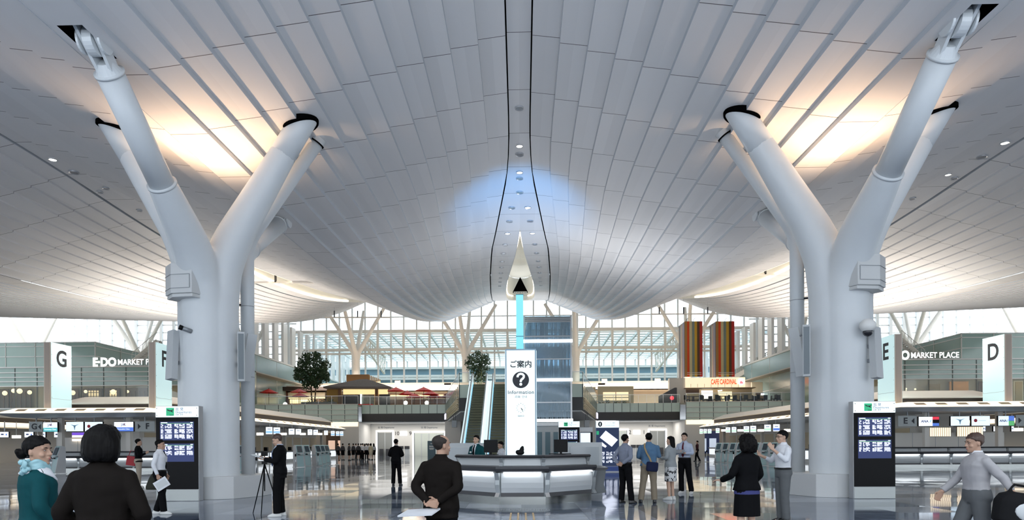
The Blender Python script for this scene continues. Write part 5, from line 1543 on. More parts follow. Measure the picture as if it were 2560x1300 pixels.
# ================================================================== glazed wings beside the gates
for sg, wd, pxa, pxb in ((-1, 'left', 560, 902), (1, 'right', 1706, 2060)):
    Yw = 90.0
    xa, xb = sorted((sg * 21.6, sg * 35.8))
    za, zb = Z2, PZ(800, 1055, Yw)
    t = thing('glazed_wing', f'green glass band with louvres beside the {wd} end of the black band', 'facade', ((xa + xb) / 2, Yw, 0), 0, 'glazed wings'); h = (xb - xa) / 2
    MB().box(-h, h, 0, .2, zb, za).build('glass_band', SPAN, t)
    m = MB()
    for i in range(4): z = lerp(za, zb, i / 3.4); m.box(-h, h, -.14, -.02, z - .05, z + .03)
    m.build('louvre', MFR, t)
    m = MB()
    for i in range(9): x = -h + 2 * h * i / 8; m.box(x - .035, x + .035, -.04, 0, zb, za)
    m.build('groove', mat('dark_joint', (.08, .10, .10), .5), t)
    MB().box(-h, h, -.05, .3, zb - .62, zb - .04).build('lit_soffit_band', glow('soffit_band', (1, .84, .58), 1.25), t)
    rail_run(t, (-h, .1, Z2), (h, .1, Z2), 8)
    w = MB(); w.box(-h, h, 1.2, 1.4, 0, zb - .62); w.build('ground_wall', mat('dim_shop_wall', (.40, .36, .32), .5), t)
    g = MB(); k = -1 if sg > 0 else 1
    x0 = h - 4.6 if sg < 0 else -h + .4
    g.box(x0, x0 + 4.2, 1.1, 1.2, .2, 3.2); f = g.build('ground_shop', INT if sg < 0 else mat('blue_shop_panel', (.04, .07, .22), .4), t)
    l = MB()
    for q in range(3): l.box(x0 + .3 + 1.3 * q, x0 + 1.2 + 1.3 * q, 1.05, 1.1, .5, 2.2)
    l.build('shop_display', glow('shop_pink' if sg < 0 else 'shop_white', (.9, .62, .48) if sg < 0 else (.65, .75, .9), .6), f)

# ================================================================== shops on the mezzanine
BEIGE = mat('beige_bulkhead', (.66, .57, .47), .55)
YS = 113.0
m = MB(); z1_ = PZ(1000, 957, YS); m.box(-37.4, 37.4, YS, YS + .5, Z2, z1_)
m.box(-37.4, 37.4, YS - 5, YS, PZ(1000, 979, YS - 5), PZ(1000, 979, YS - 5) + .15); m.box(-37.4, 37.4, YS - 5, YS - 4.8, PZ(1000, 979, YS - 5), PZ(1000, 962, YS - 5))
m.build('wall_shops', BEIGE); struct(bpy.data.objects['wall_shops'])
for nm, xx, sx in (('left', -22, 24), ('right', 22, 24)):
    lamp('mezzanine_light_' + nm, 'AREA', (xx, 107, 11.4), (xx, 109, 7), 700, (1, .94, .86), shape='RECTANGLE', size=sx, size_y=5)
for px, lb in ((1119, 'left'), (1504, 'right')):
    p = P(px, 960, YS - 5.05); o = MB().box(-.55, .55, -.03, 0, -.13, .13).build('vent_slot', VOID); o.location = p; tag(o, f'small black slot high on the {lb} beige wall', 'vent', 'bulkhead vents')
for px, py, lb in ((994, 946, 'left of the escalators'), (1511, 942, 'right of the lift'), (1644, 942, 'left of the striped banners')):
    p = P(px, py, YS - 5); o = MB().box(-.4, .4, -.3, .3, -.35, .35).build('ceiling_projector', CANW, bevel=.06); o.location = (p.x, YS - 5, PZ(1000, 962, YS - 5) + .35); tag(o, f'small white box on top of the beige wall {lb}', 'equipment', 'boxes on the beige wall')
# lit shop windows on the right
for px0, px1, py0, py1, lb in ((1450, 1476, 982, 1002, 'beside the lift shaft'), (1508, 1571, 980, 1001, 'in the middle of the right mezzanine')):
    p0, p1 = P(px0, py1, 104), P(px1, py0, 104); c = (p0 + p1) / 2; w, h = p1.x - p0.x, p1.z - p0.z
    t = thing('shop_window', f'warm lit shop window with shelves {lb}', 'shop window', (c.x, 104, c.z), 0, 'lit shop windows')
    MB().box(-w / 2 - .8, w / 2 + .8, .1, .3, -2.0, h / 2 + .9).build('surround', mat('olive_cream', (.55, .48, .33), .6), t)
    MB().box(-w / 2, w / 2, .0, .1, -h / 2, h / 2).build('lit_back', glow('shop_lit_back', (1, .78, .50), .95), t)
    g = MB(); 
    for q in (.33, .66): g.box(-w / 2, w / 2, -.15, 0, -h / 2 + h * q - .04, -h / 2 + h * q + .04)
    g.box(-.04, .04, -.05, 0, -h / 2, h / 2); g.build('shelf', INT, t)
leaves([(Vector((PX(px, 100), 100, Z2 + .5)), .55) for px in (1470, 1485, 1500, 1520, 1540, 1560)], 200, .25, 1).build('planter_hedge', LEAF); tag(bpy.data.objects['planter_hedge'], 'low green planting along the right mezzanine rail', 'plants', kind='stuff')
t = thing('menu_stand', 'dark slanting display stand with a red lamp left of the cafe', 'display', (PX(1672, 99), 99, Z2))
m = MB(); m.slab([(-1.4, 0), (1.2, 0), (1.2, 2.6), (.9, 2.6), (-1.4, 1.4)], 0, .3); m.build('frame', DARK, t); MB().ell((.45, -.15, 1.1), (.3, .15, .3)).build('red_lamp', glow('red_lamp', (1, .05, .08), 1.2), t)
# left shop row
def box_px(px0, py0, px1, py1, Y, d=.3):
    p0, p1 = P(px0, py1, Y), P(px1, py0, Y)
    return p0, p1
def panel(name, px0, py0, px1, py1, Y, m_, parent, o, d=.2, zmin=None):
    p0, p1 = P(px0, py1, Y), P(px1, py0, Y)
    z0 = p0.z if zmin is None else zmin
    return MB().box(p0.x - o.x, p1.x - o.x, Y - o.y, Y - o.y + d, z0 - o.z, p1.z - o.z).build(name, m_, parent)
o = Vector((PX(742, 108), 108, Z2))
t = thing('noodle_shop', 'brown fronted restaurant with paper lanterns left of the tea house', 'shop', o)
panel('fascia', 659, 966, 830, 977, 106.5, mat('dark_brown_fascia', (.045, .025, .018), .5), t, o, 1.6)
panel('timber_wall', 658, 977, 720, 1010, 108, mat('red_brown_timber', (.14, .05, .03), .5, vary=.3, vscale=3), t, o, .3, Z2)
panel('cream_wall', 720, 977, 812, 997, 108, CREAM, t, o, .3); panel('counter_front', 720, 997, 812, 1012, 107.6, mat('counter_brown', (.22, .12, .06), .5), t, o, .3, Z2)
panel('lit_strip', 722, 993.5, 812, 996.5, 107.5, glow('warm_strip', (1, .72, .36), 1.6), t, o)
panel('lit_sign', 681, 992, 706, 997, 107.5, glow('white_lit_sign', (.95, .97, 1), 1.2), t, o)
for i in range(11):
    p = P(727 + 5.2 * i if i < 6 else 758 + 5.4 * (i - 6), 1003.5, 107)
    MB().tube([(p.x - o.x, -.9, p.z - o.z - .32), (p.x - o.x, -.9, p.z - o.z + .32)], [.20, .20], 10).build('paper_lantern', glow('lantern_row', (1, .80, .45), 1.15), t, True)
for i, (a, b, c, d, lb) in enumerate(((661, 941, 689, 966, 'large'), (690, 952, 721, 966, 'small'))):
    p0, p1 = P(a, d, 110), P(c, b, 110); q = MB().box(0, p1.x - p0.x, 0, 2, 0, p1.z - p0.z).build('roof_box', BEIGE); q.location = (p0.x, 110, p0.z); tag(q, f'{lb} beige box on the shop roof above the left umbrellas', 'box', 'roof boxes')
p0, p1 = P(1925, 955, 110), P(1948, 930, 110); q = MB().box(0, p1.x - p0.x, 0, 2, 0, p1.z - p0.z).build('roof_box', BEIGE); q.location = (p0.x, 110, p0.z); tag(q, 'beige box on the shop roof right of the cafe', 'box', 'roof boxes')
# tea house
o = Vector((PX(900, 103), 103, Z2))
t = thing('tea_house', 'tea pavilion with a wide grey hipped roof and warm lit walls', 'pavilion', o)
def lx(px, Y=103): return PX(px, Y) - o.x
def lz(py, Y=103): return PZ(900, py, Y) - Z2
ap = (lx(910), 1.2, lz(944)); ea = lz(967.5)
ev = [(lx(816), -1.5, ea), (lx(982), -1.5, ea - .1), (lx(982), 3.6, ea - .1), (lx(816), 3.6, ea)]
m = MB(); r1, r2 = (lx(895), 1.2, lz(946)), (lx(915), 1.2, lz(946))
m.add(ev + [r1, r2], [(0, 1, 5, 4), (1, 2, 5), (2, 3, 4, 5), (3, 0, 4)])
m.add([(x, y, z - .25) for x, y, z in ev], [(3, 2, 1, 0)]); m.add(ev + [(x, y, z - .25) for x, y, z in ev], [(0, 1, 5, 4), (1, 2, 6, 5), (2, 3, 7, 6), (3, 0, 4, 7)])
m.build('hipped_roof', mat('grey_shingle', (.17, .155, .155), .7, vary=.2, vscale=5), t)
MB().box(lx(856), lx(968), .6, .8, lz(985), lz(970)).build('lit_wall', glow('tea_lit_wall', (1, .74, .36), 1.0), t)
MB().box(lx(856), lx(900), .3, .6, 0, lz(986)).build('dark_wall', mat('tea_dark_wall', (.05, .045, .045), .5), t)
MB().box(lx(905), lx(935), .3, .6, 0, lz(986)).build('display_window', mat('tea_display', (.35, .33, .25), .4, vary=.6, vscale=3), t)
MB().box(lx(948), lx(974), .3, .6, 0, lz(986)).build('stone_wall', mat('tea_stone', (.07, .07, .075), .6), t)
MB().box(lx(815), lx(846), .6, .9, 0, lz(972)).build('ochre_wall', mat('tea_ochre', (.55, .33, .08), .5), t)
for px in (850, 942): MB().box(lx(px) - .22, lx(px) + .22, -.1, .3, 0, ea).build('post', mat('tea_post', (.25, .12, .05), .5), t)
MB().box(lx(900.5), lx(905), .1, .2, .6, lz(985)).build('lit_sign', glow('tea_sign', (.8, .95, 1), 1.2), t)
o2 = Vector((PX(905, 107), 107, Z2))
t = thing('timber_screen', 'brown slatted timber screen rising behind the tea house roof', 'screen wall', o2)
p0, p1 = P(866, 950, 107), P(922, 936, 107)
MB().box(p0.x - o2.x, p1.x - o2.x, 0, .4, 0, p1.z - Z2).build('panel', mat('slat_brown', (.30, .16, .06), .5), t)
m = MB()
for i in range(7):
    p = P(924 + 4 * i, 938 + 1.6 * i, 107.2); m.box(p.x - o2.x - .07, p.x - o2.x + .07, .1 + .08 * i, .3 + .08 * i, 0, p.z - Z2)
m.build('slat', mat('slat_pale', (.45, .27, .10), .5), t)
# red umbrellas
REDU = mat('umbrella_red', (.85, .03, .02), .5); REDU2 = mat('umbrella_dusty_red', (.36, .10, .09), .6)
def make_umbrella(m_):
    t = thing('red_umbrella', '', 'umbrella')
    c = MB(); n = 16; top = (0, 0, .0)
    c.loft([[(r * math.cos(2 * PI * k / n), r * math.sin(2 * PI * k / n), z) for k in range(n)] for r, z in ((.03, .0), (.6, -.24), (1.3, -.56), (1.28, -.59), (.6, -.29), (.03, -.06))], cap=False)
    c.build('canopy', m_, t); MB().tube([(0, 0, .0), (0, 0, .14)], [.06, .02], 8).build('finial', INT, t); MB().tube([(0, 0, -2.4), (0, 0, -.05)], .035, 8).build('pole', INT, t)
    rb = MB()
    for k in range(16): a = 2 * PI * k / 16; rb.bar((.05, 0, -.10), (0, 0, 0), .01) if False else rb.bar((.06 * math.cos(a), .06 * math.sin(a), -.12), (1.22 * math.cos(a), 1.22 * math.sin(a), -.59), .015)
    rb.build('rib', INT, t)
    return t
um = make_umbrella(REDU); um2 = make_umbrella(REDU2); first = {id(um): True, id(um2): True}
US = [(672, 972, 94.5, um, 'red umbrella nearest the left column'), (747, 971.5, 101, um, 'upper red umbrella left of the leafy tree'), (750, 982, 98.4, um, 'lower red umbrella left of the leafy tree'),
      (990, 968, 100, um, 'red umbrella right beside the tea house eaves'), (1018, 977, 100, um, 'second red umbrella right of the tea house'), (1036, 984, 97.4, um, 'lowest red umbrella right of the tea house'),
      (1059, 967.5, 99, um, 'topmost red umbrella between the tea house and the escalators'), (1076, 977, 101, um, 'red umbrella half behind the topmost one'), (1086, 984, 102.4, um, 'low red umbrella left of the dusty ones'),
      (1130, 977, 100, um2, 'dusty red umbrella seen through the bridge glass, middle one'), (1146, 971, 99, um2, 'dusty red umbrella nearest the escalators'), (1120, 984, 102.6, um2, 'dusty red umbrella, lowest of the three behind glass')]
for px, py, Y, u, lb in US:
    p = P(px, py, Y); z = p.z
    if first[id(u)]: first[id(u)] = False; ob = u; ob.location = (p.x, Y, z); ob['label'] = lb
    else: ob = dup(u, (p.x, Y, z), 0, lb)
    ob['group'] = 'red umbrellas on the mezzanine'
    for c in kids(ob):
        if c.name.startswith('pole'): c.scale = (1, 1, (z - Z2) / 2.4)
# benches with red cloth and a low timber wall
o = Vector((PX(1060, 98), 98, Z2))
t = thing('bench_row', 'long low red covered bench behind the left mezzanine glass', 'bench', o)
MB().box(lx(1012, 98) + (Vector((PX(900, 103), 0, 0)).x - o.x), lx(1112, 98) + (PX(900, 103) - o.x), 0, .6, .35, .5).build('red_cloth', REDU, t); MB().box(PX(1012, 98) - o.x, PX(1112, 98) - o.x, .1, .5, 0, .35).build('base', INT, t)
o = Vector((PX(1060, 104), 104, Z2)); t = thing('timber_counter', 'brown timber counter wall under the red umbrellas', 'counter', o)
MB().box(PX(975, 104) - o.x, PX(1150, 104) - o.x, 0, .4, 0, 1.5).build('front', mat('counter_timber', (.30, .15, .07), .5, vary=.3, vscale=2), t); MB().box(PX(975, 104) - o.x, PX(1150, 104) - o.x, -.1, .5, 1.5, 1.6).build('top', CREAM, t)
MB().box(PX(975, 104) - o.x, PX(1150, 104) - o.x, .5, .6, 2.0, 2.25).build('lit_strip', glow('warm_strip', (1, .72, .36), 1.6), t)
for px, py, lb in ((1014, 1007, 'left'), (1067, 1007, 'right'), (713, 1011, 'far left')):
    p = P(px, py, 94); o = MB().ell((0, 0, 0), (.3, .3, .3)).build('globe_lamp', glow('globe_lamp', (1, .95, .85), 1.8), None, True); o.location = (p.x, 94, max(p.z, Z2 + .3)); tag(o, f'{lb} small round white lamp behind the mezzanine glass', 'lamp', 'globe lamps')
# cafe
o = Vector((PX(1790, 101), 101, Z2))
t = thing('cafe', 'cream fronted cafe with red lettering under the striped banners', 'cafe', o)
panel('fascia', 1714, 943, 1863, 969, 101, glow('cafe_fascia', (1, .84, .58), .82), t, o, 1.0)
panel('canopy', 1714, 968, 1890, 971, 100, mat('cafe_canopy', (.30, .22, .13), .5), t, o, 2)
panel('side_wall', 1674, 945, 1714, 1010, 101.2, OFFW, t, o, 1.0, Z2)
panel('back_wall', 1714, 971, 1880, 1010, 104, mat('cafe_back', (.45, .38, .27), .5), t, o, .3, Z2)
panel('bottle_bar', 1715, 972, 1748, 992, 103, mat('bar_dark', (.06, .03, .02), .4), t, o, .3)
bt = MB()
for i in range(16):
    p = P(1717 + 2 * i, 985, 102.8); bt.tube([(p.x - o.x, 1.8, p.z - o.z - .3), (p.x - o.x, 1.8, p.z - o.z + .1)], .07, 6)
bt.build('bottles', CREAM, t)
panel('lit_menu', 1754, 976, 1782, 997, 103, glow('cafe_menu', (1, .94, .85), 1.3), t, o); panel('lit_niche', 1796, 979, 1830, 989, 103, glow('cafe_niche', (1, .85, .6), .9), t, o)
panel('low_lights', 1806, 992, 1831, 1004, 103, glow('lantern_row', (1, .80, .45), 1.15), t, o)
for i in range(3):
    p = P(1796 + 4 * i, 977 - i * .4, 101.6); MB().ell((p.x - o.x, .6, p.z - o.z), (.1, .1, .1)).build('spot_lamp', LAMPW, t, True)
p = P(1809, 955, 100.9); tt = text('lettering', 'CAFE CARDINAL', 1.0, glow('cafe_red_letters', (1, .10, .03), 1.1), t, (p.x - o.x, -.15, p.z - o.z), bold=.03)
xs = [v.co.x for v in tt.data.vertices]; k = (PX(1841, 101) - PX(1777, 101)) / (max(xs) - min(xs)); cx = (max(xs) + min(xs)) / 2
for v in tt.data.vertices: v.co.x = cx + (v.co.x - cx) * k
p = P(1853, 954, 100.9); m = MB(); m.slab([(p.x - o.x + .47 * math.cos(2 * PI * q / 24), p.z - o.z + .47 * math.sin(2 * PI * q / 24)) for q in range(24)], -.2, -.1); lg = m.build('round_logo', glow('round_logo_white', (1, .95, .95), 1.2), t)
m = MB(); m.slab([(p.x - o.x - .2, p.z - o.z - .3), (p.x - o.x + .25, p.z - o.z - .28), (p.x - o.x + .2, p.z - o.z - .1), (p.x - o.x - .05, p.z - o.z + .1), (p.x - o.x - .22, p.z - o.z - .05)], -.23, -.2); m.build('logo_mark', glow('logo_pink', (.9, .25, .3), .9), lg)
m = MB()
for i in range(8): p = P(1727 + 17 * i, 964, 100.95); m.box(p.x - o.x - .02, p.x - o.x + .02, -.06, -.02, p.z - o.z - .25, p.z - o.z + .25)
m.build('groove', SLOT, t)
# striped banners standing on the cafe roof
STR_F = [((.45, .22, .06), 1), ((.75, .07, .01), .9), ((.66, .55, .30), 1), ((.22, .27, .24), 1), ((.62, .36, .03), 1), ((.12, .05, .02), 1), ((.55, .03, .02), 1.1)]
STR_S = [((.18, .16, .17), 1), ((.25, .25, .24), .6), ((.70, .60, .45), .6), ((.20, .04, .05), .4), ((.40, .36, .40), 1), ((.13, .13, .20), .8)]
def banner(px0, pxm, px1, pyt, pyb, label):
    Yb_ = 101.5
    a, b = P(pxm, pyb, Yb_), P(px1, pyt, Yb_)
    c = PXX
    # receding left side
    x0 = a.x; w = b.x - a.x; h = b.z - a.z
    d = 4.6
    t = thing('striped_banner', label, 'banner', (x0, Yb_, a.z), 0, 'striped banners')
    # side plane goes from (0,0) to (sxo,d)
    q = P(px0, (pyt + 10), Yb_ + d); sxo = q.x - x0
    m = MB(); mats = []; tot = sum(k for _, k in STR_F); u = 0
    for i, (cl, k) in enumerate(STR_F):
        mats.append(mat(f'banner_front_{i}', cl, .7, vary=.06)); m.add([(w * u / tot, 0, 0), (w * (u + k) / tot, 0, 0), (w * (u + k) / tot, 0, h), (w * u / tot, 0, h), (w * u / tot, .06, 0), (w * (u + k) / tot, .06, 0), (w * (u + k) / tot, .06, h), (w * u / tot, .06, h)], [(0, 1, 2, 3), (7, 6, 5, 4), (3, 2, 6, 7), (0, 4, 5, 1)], i); u += k
    m.build('front_cloth', mats, t)
    m = MB(); mats = []; tot = sum(k for _, k in STR_S); u = 0
    for i, (cl, k) in enumerate(STR_S):
        f0, f1 = 1 - u / tot, 1 - (u + k) / tot
        mats.append(mat(f'banner_side_{i}', cl, .7, vary=.06)); m.add([(sxo * f0, d * f0, 0), (sxo * f1, d * f1, 0), (sxo * f1, d * f1, h), (sxo * f0, d * f0, h)], [(0, 1, 2, 3)], i); u += k
    m.build('side_cloth', mats, t)
    m = MB(); m.box(0, w, .06, d, h - .1, h); m.build('top_frame', GREYM, t)
    r = MB()
    for zz in (.35, .6): r.bar((w * .12, -.12, zz), (w * .92, -.12, zz), .07)
    r.build('front_rail', CANW, t)
    for i in range(3): hk = MB(); x = w * (.1 + .4 * i); hk.tube([(x, .2, h), (x + .05, .1, h + .3), (x + .25, -.1, h + .45)], .035, 6); hk.build('hook_lamp', DARK, t, True)
banner(1697, 1712, 1756, 803, 942, 'left tall striped banner box in orange, red and grey above the cafe')
banner(1774, 1790, 1836, 803, 942, 'right tall striped banner box in orange, red and grey above the cafe')
# cafe chairs along the rail
CHB = mat('cafe_chair_black', (.015, .014, .014), .45)
def make_chair():
    t = thing('cafe_chair', '', 'chair')
    MB().box(-.25, .25, -.25, .25, .42, .50).build('seat', CHB, t); MB().box(-.25, .25, .2, .28, .5, 1.0).build('backrest', CHB, t)
    for sx in (-1, 1):
        for sy in (-1, 1): MB().box(sx * .2 - .03, sx * .2 + .03, sy * .2 - .03, sy * .2 + .03, 0, .42).build('leg', CHB, t)
    return t
ch = None
rnd = random.Random(5)
for i, px in enumerate((1718, 1728, 1738, 1754, 1764, 1778, 1790, 1797, 1818, 1828, 1840, 1848, 1866, 1876, 1890, 1900, 1912, 1924, 1936, 1948)):
    Y = 94.0 + (i % 3) * 1.25; x = PX(px, Y); rz = rnd.uniform(-3, 3)
    if ch is None: ch = make_chair(); oo = ch; oo.location = (x, Y, Z2); oo.rotation_euler = (0, 0, rz)
    else: oo = dup(ch, (x, Y, Z2), rz)
    oo['label'] = 'small black chair among the cafe tables behind the right mezzanine glass'; oo['group'] = 'cafe chairs'
    oo.scale = (1.1, 1.1, 1.15)
for i, px in enumerate((1746, 1771, 1808, 1858, 1906)):
    t = thing('cafe_table', 'small square dark cafe table among the black chairs', 'table', (PX(px, 98.0), 98.0, Z2), 0, 'cafe tables')
    MB().box(-.45, .45, -.45, .45, .8, .86).build('tabletop', CHB, t); MB().box(-.05, .05, -.05, .05, 0, .8).build('leg', CHB, t)
# right hand shops beyond the cafe
o = Vector((PX(1915, 107), 107, Z2)); t = thing('takeaway_shop', 'cream shop with a lit white sign right of the cafe', 'shop', o)
panel('wall', 1880, 955, 1950, 1010, 107, CREAM, t, o, .4, Z2); panel('dark_fascia', 1890, 982, 1950, 987, 106.6, INT, t, o, .3); panel('lit_sign', 1903, 983, 1930, 988, 106.3, glow('white_lit_sign', (.95, .97, 1), 1.2), t, o); panel('counter', 1880, 990, 1950, 1010, 106.4, mat('counter_brown', (.22, .12, .06), .5), t, o, .3, Z2)
o = Vector((PX(1990, 104), 104, Z2)); t = thing('orange_shop', 'orange timber shop glimpsed behind the right column', 'shop', o)
panel('timber_wall', 1953, 964, 2030, 985, 104, ORANGE, t, o, .4); panel('counter', 1953, 985, 2030, 1010, 103.6, mat('counter_brown', (.22, .12, .06), .5), t, o, .4, Z2); panel('bulkhead', 1940, 950, 2030, 964, 103.8, BEIGE, t, o, .5)
o = Vector((PX(640, 104), 104, Z2)); t = thing('left_end_shop', 'cream shop front glimpsed between the left column and its pipe', 'shop', o)
panel('bulkhead', 590, 962, 658, 975, 103.8, BEIGE, t, o, .5); panel('wall', 590, 975, 658, 1012, 104, CREAM, t, o, .4, Z2); panel('lit_strip', 600, 994, 658, 996, 103.6, glow('warm_strip', (1, .72, .36), 1.6), t, o)
# lattice trusses and the sloping bridge under the skylight
def lattice(a, b, c, d, label, grp, n=9):
    a, b, c, d = map(Vector, (a, b, c, d)); t = thing('lattice_truss', label, 'truss', a, 0, grp); o = a
    m = MB(); m.bar(a - o, b - o, .35); m.bar(c - o, d - o, .35); m.build('chord', BEAMW, t)
    w = MB()
    for i in range(n + 1):
        w.bar(a.lerp(b, i / n) - o, c.lerp(d, i / n) - o, .16)
        if i < n: w.bar(a.lerp(b, i / n) - o, c.lerp(d, (i + 1) / n) - o, .12)
    w.build('web_bar', BEAMW, t)
lattice(P(914, 866, 117.5), P(961, 934, 132), P(915, 842, 117.5), P(963, 893, 132), 'left hanging lattice truss beside a back column', 'lattice trusses')
lattice(P(1697, 854, 116), P(1640, 928, 132), P(1696, 830, 116), P(1638, 886, 132), 'right hanging lattice truss beside the striped banners', 'lattice trusses')
a, b = P(1838, 943, 118), P(1945, 885, 112)
t = thing('footbridge', 'sloping white footbridge with patterned rails right of the banners', 'bridge', a); d = b - a
m = MB(); m.bar((0, 0, -.2), d + Vector((0, 0, -.2)), 1.6, .8); m.build('deck', BEAMW, t)
r = MB(); r.bar((0, -.8, 1.3), d + Vector((0, -.8, 1.3)), .12)
for i in range(22):
    p = d * (i / 22); q = d * ((i + 1) / 22); r.bar(p + Vector((0, -.8, .2)), p + Vector((0, -.8, 1.3)), .1); r.bar(p + Vector((0, -.8, .2)), q + Vector((0, -.8, 1.3)), .06)
r.build('lattice_rail', MFR, t)
c = b - a; MB().box(c.x - .2, c.x + 2.6, c.y - .5, c.y + 1.5, c.z - 1.0, c.z + 1.2).build('landing_box', BEAMW, t)
# light bars hung from the ceiling
def lightbar(px0, px1, py, Y, rods, label, py_t):
    a, b = P(px0, py, Y), P(px1, py, Y); c = (a + b) / 2
    t = thing('light_bar', label, 'light bar', c, 0, 'hanging light bars')
    m = MB(); m.bar(a - c, b - c, .14); m.build('bar', CANW, t)
    for px in rods:
        p = P(px, py, Y); q = P(px, py_t, Y); r = MB(); r.bar(p - c, q - c, .14); r.build('hanger_rod', DARK, t); r2 = MB(); zc_ = CAM_H + (G_(Y / K) - 1.5) * K
        r2.bar(q - c, (q.x - c.x, 0, min(zc_ + 3.5, q.z + 7) - c.z), .02); r2.build('wire', GREYM, t)
lightbar(636, 812, 706, 52, (689, 777), 'thin bar on black hangers below the left light strip', 680)
lightbar(1790, 1968, 686, 52, (1829, 1913), 'thin bar on black hangers below the right light strip', 657)
lightbar(812, 976, 793.5, 84, (836, 894, 953), 'thin bar on black hangers before the left back windows', 777)
lightbar(1628, 1792, 785, 84, (1648, 1709, 1769), 'thin bar on black hangers before the right back windows', 768)

# hall side and entrance walls, out of the picture
m = MB(); m.box(-112, 112, -24, -23.6, 3.2, 13); m.build('wall_entrance', WHITE); struct(bpy.data.objects['wall_entrance'])
m = MB(); m.box(-112, -111.6, -24, 152, 0, 42); m.box(111.6, 112, -24, 152, 0, 42); m.build('wall_sides', WHITE); struct(bpy.data.objects['wall_sides'])
UP = (1.0, .90, .80)
for sg, nm in ((-1, 'left'), (1, 'right')):
    lamp('canopy_ceiling_fill_' + nm, 'AREA', (sg * 23.6, 56, 5.0), (sg * 23.6, 56, 20), 500, UP, shape='RECTANGLE', size=1.4, size_y=28)  # area lamps added over the canopies to raise the ceiling light
    lamp('outer_ceiling_fill_' + nm, 'AREA', (sg * 66, 92, 12.4), (sg * 60, 80, 20), 200, UP, shape='RECTANGLE', size=20, size_y=4)  # added fill that brightens the outer ceilings
lamp('far_ceiling_fill', 'AREA', (0, 78, 7.2), (0, 78, 20), 300, (.85, .93, 1), shape='RECTANGLE', size=9, size_y=24)  # lamp added above the bridge floor to brighten the far ceiling
# ================================================================== people
SKIN = mat('skin', (.52, .33, .235), .5, vary=.05, vscale=12)
SKIN2 = mat('skin_tan', (.40, .24, .165), .5, vary=.05, vscale=12)
LIP = mat('lips', (.36, .12, .10), .4)
EYEW = mat('eye_white', (.34, .31, .29), .3); EYEB = mat('eye_dark', (.02, .012, .01), .15)
HAIRB = mat('black_hair', (.0035, .003, .003), .5, vary=.4, vscale=30, bump=.3, spec=.10)
HAIRG = mat('greying_hair', (.032, .026, .023), .55, vary=.5, vscale=40, bump=.3, spec=.15)
HAIRBR = mat('brown_hair', (.055, .028, .018), .45, vary=.3, vscale=30, bump=.3)
def cloth(name, c, vary=.08): return mat(name, c, .75, vary=vary, vscale=9, bump=.12, spec=.06)
SUITB = cloth('black_suit', (.005, .005, .006)); SUITBR = cloth('dark_brown_suit', (.0095, .0075, .0065)); TEALJ = cloth('teal_jacket', (.006, .052, .060))
SHIRTW = cloth('white_shirt', (.66, .67, .70)); SHIRTG = cloth('blue_grey_shirt', (.20, .22, .28)); DENIM = cloth('blue_shirt', (.085, .16, .26)); GREYJ = cloth('grey_jacket', (.30, .32, .33)); LBLUE = cloth('pale_blue_shirt', (.42, .47, .58))
TRB = cloth('black_trousers', (.005, .005, .006)); KHAKI = cloth('khaki_trousers', (.23, .19, .14)); BEIGET = cloth('beige_trousers', (.42, .36, .29)); GREYT = cloth('grey_trousers', (.11, .115, .12))
SHOEB = mat('black_shoes', (.012, .011, .011), .3); SHOEW = mat('white_shoes', (.62, .62, .60), .5)
SCARF = mat('pale_blue_scarf', (.24, .42, .46), .45, vary=.35, vscale=9)
H0 = 1.70
CHIN = 1.475
def ering(cx, cy, z, rx, ry, n=20, p=2.3):
    out = []
    for k in range(n):
        a = 2 * PI * k / n; c, s_ = math.cos(a), math.sin(a)
        out.append(Vector((cx + rx * math.copysign(abs(c) ** (2 / p), c), cy + ry * math.copysign(abs(s_) ** (2 / p), s_), z)))
    return out
HEADS = [(0, .082, .02, .022), (.012, .094, -.0, .036), (.03, .099, -.02, .047), (.055, .098, -.035, .056), (.08, .094, -.06, .063), (.10, .089, -.078, .068), (.12, .088, -.090, .071), (.145, .094, -.098, .074), (.17, .091, -.098, .073), (.195, .074, -.085, .063), (.212, .048, -.062, .045), (.223, .018, -.03, .022)]
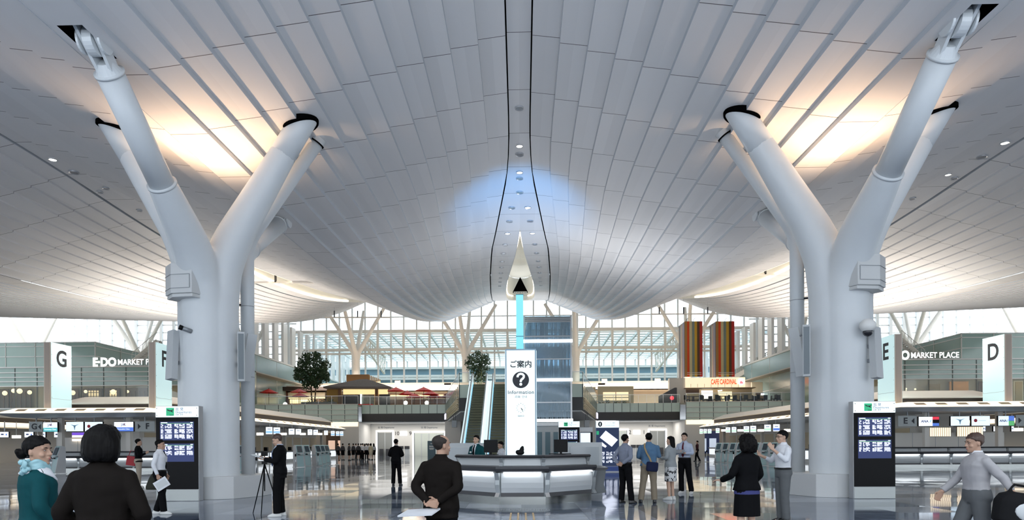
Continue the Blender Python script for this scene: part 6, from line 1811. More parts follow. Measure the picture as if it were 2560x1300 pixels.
HAIRS = {
 'short': [(.02, -.03, -.072, .045), (.05, -.02, -.095, .066), (.085, -.012, -.108, .0775), (.12, .005, -.114, .081), (.145, .035, -.116, .083), (.165, .088, -.116, .083), (.185, .097, -.110, .079), (.21, .080, -.092, .066), (.228, .05, -.066, .045), (.238, .015, -.03, .02)],
 'bob': [(-.012, .0, -.085, .075), (-.005, .02, -.105, .098), (.02, .04, -.122, .112), (.05, .045, -.130, .118), (.09, .048, -.132, .119), (.13, .055, -.130, .115), (.165, .092, -.126, .106), (.195, .095, -.112, .092), (.22, .07, -.088, .068), (.237, .04, -.055, .040), (.243, .01, -.025, .018)],
 'curly': [(-.03, .0, -.10, .08), (-.005, .02, -.125, .115), (.03, .035, -.14, .13), (.08, .045, -.148, .135), (.13, .06, -.145, .130), (.17, .095, -.135, .118), (.205, .09, -.115, .095), (.235, .06, -.08, .065), (.25, .01, -.03, .02)],
 'long': [(-.20, -.075, -.115, .055), (-.12, -.06, -.118, .08), (-.04, -.04, -.120, .088), (.03, -.015, -.120, .086), (.09, .0, -.118, .084), (.13, .02, -.117, .084), (.165, .085, -.116, .083), (.19, .092, -.108, .077), (.215, .07, -.085, .058), (.236, .015, -.03, .02)],
 'thin': [(.02, -.03, -.072, .048), (.05, -.02, -.094, .067), (.085, -.012, -.107, .0775), (.12, .005, -.112, .081), (.15, .02, -.113, .081), (.175, .0, -.108, .076), (.193, -.03, -.098, .060), (.204, -.055, -.082, .03)],
 'swept': [(.02, -.035, -.074, .045), (.05, -.03, -.097, .066), (.08, -.022, -.110, .0775), (.10, -.008, -.115, .080), (.12, .010, -.117, .082), (.142, .032, -.117, .083), (.160, .056, -.116, .082), (.178, .080, -.112, .079), (.195, .088, -.103, .072), (.215, .072, -.085, .058), (.230, .045, -.06, .040), (.238, .015, -.03, .02)],
}
HLINE = {
 'short': ([(.02, -.04), (.06, -.034), (.085, -.030), (.125, -.024), (.135, .018), (.15, .034), (.165, .056), (.178, .086), (.188, .2)], .010, .014, .017, .240),
 'swept': ([(.02, -.04), (.06, -.034), (.085, -.028), (.118, -.022), (.128, .012), (.142, .032), (.158, .056), (.172, .082), (.182, .2)], .011, .016, .014, .240),
 'thin': ([(.02, -.04), (.06, -.034), (.085, -.030), (.125, -.024), (.135, .010), (.15, .012), (.165, .03), (.185, .01), (.20, -.02), (.212, -.05)], .009, .012, .012, .228),
}
def hair_cap(st):
    line, sd, bk_, tp_, zmax = HLINE[st]; rings = []; n = 56
    zs = [.02 + (zmax - .02) * i / 22 for i in range(23)]
    for z in zs:
        zh = min(z, .2225) if z < .2 else lerp(.2, .2235, min(1, (z - .2) / max(.001, zmax - .2)))
        f = table(zh, [(q[0], q[1]) for q in HEADS]); b = table(zh, [(q[0], q[2]) for q in HEADS]); w = table(zh, [(q[0], q[3]) for q in HEADS])
        cy = (f + b) / 2; yh = table(z, line); ring = []
        for p in ering(0, cy, CHIN + z, w, (f - b) / 2, n, 2.15):
            d = Vector((p.x, p.y - cy, 0)); L = max(d.length, 1e-4); back = max(0, -(p.y - cy) / max((f - b) / 2, 1e-4))
            if p.y > yh: d *= .80
            else: d *= (L + lerp(sd, bk_, back)) / L
            ring.append(Vector((d.x, cy + d.y, CHIN + z)))
        rings.append(ring)
    return rings
def hand_mb(mb, w, d, nrm, side, curl=.5, r=.0088):
    d = d.normalized(); nrm = (nrm - d * nrm.dot(d)).normalized(); ac = d.cross(nrm) * side     # ac: towards the thumb
    mb.loft([[w + d * t + ac * a + nrm * b for a, b in ((wd, th), (-wd, th), (-wd, -th), (wd, -th))] for t, wd, th in ((-.015, .026, .021), (.02, .034, .016), (.06, .041, .013), (.09, .040, .011))])
    for i, (off, ln) in enumerate(((.030, .072), (.010, .080), (-.011, .075), (-.031, .060))):
        p = w + d * .083 + ac * off; q = [p - d * .02, p]; dirc = d.copy(); ang = 0
        for k in range(3):
            ang += curl * (.55, .75, .6)[k] * (1 + .12 * i)
            dirc = d * math.cos(ang) + nrm * math.sin(ang)
            p = p + dirc * ln * (.42, .33, .25)[k]; q.append(p)
        mb.tube(q, [r, r * 1.02, r, r * .95, r * .8], 8)
    p = w + d * .022 + ac * .03
    t1 = p + (d * .55 + ac * .6 + nrm * .35).normalized() * .045; t2 = t1 + (d * .85 + ac * .1 + nrm * .5).normalized() * .032
    mb.tube([p - ac * .015, p, t1, t2], [r * 1.2, r * 1.3, r * 1.1, r * .85], 8)
def limb(mb, pts, rad, n=16):
    """rounded bent limb"""
    a, b, c = map(Vector, pts); r0, r1, r2 = rad
    q = [a.lerp(b, t) for t in (0, .3, .6, .86)]; m_ = bez(a.lerp(b, .86), b, b.lerp(c, .16), 3)[1:]; q2 = [b.lerp(c, t) for t in (.4, .7, 1)]
    p = q + m_ + q2
    rr = [lerp(r0, r1, t) for t in (0, .3, .6, .86)] + [r1] * 3 + [lerp(r1, r2, t) for t in (.4, .7, 1)]
    mb.tube(p, rr, n)
def displace(me, fn):
    n = len(me.vertices); co = [0.0] * (3 * n); no = [0.0] * (3 * n)
    me.vertices.foreach_get('co', co); me.vertices.foreach_get('normal', no)
    for i in range(n):
        a = 3 * i; d = fn(co[a], co[a + 1], co[a + 2])
        co[a] += no[a] * d; co[a + 1] += no[a + 1] * d; co[a + 2] += no[a + 2] * d
    me.vertices.foreach_set('co', co); me.update()
NZ = lambda a, b, c: noise.noise(Vector((a, b, c)))
def headM(o):
    piv = Vector((0, .0, 1.50)); e = Euler((o.get('nod', 0), o.get('tilt', 0), o.get('look', 0)), 'XYZ')
    return Matrix.Translation(piv) @ e.to_matrix().to_4x4() @ Matrix.Translation(-piv)
ARM_DEF = {1: ((.225, -.03, 1.13), (.235, .03, .885), (0, .15, -1), (-1, 0, 0), .45), -1: ((-.225, -.03, 1.13), (-.235, .03, .885), (0, .15, -1), (1, 0, 0), .45)}
def person(label, x, y, rz, H, o, z0=0, vox=.009):
    s_ = H / H0; wf_ = o.get('wide', 1.0); fem = o.get('fem', False)
    shw = (.158 if fem else .178) * wf_
    hM = headM(o)
    arms = {k: o.get('arms', {}).get(k, ARM_DEF[k]) for k in (1, -1)}
    hipz = .90; kz = .48
    legs = {k: o.get('legs', {}).get(k, ((k * .085, 0, hipz), (k * .095, .015, kz), (k * .10, -.015, .085), .0)) for k in (1, -1)}
    # torso slices: z, half width, half depth, y centre
    T = [(.84, .15, .10, -.005), (.90, .168, .118, -.012), (.96, .165, .115, -.008), (1.04, .138 if fem else .148, .098, .0), (1.12, .138 if fem else .152, .10, .004), (1.22, .152 if fem else .165, .112, .006), (1.31, .162 if fem else .178, .115, .004), (1.375, .156 if fem else .172, .098, -.004), (1.412, .128 if fem else .138, .082, -.010), (1.440, .090, .068, -.012), (1.47, .060, .060, -.008)]
    T = [(z, a * wf_, b * (1 + (wf_ - 1) * .8) , c) for z, a, b, c in T]
    skin = o.get('skin', SKIN)
    Sm = Matrix.Scale(s_, 4)
    # ---- body: one continuous surface
    b = MB()
    b.loft([ering(0, c, z, a * .90, d * .88) for z, a, d, c in T])
    b.tube([(0, -.012, 1.42), (0, -.004, 1.47), hM @ Vector((0, .0, 1.53)), hM @ Vector((0, -.0, 1.56))], [.062, .053, .052, .055], 16)
    hd = MB(); hd.loft([ering(0, (f + bk) / 2, CHIN + z, w, (f - bk) / 2, 24, 2.15) for z, f, bk, w in HEADS])
    hd.tube([(0, .088, CHIN + .128), (0, .103, CHIN + .108), (0, .115, CHIN + .088), (0, .100, CHIN + .078)], [.009, .011, .0138, .010], 10)
    hd.ell((-.012, .100, CHIN + .083), (.009, .010, .007), 10, 6); hd.ell((.012, .100, CHIN + .083), (.009, .010, .007), 10, 6)
    hd.ell((0, .096, CHIN + .058), (.022, .016, .007), 12, 6); hd.ell((0, .095, CHIN + .047), (.019, .016, .008), 12, 6); hd.ell((0, .086, CHIN + .014), (.022, .018, .014), 12, 7)
    for k in (1, -1):
        hd.ell((k * .072, -.008, CHIN + .098), (.009, .017, .030), 10, 7); hd.ell((k * .034, .084, CHIN + .135), (.024, .013, .007), 10, 6); hd.ell((k * .042, .070, CHIN + .080), (.022, .022, .02), 10, 7)
    hd.xf(hM); b.v_off = 0
    off = len(b.v); b.add(hd.v, hd.f)
    for k in (1, -1):
        e, w, dr, nr, curl = arms[k]; e, w = Vector(e), Vector(w)
        sh = Vector((k * (shw - .006), -.012, 1.352))
        limb(b, (sh, e, w), (.050, .040, .026)); b.ell(sh, (.055, .055, .055), 12, 8)
        hand_mb(b, w, Vector(dr), Vector(nr), k, curl)
        h_, kn, an, toe = legs[k]
        limb(b, (h_, kn, an), (.082, .054, .036))
        an = Vector(an); b.tube([an + Vector((0, 0, .02)), an + Vector((0, .03, -.035)), an + Vector((toe * .1, .13, -.06))], [.036, .034, .026], 10)
    b.xf(Sm)
    body = from_mesh('person', remesh(b, vox * (.75 if o.get('close') else 1), 2), skin)
    body.location = (x, y, z0); body.rotation_euler = (0, 0, rz)
    tag(body, label, 'person')
    body['kind'] = 'thing'
    if o.get('group'): body['group'] = o['group']
    def part(name, mb, m, v=None, sm=2, lab=None):
        mb.xf(Sm); return from_mesh(name, remesh(mb, v or vox * 1.25, sm), m, body, lab)
    def raw(name, mb, m, parent=None): 
        mb.xf(Sm); return mb.build(name, m, parent or body, True)
    # ---- face features
    fc = MB()
    for k in (1, -1): fc.ell(hM @ Vector((k * .032, .0825, CHIN + .118)), (.0125, .0080, .0042), 12, 7)
    if not o.get('far'):
        raw('eyes', fc, EYEW)
        fc = MB()
        for k in (1, -1): fc.ell(hM @ Vector((k * .032, .0875, CHIN + .118)), (.0075, .0050, .0046), 10, 6)
        raw('pupils', fc, EYEB)
        fc = MB()
        for k in (1, -1): fc.tube([hM @ Vector((k * .016, .0965, CHIN + .138)), hM @ Vector((k * .034, .0965, CHIN + .143)), hM @ Vector((k * .052, .086, CHIN + .138))], [.003, .0035, .002], 6)
        raw('eyebrows', fc, o.get('hair', HAIRB))
        fc = MB(); fc.ell(hM @ Vector((0, .1035, CHIN + .0525)), (.020, .009, .0085), 14, 7); raw('lips', fc, LIP)
    # ---- hair
    st = o.get('style', 'short'); hb = MB()
    hb.loft(hair_cap(st) if st in HLINE else [ering(0, (f + bk) / 2, CHIN + z, w, (f - bk) / 2, 26, 2.2) for z, f, bk, w in HAIRS[st]])
    if st == 'bun' or o.get('bun'):
        for c, r in (((0, -.125, CHIN + .085), .042), ((.022, -.14, CHIN + .10), .028), ((-.02, -.145, CHIN + .07), .03), ((0, -.15, CHIN + .105), .026)): hb.ell(c, (r, r, r), 14, 9)
    if st == 'long': hb.tube([(.03, -.09, CHIN - .1), (.05, -.07, CHIN - .2), (.05, -.06, CHIN - .27)], [.03, .025, .008], 8)
    hb.xf(hM)
    hr = part('hair', hb, o.get('hair', HAIRB), .006 if not o.get('far') else .014, 1)
    if st != 'thin':
        ka = .0055 if st != 'curly' else .014
        displace(hr.data, lambda a, b, c: (NZ(a * 40, b * 40, c * 9) + .6 * NZ(a * 110, b * 110, c * 25)) * ka)
    # ---- upper garment
    top = o['top']; kind = o.get('kind', 'shirt'); tm = MB()
    infl = {'shirt': .012, 'jacket': .024}[kind]; hem = {'shirt': 1.0, 'jacket': .79 if not fem else .86}[kind]
    hem = o.get('hem', hem)
    rows_ = [(z, a, d, c) for z, a, d, c in T if z > hem + .03 and z < 1.44]
    fl = .0
    base_a = table(hem, [(t_[0], t_[1]) for t_ in T]); base_d = table(hem, [(t_[0], t_[2]) for t_ in T])
    tl = [ering(0, -.004, hem, base_a + infl + (.002 if hem > .98 else .012), base_d + infl + (.002 if hem > .98 else .010))]
    for z, a, d, c in rows_: tl.append(ering(0, c, z, a + infl * (1 if z < 1.38 else .7), d + infl * (1 if z < 1.38 else .7)))
    tl.append(ering(0, -.012, 1.445, .085, .070)); tl.append(ering(0, -.010, 1.474, .066, .063))
    tm.loft(tl)
    cuff = o.get('cuff', .93)
    for k in (1, -1):
        e, w, dr, nr, curl = arms[k]; e, w = Vector(e), Vector(w); sh = Vector((k * (shw - .008), -.012, 1.350))
        rr = (.063, .055, .044) if kind == 'jacket' else (.060, .051, .040)
        limb(tm, (sh, e, e.lerp(w, cuff)), rr); tm.ell(sh, (rr[0] + .002, rr[0] + .002, rr[0]), 14, 9)
    tg = part(kind if kind == 'shirt' else 'jacket', tm, top)
    displace(tg.data, lambda a, b, c: (NZ(a * 7, b * 7, c * 13) + .5 * NZ(a * 18, b * 18, c * 22)) * .0065)
    if o.get('collar') is not None:
        cb = MB(); cb.loft([ering(0, -.008, 1.435, .074, .070), ering(0, -.006, 1.49, .062, .061), ering(0, -.006, 1.49, .056, .055), ering(0, -.008, 1.435, .066, .062)], cap=False)
        raw('collar', cb, o['collar'])
    if o.get('open'):                # shirt front between lapels
        v_ = MB(); v_.loft([[(-.05, .075, 1.45), (.05, .075, 1.45), (.05, .05, 1.45), (-.05, .05, 1.45)], [(-.055, .118 + infl, 1.33), (.055, .118 + infl, 1.33), (.055, .09, 1.33), (-.055, .09, 1.33)], [(-.012, .122 + infl, 1.08), (.012, .122 + infl, 1.08), (.012, .09, 1.08), (-.012, .09, 1.08)]])
        raw('shirt_front', v_, o['open'])
    if o.get('tie'):
        v_ = MB(); yf = .135 + (infl if kind == 'jacket' else .0)
        v_.loft([[(-.014, .082, 1.445), (.014, .082, 1.445), (.014, .07, 1.445), (-.014, .07, 1.445)], [(-.022, yf, 1.33), (.022, yf, 1.33), (.022, yf - .02, 1.33), (-.022, yf - .02, 1.33)], [(-.035, yf, 1.08), (.035, yf, 1.08), (.03, yf - .02, 1.08), (-.03, yf - .02, 1.08)], [(-.004, yf - .005, 1.03), (.004, yf - .005, 1.03), (.004, yf - .02, 1.03), (-.004, yf - .02, 1.03)]])
        raw('tie', v_, o['tie'])
    # ---- lower garment
    lm = MB()
    if o.get('skirt'):
        zs = o.get('skirt_hem', .52)
        lm.loft([ering(0, -.006, 1.03, .158, .112), ering(0, -.010, .93, .186, .135), ering(0, -.008, .80, .192, .142), ering(0, 0, zs, o.get('flare', .185), o.get('flare', .185) * .78)])
        part('skirt', lm, o['skirt'])
    else:
        lm.loft([ering(0, c, z, a + .012, d + .012) for z, a, d, c in T if z < 1.0] + [ering(0, 0, 1.02, .172 * wf_, .122)])
        for k in (1, -1):
            h_, kn, an, toe = legs[k]; h_, kn, an = Vector(h_), Vector(kn), Vector(an)
            limb(lm, (h_, kn, an + Vector((0, .005, -.02))), (.104 * (1 + (wf_ - 1) * .5), .078, .074))
        tr_ = part('trousers', lm, o['trousers'])
        displace(tr_.data, lambda a, b, c: .005 * NZ(a * 9, b * 9, c * 14))
        if o.get('belt'):
            bl = MB(); bl.loft([ering(0, 0, .985, .186 * wf_, .136), ering(0, 0, 1.018, .182 * wf_, .133)], cap=False); raw('belt', bl, BLACK)
    for k in (1, -1):
        h_, kn, an, toe = legs[k]; an = Vector(an); sh_ = MB(); zb = an.z - .085
        R2 = Matrix.Rotation(-k * .12, 3, 'Z')
        f = lambda v: an + R2 @ Vector(v)
        sh_.loft([[f((px_, py_, pz_ - an.z + zb)) for px_, py_, pz_ in ring_] for ring_ in [
            [(w * math.cos(2 * PI * q / 16), cy + l * math.sin(2 * PI * q / 16), z) for q in range(16)] for z, w, l, cy in ((.0, .047, .138, .052), (.022, .049, .140, .052), (.045, .045, .120, .040), (.075, .040, .075, .005), (.10, .040, .052, -.008))]])
        raw('shoe', sh_, o.get('shoes', SHOEB))
    def W(v): return body.matrix_basis @ (Vector(v) * s_) if False else Matrix.Translation((x, y, z0)) @ Matrix.Rotation(rz, 4, 'Z') @ (Vector(v) * s_)
    return body, W, hM, raw, part
def gx(px, D): # world x, y for a photo column at camera depth D
    u = (px - PPX) / FPX; v = CM @ Vector((u * D, 0, -D)); return v.x, v.y
R = math.radians
BEHIND = {1: ((.27, -.12, 1.13), (.05, -.185, .98), (-1, -.1, -.15), (0, -1, 0), .5), -1: ((-.27, -.12, 1.13), (-.04, -.20, .96), (1, -.1, -.1), (0, -1, 0), .5)}
FOLDED = {1: ((.27, -.02, 1.12), (.10, .20, 1.06), (-1, .5, 0), (0, -.4, -1), .6), -1: ((-.27, -.02, 1.12), (-.08, .22, 1.04), (1, .5, 0), (0, -.4, -1), .6)}

# 1 attendant with scarf
x, y = gx(92, 5.25)
bd, W, hM, raw, part = person('woman in a teal jacket with a pale blue scarf and hair bun', x, y, R(-42), 1.577, dict(fem=True, close=True, top=TEALJ, kind='jacket', trousers=TEALJ, bun=True, style='swept', look=R(-46), nod=R(-2), skin=SKIN2, arms={1: ((.235, -.03, 1.13), (.20, .14, .93), (0, .4, -1), (-1, 0, 0), .5), -1: ((-.225, -.03, 1.13), (-.2, .1, .9), (0, .3, -1), (1, 0, 0), .5)}))
sc = MB(); random.seed(2)
n = 26
for r0, z, q in ((.082, 1.47, 0), (.088, 1.44, 1), (.078, 1.495, 2)):
    pts = [Vector((r0 * 1.05 * math.cos(2 * PI * k / n), -.008 + r0 * math.sin(2 * PI * k / n), z + .010 * math.sin(5 * 2 * PI * k / n + q))) for k in range(n + 1)]
    sc.tube(pts, .020, 8, cap=False)
part('scarf', sc, SCARF, .007, 1)
kn = MB()   # bunched knot at the back of the neck
for i in range(15):
    a = random.uniform(0, 2 * PI); c = Vector((.055 + .055 * math.cos(a) * random.random(), -.075 - .04 * random.random(), 1.455 + .05 * math.sin(a)))
    kn.ell(c, (random.uniform(.018, .034), random.uniform(.010, .020), random.uniform(.012, .028)), 10, 7, M=Euler((random.random() * 3, random.random() * 3, random.random() * 3)).to_matrix())
part('scarf_knot', kn, SCARF, .005, 1)
cl = MB()
cl.loft([[(-.09, -.055, 1.455), (-.02, -.095, 1.452), (.07, -.075, 1.455), (.10, .0, 1.45)], [(-.13, -.07, 1.415), (-.03, -.125, 1.405), (.10, -.10, 1.412), (.15, .01, 1.41)], [(-.128, -.068, 1.405), (-.03, -.12, 1.395), (.098, -.097, 1.402), (.147, .01, 1.40)]], closed=False, cap=False)
cl.loft([[(.10, .0, 1.455), (.09, .05, 1.45), (.06, .08, 1.44)], [(.165, .01, 1.415), (.155, .085, 1.38), (.10, .125, 1.35)], [(.162, .01, 1.405), (.15, .08, 1.37), (.098, .12, 1.34)]], closed=False, cap=False)
raw('white_collar', cl, SHIRTW)
# 2 woman with bob
x, y = gx(260, 4.38)
person('woman in a black suit with a black bob, seen from behind', x, y, R(4), 1.63, dict(fem=True, close=True, wide=1.06, top=SUITBR, kind='jacket', trousers=SUITB, style='bob', arms={1: ((.275, -.04, 1.11), (.16, .17, 1.02), (-.8, .6, 0), (0, -.3, -1), .6), -1: ((-.275, -.04, 1.11), (-.16, .17, 1.02), (.8, .6, 0), (0, -.3, -1), .6)}, collar=SUITBR))
# 3 man with folder
x, y = gx(400, 15.2)
bd, W, hM, raw, part = person('man in a white shirt and black trousers walking past the left departures board', x, y, R(-80), 1.65, dict(top=SHIRTW, trousers=TRB, shoes=SHOEW, wide=1.10, skin=SKIN2, collar=SHIRTW, tie=SUITB, belt=True,
    arms={1: ((.235, -.07, 1.13), (.25, .03, .90), (0, .25, -1), (-1, 0, 0), 1.0), -1: ((-.235, -.03, 1.13), (-.24, .06, .90), (0, .15, -1), (1, 0, 0), .8)},
    legs={1: ((.085, 0, .90), (.09, .06, .49), (.09, .10, .085), 0), -1: ((-.085, 0, .90), (-.09, .02, .48), (-.09, -.12, .085), 0)}))
f = MB(); f.box(-.15, .15, -.006, .006, -.22, .0); f.box(-.12, .12, -.009, -.006, -.18, -.04, 1)
fo = f.build('document_folder', [SHIRTW, LGREY]); c = W((.27, .06, .80)); fo.location = c; fo.rotation_euler = (0, R(-32), R(8)); tag(fo, 'white document folder in the hand of the man by the left board', 'folder')
g = MB(); g.loft([ering(0, 0, z, a, b_) for z, a, b_ in ((-.36, .17, .06), (-.30, .18, .07), (-.1, .10, .05), (0, .03, .03))]); g.tube([(0, 0, 0), (.1, .02, .22), (.13, .0, .55)], .012, 6)
go = from_mesh('shoulder_bag', remesh(g, .012, 2), cloth('dark_olive_bag', (.035, .035, .028))); c = W((-.05, -.16, .93)); go.location = c; tag(go, 'dark olive bag behind the man by the left board', 'bag')
# 4 person with red bag
x, y = gx(346, 25)
bd, W, hM, raw, part = person('person in a black top and beige trousers with a red bag, beyond the left board', x, y, R(-62), 1.78, dict(top=SUITB, kind='shirt', trousers=BEIGET, shoes=SHOEW, hem=.90, style='short', fem=True, wide=1.05, arms={1: ((.24, .03, 1.13), (.12, .24, 1.20), (-.3, .6, .6), (-1, 0, 0), .7), -1: ARM_DEF[-1]}), vox=.012)
g = MB(); g.box(-.16, .16, -.05, .05, -.34, 0); g.tube([(-.12, 0, 0), (-.08, 0, .2), (.08, 0, .2), (.12, 0, 0)], .012, 6); go = g.build('red_bag', mat('red_bag_cloth', (.40, .02, .03), .6)); c = W((-.22, -.2, 1.10)); go.location = c; go.rotation_euler = (0, .15, .2); tag(go, 'red shoulder bag on the person in black and beige', 'bag')
# 5 man with tablet
x, y = gx(699, 14.6)
bd, W, hM, raw, part = person('man in a black suit looking down at a tablet beside the left column', x, y, R(98), 1.76, dict(top=SUITB, kind='jacket', trousers=TRB, shoes=SHOEW, hair=HAIRBR, nod=R(-26), collar=LBLUE, open=LBLUE, tie=cloth('blue_tie', (.05, .10, .25)),
    arms={1: ((.25, .03, 1.13), (.10, .27, 1.20), (-.25, .9, .1), (0, 0, 1), .5), -1: ((-.25, .03, 1.13), (-.10, .29, 1.18), (.25, .9, .1), (0, 0, 1), .5)},
    legs={1: ((.085, 0, .90), (.10, .02, .48), (.12, -.02, .085), 0), -1: ((-.085, 0, .90), (-.10, .05, .48), (-.12, .03, .085), 0)}))
t_ = MB(); t_.box(-.15, .15, -.13, .13, -.008, .008); t_.box(-.135, .135, -.115, .115, .008, .010, 1); to = t_.build('tablet', [GREYM, mat('tablet_glass', (.25, .32, .36), .1)]); to.location = W((0, .42, 1.235)); to.rotation_euler = (R(20), 0, R(98)); tag(to, 'grey tablet held by the man in the black suit', 'tablet')
q = PG(662, 1284)
t = thing('camera_tripod', 'thin black camera tripod left of the man with the tablet', 'tripod', q)
for a in (0, 2.1, 4.2): MB().tube([(.0, 0, 1.10), (.34 * math.sin(a + .9), .34 * math.cos(a + .9), 0)], [.016, .010], 8).build('leg', BLACK, t, True)
m = MB(); m.tube([(0, 0, .5), (0, 0, 1.28)], .013, 8); m.box(-.05, .05, -.04, .04, 1.10, 1.16); m.build('centre_column', BLACK, t); MB().bar((0, 0, 1.30), (-.22, .05, 1.22), .02).build('pan_handle', BLACK, t)
MB().box(-.06, .06, -.05, .05, 1.28, 1.38).build('head', BLACK, t)
# 6 man facing gates
x, y = gx(990, 25.7)
person('man in a black suit standing with his back turned before the gates', x, y, R(-8), 1.73, dict(top=SUITB, kind='jacket', trousers=TRB, arms=FOLDED, skin=SKIN2, shoes=SHOEB, collar=SHIRTW, legs={1: ((.085, 0, .90), (.12, .015, .48), (.15, 0, .085), 0), -1: ((-.085, 0, .90), (-.10, .015, .48), (-.11, -.03, .085), 0)}), vox=.011)
# 7 old man with hands behind
x, y = gx(1103, 7.1)
bd, W, hM, raw, part = person('balding man in a dark brown suit with his hands clasped behind his back', x, y, R(-22), 1.605, dict(top=SUITBR, kind='jacket', trousers=TRB, close=True, hair=HAIRG, style='thin', look=R(-24), skin=SKIN2, wide=1.10, arms=BEHIND, collar=SUITBR))
f = MB(); f.loft([[(-.19, -.12, -.004), (.19, -.12, -.004), (.19, .12, .0), (-.19, .12, -.004)], [(-.19, -.12, .010), (.19, -.12, .010), (.19, .12, .016), (-.19, .12, .010)]]); fo = f.build('folded_paper', SHIRTW); fo.location = W((-.12, -.27, .865)); fo.rotation_euler = (R(10), R(-4), R(-18)); tag(fo, 'white folded paper behind the back of the balding man', 'paper')
# 8 receptionists
x, y = gx(1191, 19.75)
bd, W, hM, raw, part = person('receptionist in a teal jacket and tie behind the information desk', x, y, R(150), 1.77, dict(top=TEALJ, kind='jacket', trousers=TRB, open=SHIRTW, collar=SHIRTW, tie=SUITB, arms={1: ((.24, .0, 1.13), (.12, .24, 1.08), (-.3, .9, 0), (0, 0, -1), .4), -1: ((-.24, .0, 1.13), (-.12, .24, 1.08), (.3, .9, 0), (0, 0, -1), .4)}), vox=.010)
nb = MB(); nb.box(.07, .13, .142, .150, 1.22, 1.26); raw('name_badge', nb, WHITE)
x, y = gx(1253, 21.4)
person('staff member in a white blouse and dark vest half hidden by the desk monitor', x, y, R(120), 1.60, dict(fem=True, top=SHIRTW, kind='shirt', skirt=TRB, style='short', nod=R(-12)), vox=.012)
# 9-12 the talking group
x, y = gx(1563, 17.4)
person('man in a blue grey shirt with his hands clasped behind his back', x, y, R(-48), 1.74, dict(top=SHIRTG, trousers=TRB, arms=BEHIND, skin=SKIN2, collar=SHIRTG, belt=True, cuff=.9, legs={1: ((.085, 0, .90), (.12, .02, .48), (.17, .02, .085), 0), -1: ((-.085, 0, .90), (-.10, .015, .48), (-.12, -.02, .085), 0)}))
x, y = gx(1622, 17.5)
bd, W, hM, raw, part = person('man in a blue shirt and khaki trousers with a navy shoulder bag', x, y, R(-8), 1.775, dict(top=DENIM, trousers=KHAKI, shoes=SHOEB, wide=1.16, skin=SKIN2, hem=.90, collar=DENIM, cuff=.6, arms={1: ((.25, .03, 1.13), (.18, .24, 1.20), (-.3, .8, .3), (-1, 0, 0), .5), -1: ((-.26, -.02, 1.13), (-.2, .2, 1.08), (.3, .9, 0), (1, 0, 0), .5)}, legs={1: ((.085, 0, .90), (.11, .02, .48), (.13, .0, .085), 0), -1: ((-.085, 0, .90), (-.14, .015, .48), (-.2, -.02, .085), 0)}))
g = MB(); g.loft([ering(0, 0, z, a, b_) for z, a, b_ in ((-.24, .13, .05), (-.20, .15, .07), (-.03, .15, .065), (0, .13, .05))]); go = from_mesh('navy_bag', remesh(g, .012, 2), cloth('navy_bag_cloth', (.015, .02, .05))); go.location = W((.08, -.22, 1.0)); go.rotation_euler = (0, .1, R(-8)); tag(go, 'navy shoulder bag on the man in the blue shirt', 'bag')
st_ = MB(); pts = [W(v) for v in ((-.10, -.09, 1.452), (-.11, -.145, 1.36), (-.06, -.165, 1.22), (.01, -.165, 1.10), (.05, -.19, .99))]
for a, b_ in zip(pts, pts[1:]): st_.bar(a - pts[-1], b_ - pts[-1], .04, .012, up=(0, -1, 0))
so = st_.build('bag_strap', cloth('tan_strap', (.30, .22, .12)), go); so.parent = go; so.matrix_parent_inverse = Matrix.Identity(4); so.location = go.rotation_euler.to_matrix().inverted() @ (pts[-1] - go.location); so.rotation_euler = go.rotation_euler.to_matrix().inverted().to_euler()
x, y = gx(1676, 18.3)
SK = bpy.data.materials.new('floral_skirt'); SK.use_nodes = True
nt = SK.node_tree; vo = nt.nodes.new('ShaderNodeTexNoise'); vo.inputs['Scale'].default_value = 11; vo.inputs['Detail'].default_value = 1; cr = nt.nodes.new('ShaderNodeValToRGB'); cr.color_ramp.interpolation = 'CONSTANT'; cr.color_ramp.elements[0].color = (.03, .03, .035, 1); cr.color_ramp.elements[1].color = (.62, .62, .62, 1); cr.color_ramp.elements[1].position = .48
tc = nt.nodes.new('ShaderNodeTexCoord'); nt.links.new(tc.outputs['Object'], vo.inputs['Vector']); nt.links.new(vo.outputs[0], cr.inputs[0]); nt.links.new(cr.outputs[0], nt.nodes['Principled BSDF'].inputs['Base Color'])
person('long haired woman in a grey jacket and floral skirt', x, y, R(48), 1.70, dict(fem=True, top=GREYJ, kind='jacket', hem=.88, skirt=SK, skirt_hem=.50, style='long', shoes=SHOEW, arms={1: ((.22, .02, 1.13), (.12, .24, 1.10), (-.5, .8, .2), (-1, 0, 0), .6), -1: ((-.22, .0, 1.13), (-.12, .22, 1.12), (.5, .8, .2), (1, 0, 0), .6)}))
x, y = gx(1711, 20.6)
bd, W, hM, raw, part = person('man in a pale blue shirt and tie holding a notebook', x, y, R(146), 1.82, dict(top=LBLUE, trousers=TRB, collar=LBLUE, tie=cloth('dark_red_tie', (.10, .02, .03)), belt=True, shoes=SHOEW, arms={1: ((.24, .02, 1.13), (.08, .22, 1.17), (-.8, .5, .1), (0, 0, 1), .6), -1: ((-.24, .02, 1.13), (-.10, .24, 1.14), (.6, .7, .1), (0, 0, 1), .6)}, legs={1: ((.085, 0, .90), (.09, .02, .48), (.09, .0, .085), 0), -1: ((-.085, 0, .90), (-.14, .015, .48), (-.2, -.0, .085), 0)}))
f = MB(); f.box(-.13, .13, -.09, .09, -.01, .01); fo = f.build('notebook', GREYM); fo.location = W((.02, .32, 1.185)); fo.rotation_euler = (R(-35), 0, R(146)); tag(fo, 'small grey notebook in the hands of the man in pale blue', 'notebook')
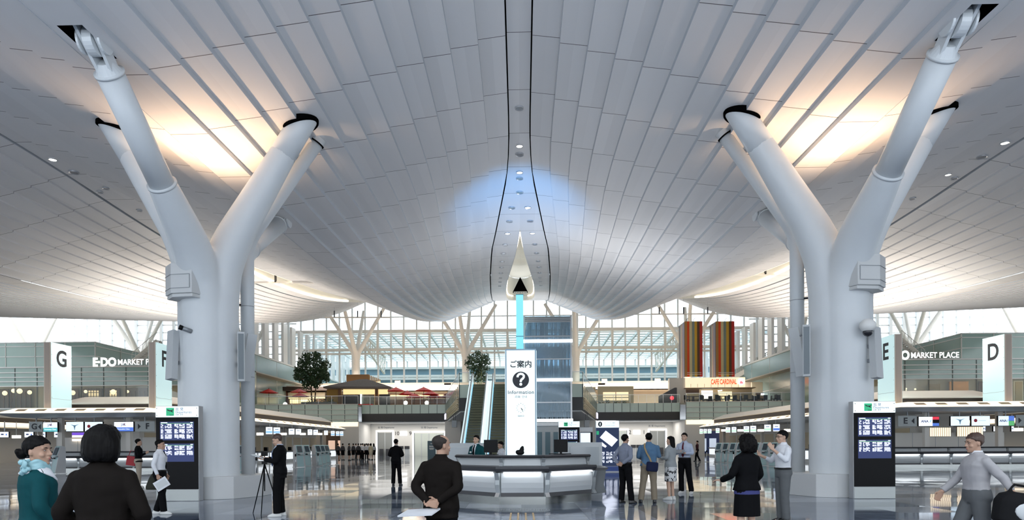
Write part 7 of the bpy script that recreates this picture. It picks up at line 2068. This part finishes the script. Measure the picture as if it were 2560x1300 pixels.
# 13 woman in black skirt
x, y = gx(1866, 9.5)
bd, W, hM, raw, part = person('woman in a black jacket and skirt with full black hair, back turned', x, y, R(22), 1.61, dict(fem=True, close=True, top=SUITB, kind='jacket', hem=.90, wide=1.05, skirt=TRB, skirt_hem=.52, flare=.20, style='curly', arms={1: ((.235, -.02, 1.12), (.20, .12, .98), (-.3, .9, -.3), (-1, 0, 0), .5), -1: ((-.27, .0, 1.12), (-.24, .26, 1.04), (-.3, .9, -.05), (0, 0, -1), .4)}))
h_ = MB(); h_.loft([ering(0, -.004, .845, .192, .150), ering(0, -.004, .93, .182, .140)], cap=False); raw('blouse_hem', h_, cloth('blue_blouse', (.05, .055, .16)))
# 14 man gesturing
x, y = gx(1957, 13.0)
bd, W, hM, raw, part = person('man in a white shirt and grey trousers gesturing with both hands', x, y, R(96), 1.735, dict(top=SHIRTW, trousers=GREYT, collar=SHIRTW, belt=True, wide=1.06, cuff=.62, nod=R(-4),
    arms={1: ((.24, .10, 1.14), (.14, .36, 1.24), (-.2, .8, .5), (-.6, 0, .6), .7), -1: ((-.25, .06, 1.15), (-.14, .26, 1.36), (.1, .5, .8), (.8, 0, .3), .6)}))
gl = MB()
for k in (1, -1):
    c = [hM @ Vector((k * .034 + .022 * math.cos(a), .104, CHIN + .116 + .017 * math.sin(a))) for a in [2 * PI * i / 14 for i in range(15)]]; gl.tube(c, .0022, 5, cap=False); gl.tube([hM @ Vector((k * .056, .102, CHIN + .12)), hM @ Vector((k * .078, -.005, CHIN + .12))], .0022, 5)
gl.tube([hM @ Vector((-.012, .104, CHIN + .12)), hM @ Vector((.012, .104, CHIN + .12))], .0022, 5)
raw('glasses', gl, BLACK)
# 15 hurrying man
x, y = gx(2440, 8.0)
bd, W, hM, raw, part = person('man in a light grey shirt hurrying left with a black bag', x, y, R(84), 1.60, dict(top=cloth('light_grey_shirt', (.36, .35, .36)), trousers=GREYT, skin=SKIN2, close=True, wide=1.14, hair=HAIRBR, nod=R(-8), collar=SHIRTW,
    arms={-1: ((-.29, -.16, 1.15), (-.38, -.2, 1.0), (0, .2, -1), (1, 0, 0), 1.0), 1: ((.24, .10, 1.13), (.22, .30, .96), (0, .5, -.8), (-1, 0, 0), .7)},
    legs={1: ((.085, 0, .90), (.09, .18, .50), (.09, .22, .10), 0), -1: ((-.085, 0, .90), (-.09, -.04, .48), (-.09, -.30, .13), 0)}))
g = MB(); g.loft([ering(0, 0, z, a, b_, 20, 2.8) for z, a, b_ in ((-.30, .20, .10), (-.27, .25, .13), (-.05, .25, .14), (.03, .20, .12), (.06, .12, .07))]); g.tube([(-.15, 0, .02), (-.08, 0, .14), (.08, 0, .14), (.15, 0, .02)], .016, 8)
go = from_mesh('duffel_bag', remesh(g, .014, 3), cloth('black_bag_cloth', (.012, .012, .013))); go.location = W((-.40, -.26, .93)); go.rotation_euler = (0, .16, R(4)); tag(go, 'bulging black bag carried by the hurrying man', 'bag')
f = MB(); f.ell((0, 0, 0), (.17, .03, .11)); fo = f.build('bag_panel', LGREY, go, True); fo.location = (.04, -.125, -.14); fo['label'] = 'pale grey panel'
# 16 far person by right kiosks
x, y = gx(1743, 58)
person('distant person in dark clothes walking beyond the right kiosks', x, y, R(70), 1.75, dict(top=cloth('dark_red_top', (.05, .02, .025)), trousers=TRB, far=True, legs={1: ((.085, 0, .90), (.09, .12, .48), (.09, .14, .085), 0), -1: ((-.085, 0, .90), (-.09, -.02, .48), (-.09, -.22, .10), 0)}), vox=.018)
# 17 crowd of uniformed staff
VEST = cloth('grey_vest', (.06, .06, .065))
protos = []
GC = 'uniformed crowd before the gates'
for i, o_ in enumerate((dict(fem=True, top=VEST, skirt=TRB, style='short', skirt_hem=.5), dict(fem=True, top=SHIRTW, skirt=TRB, style='long', skirt_hem=.5), dict(top=SHIRTW, trousers=TRB), dict(fem=True, top=cloth('cream_blouse', (.50, .45, .32)), skirt=cloth('cream_skirt', (.5, .46, .36)), style='bob', skirt_hem=.5))):
    o_['far'] = True; o_['group'] = GC
    protos.append((i, person('p', 0, 0, 0, 1.72, o_, vox=.020)[0]))
LBL = ['woman in a grey vest and black skirt in the distant crowd', 'woman in a white blouse and black skirt in the distant crowd', 'person in a white shirt and black trousers in the distant crowd', 'woman in a cream dress at the right end of the distant crowd']
crowd = [(845, 0, 70, 'leftmost one standing apart'), (857, 0, 71, 'second one standing apart'), (873, 0, 69, 'third one, between the pair and the cluster'), (883, 0, 73, ''), (890, 2, 76, ''), (896, 0, 72, ''), (902, 2, 75, ''), (907, 2, 71, ''), (912, 1, 77, ''), (916, 2, 72, ''), (921, 1, 74, ''), (927, 3, 71, ''), (934, 1, 72, '')]
used = {}
rnd = random.Random(9)
for px, ty, D, lb in crowd:
    x, y = gx(px, D); rz = rnd.uniform(-1.2, 1.2)
    if ty not in used: used[ty] = protos[ty][1]; ob = used[ty]; ob.location = (x, y, 0); ob.rotation_euler = (0, 0, rz)
    else: ob = dup(used[ty], (x, y, 0), rz)
    ob['group'] = GC
    ob['label'] = (f'woman in a grey vest before the gates, {lb}' if lb else LBL[ty] if ty != 0 else 'woman in a grey vest inside the distant cluster')
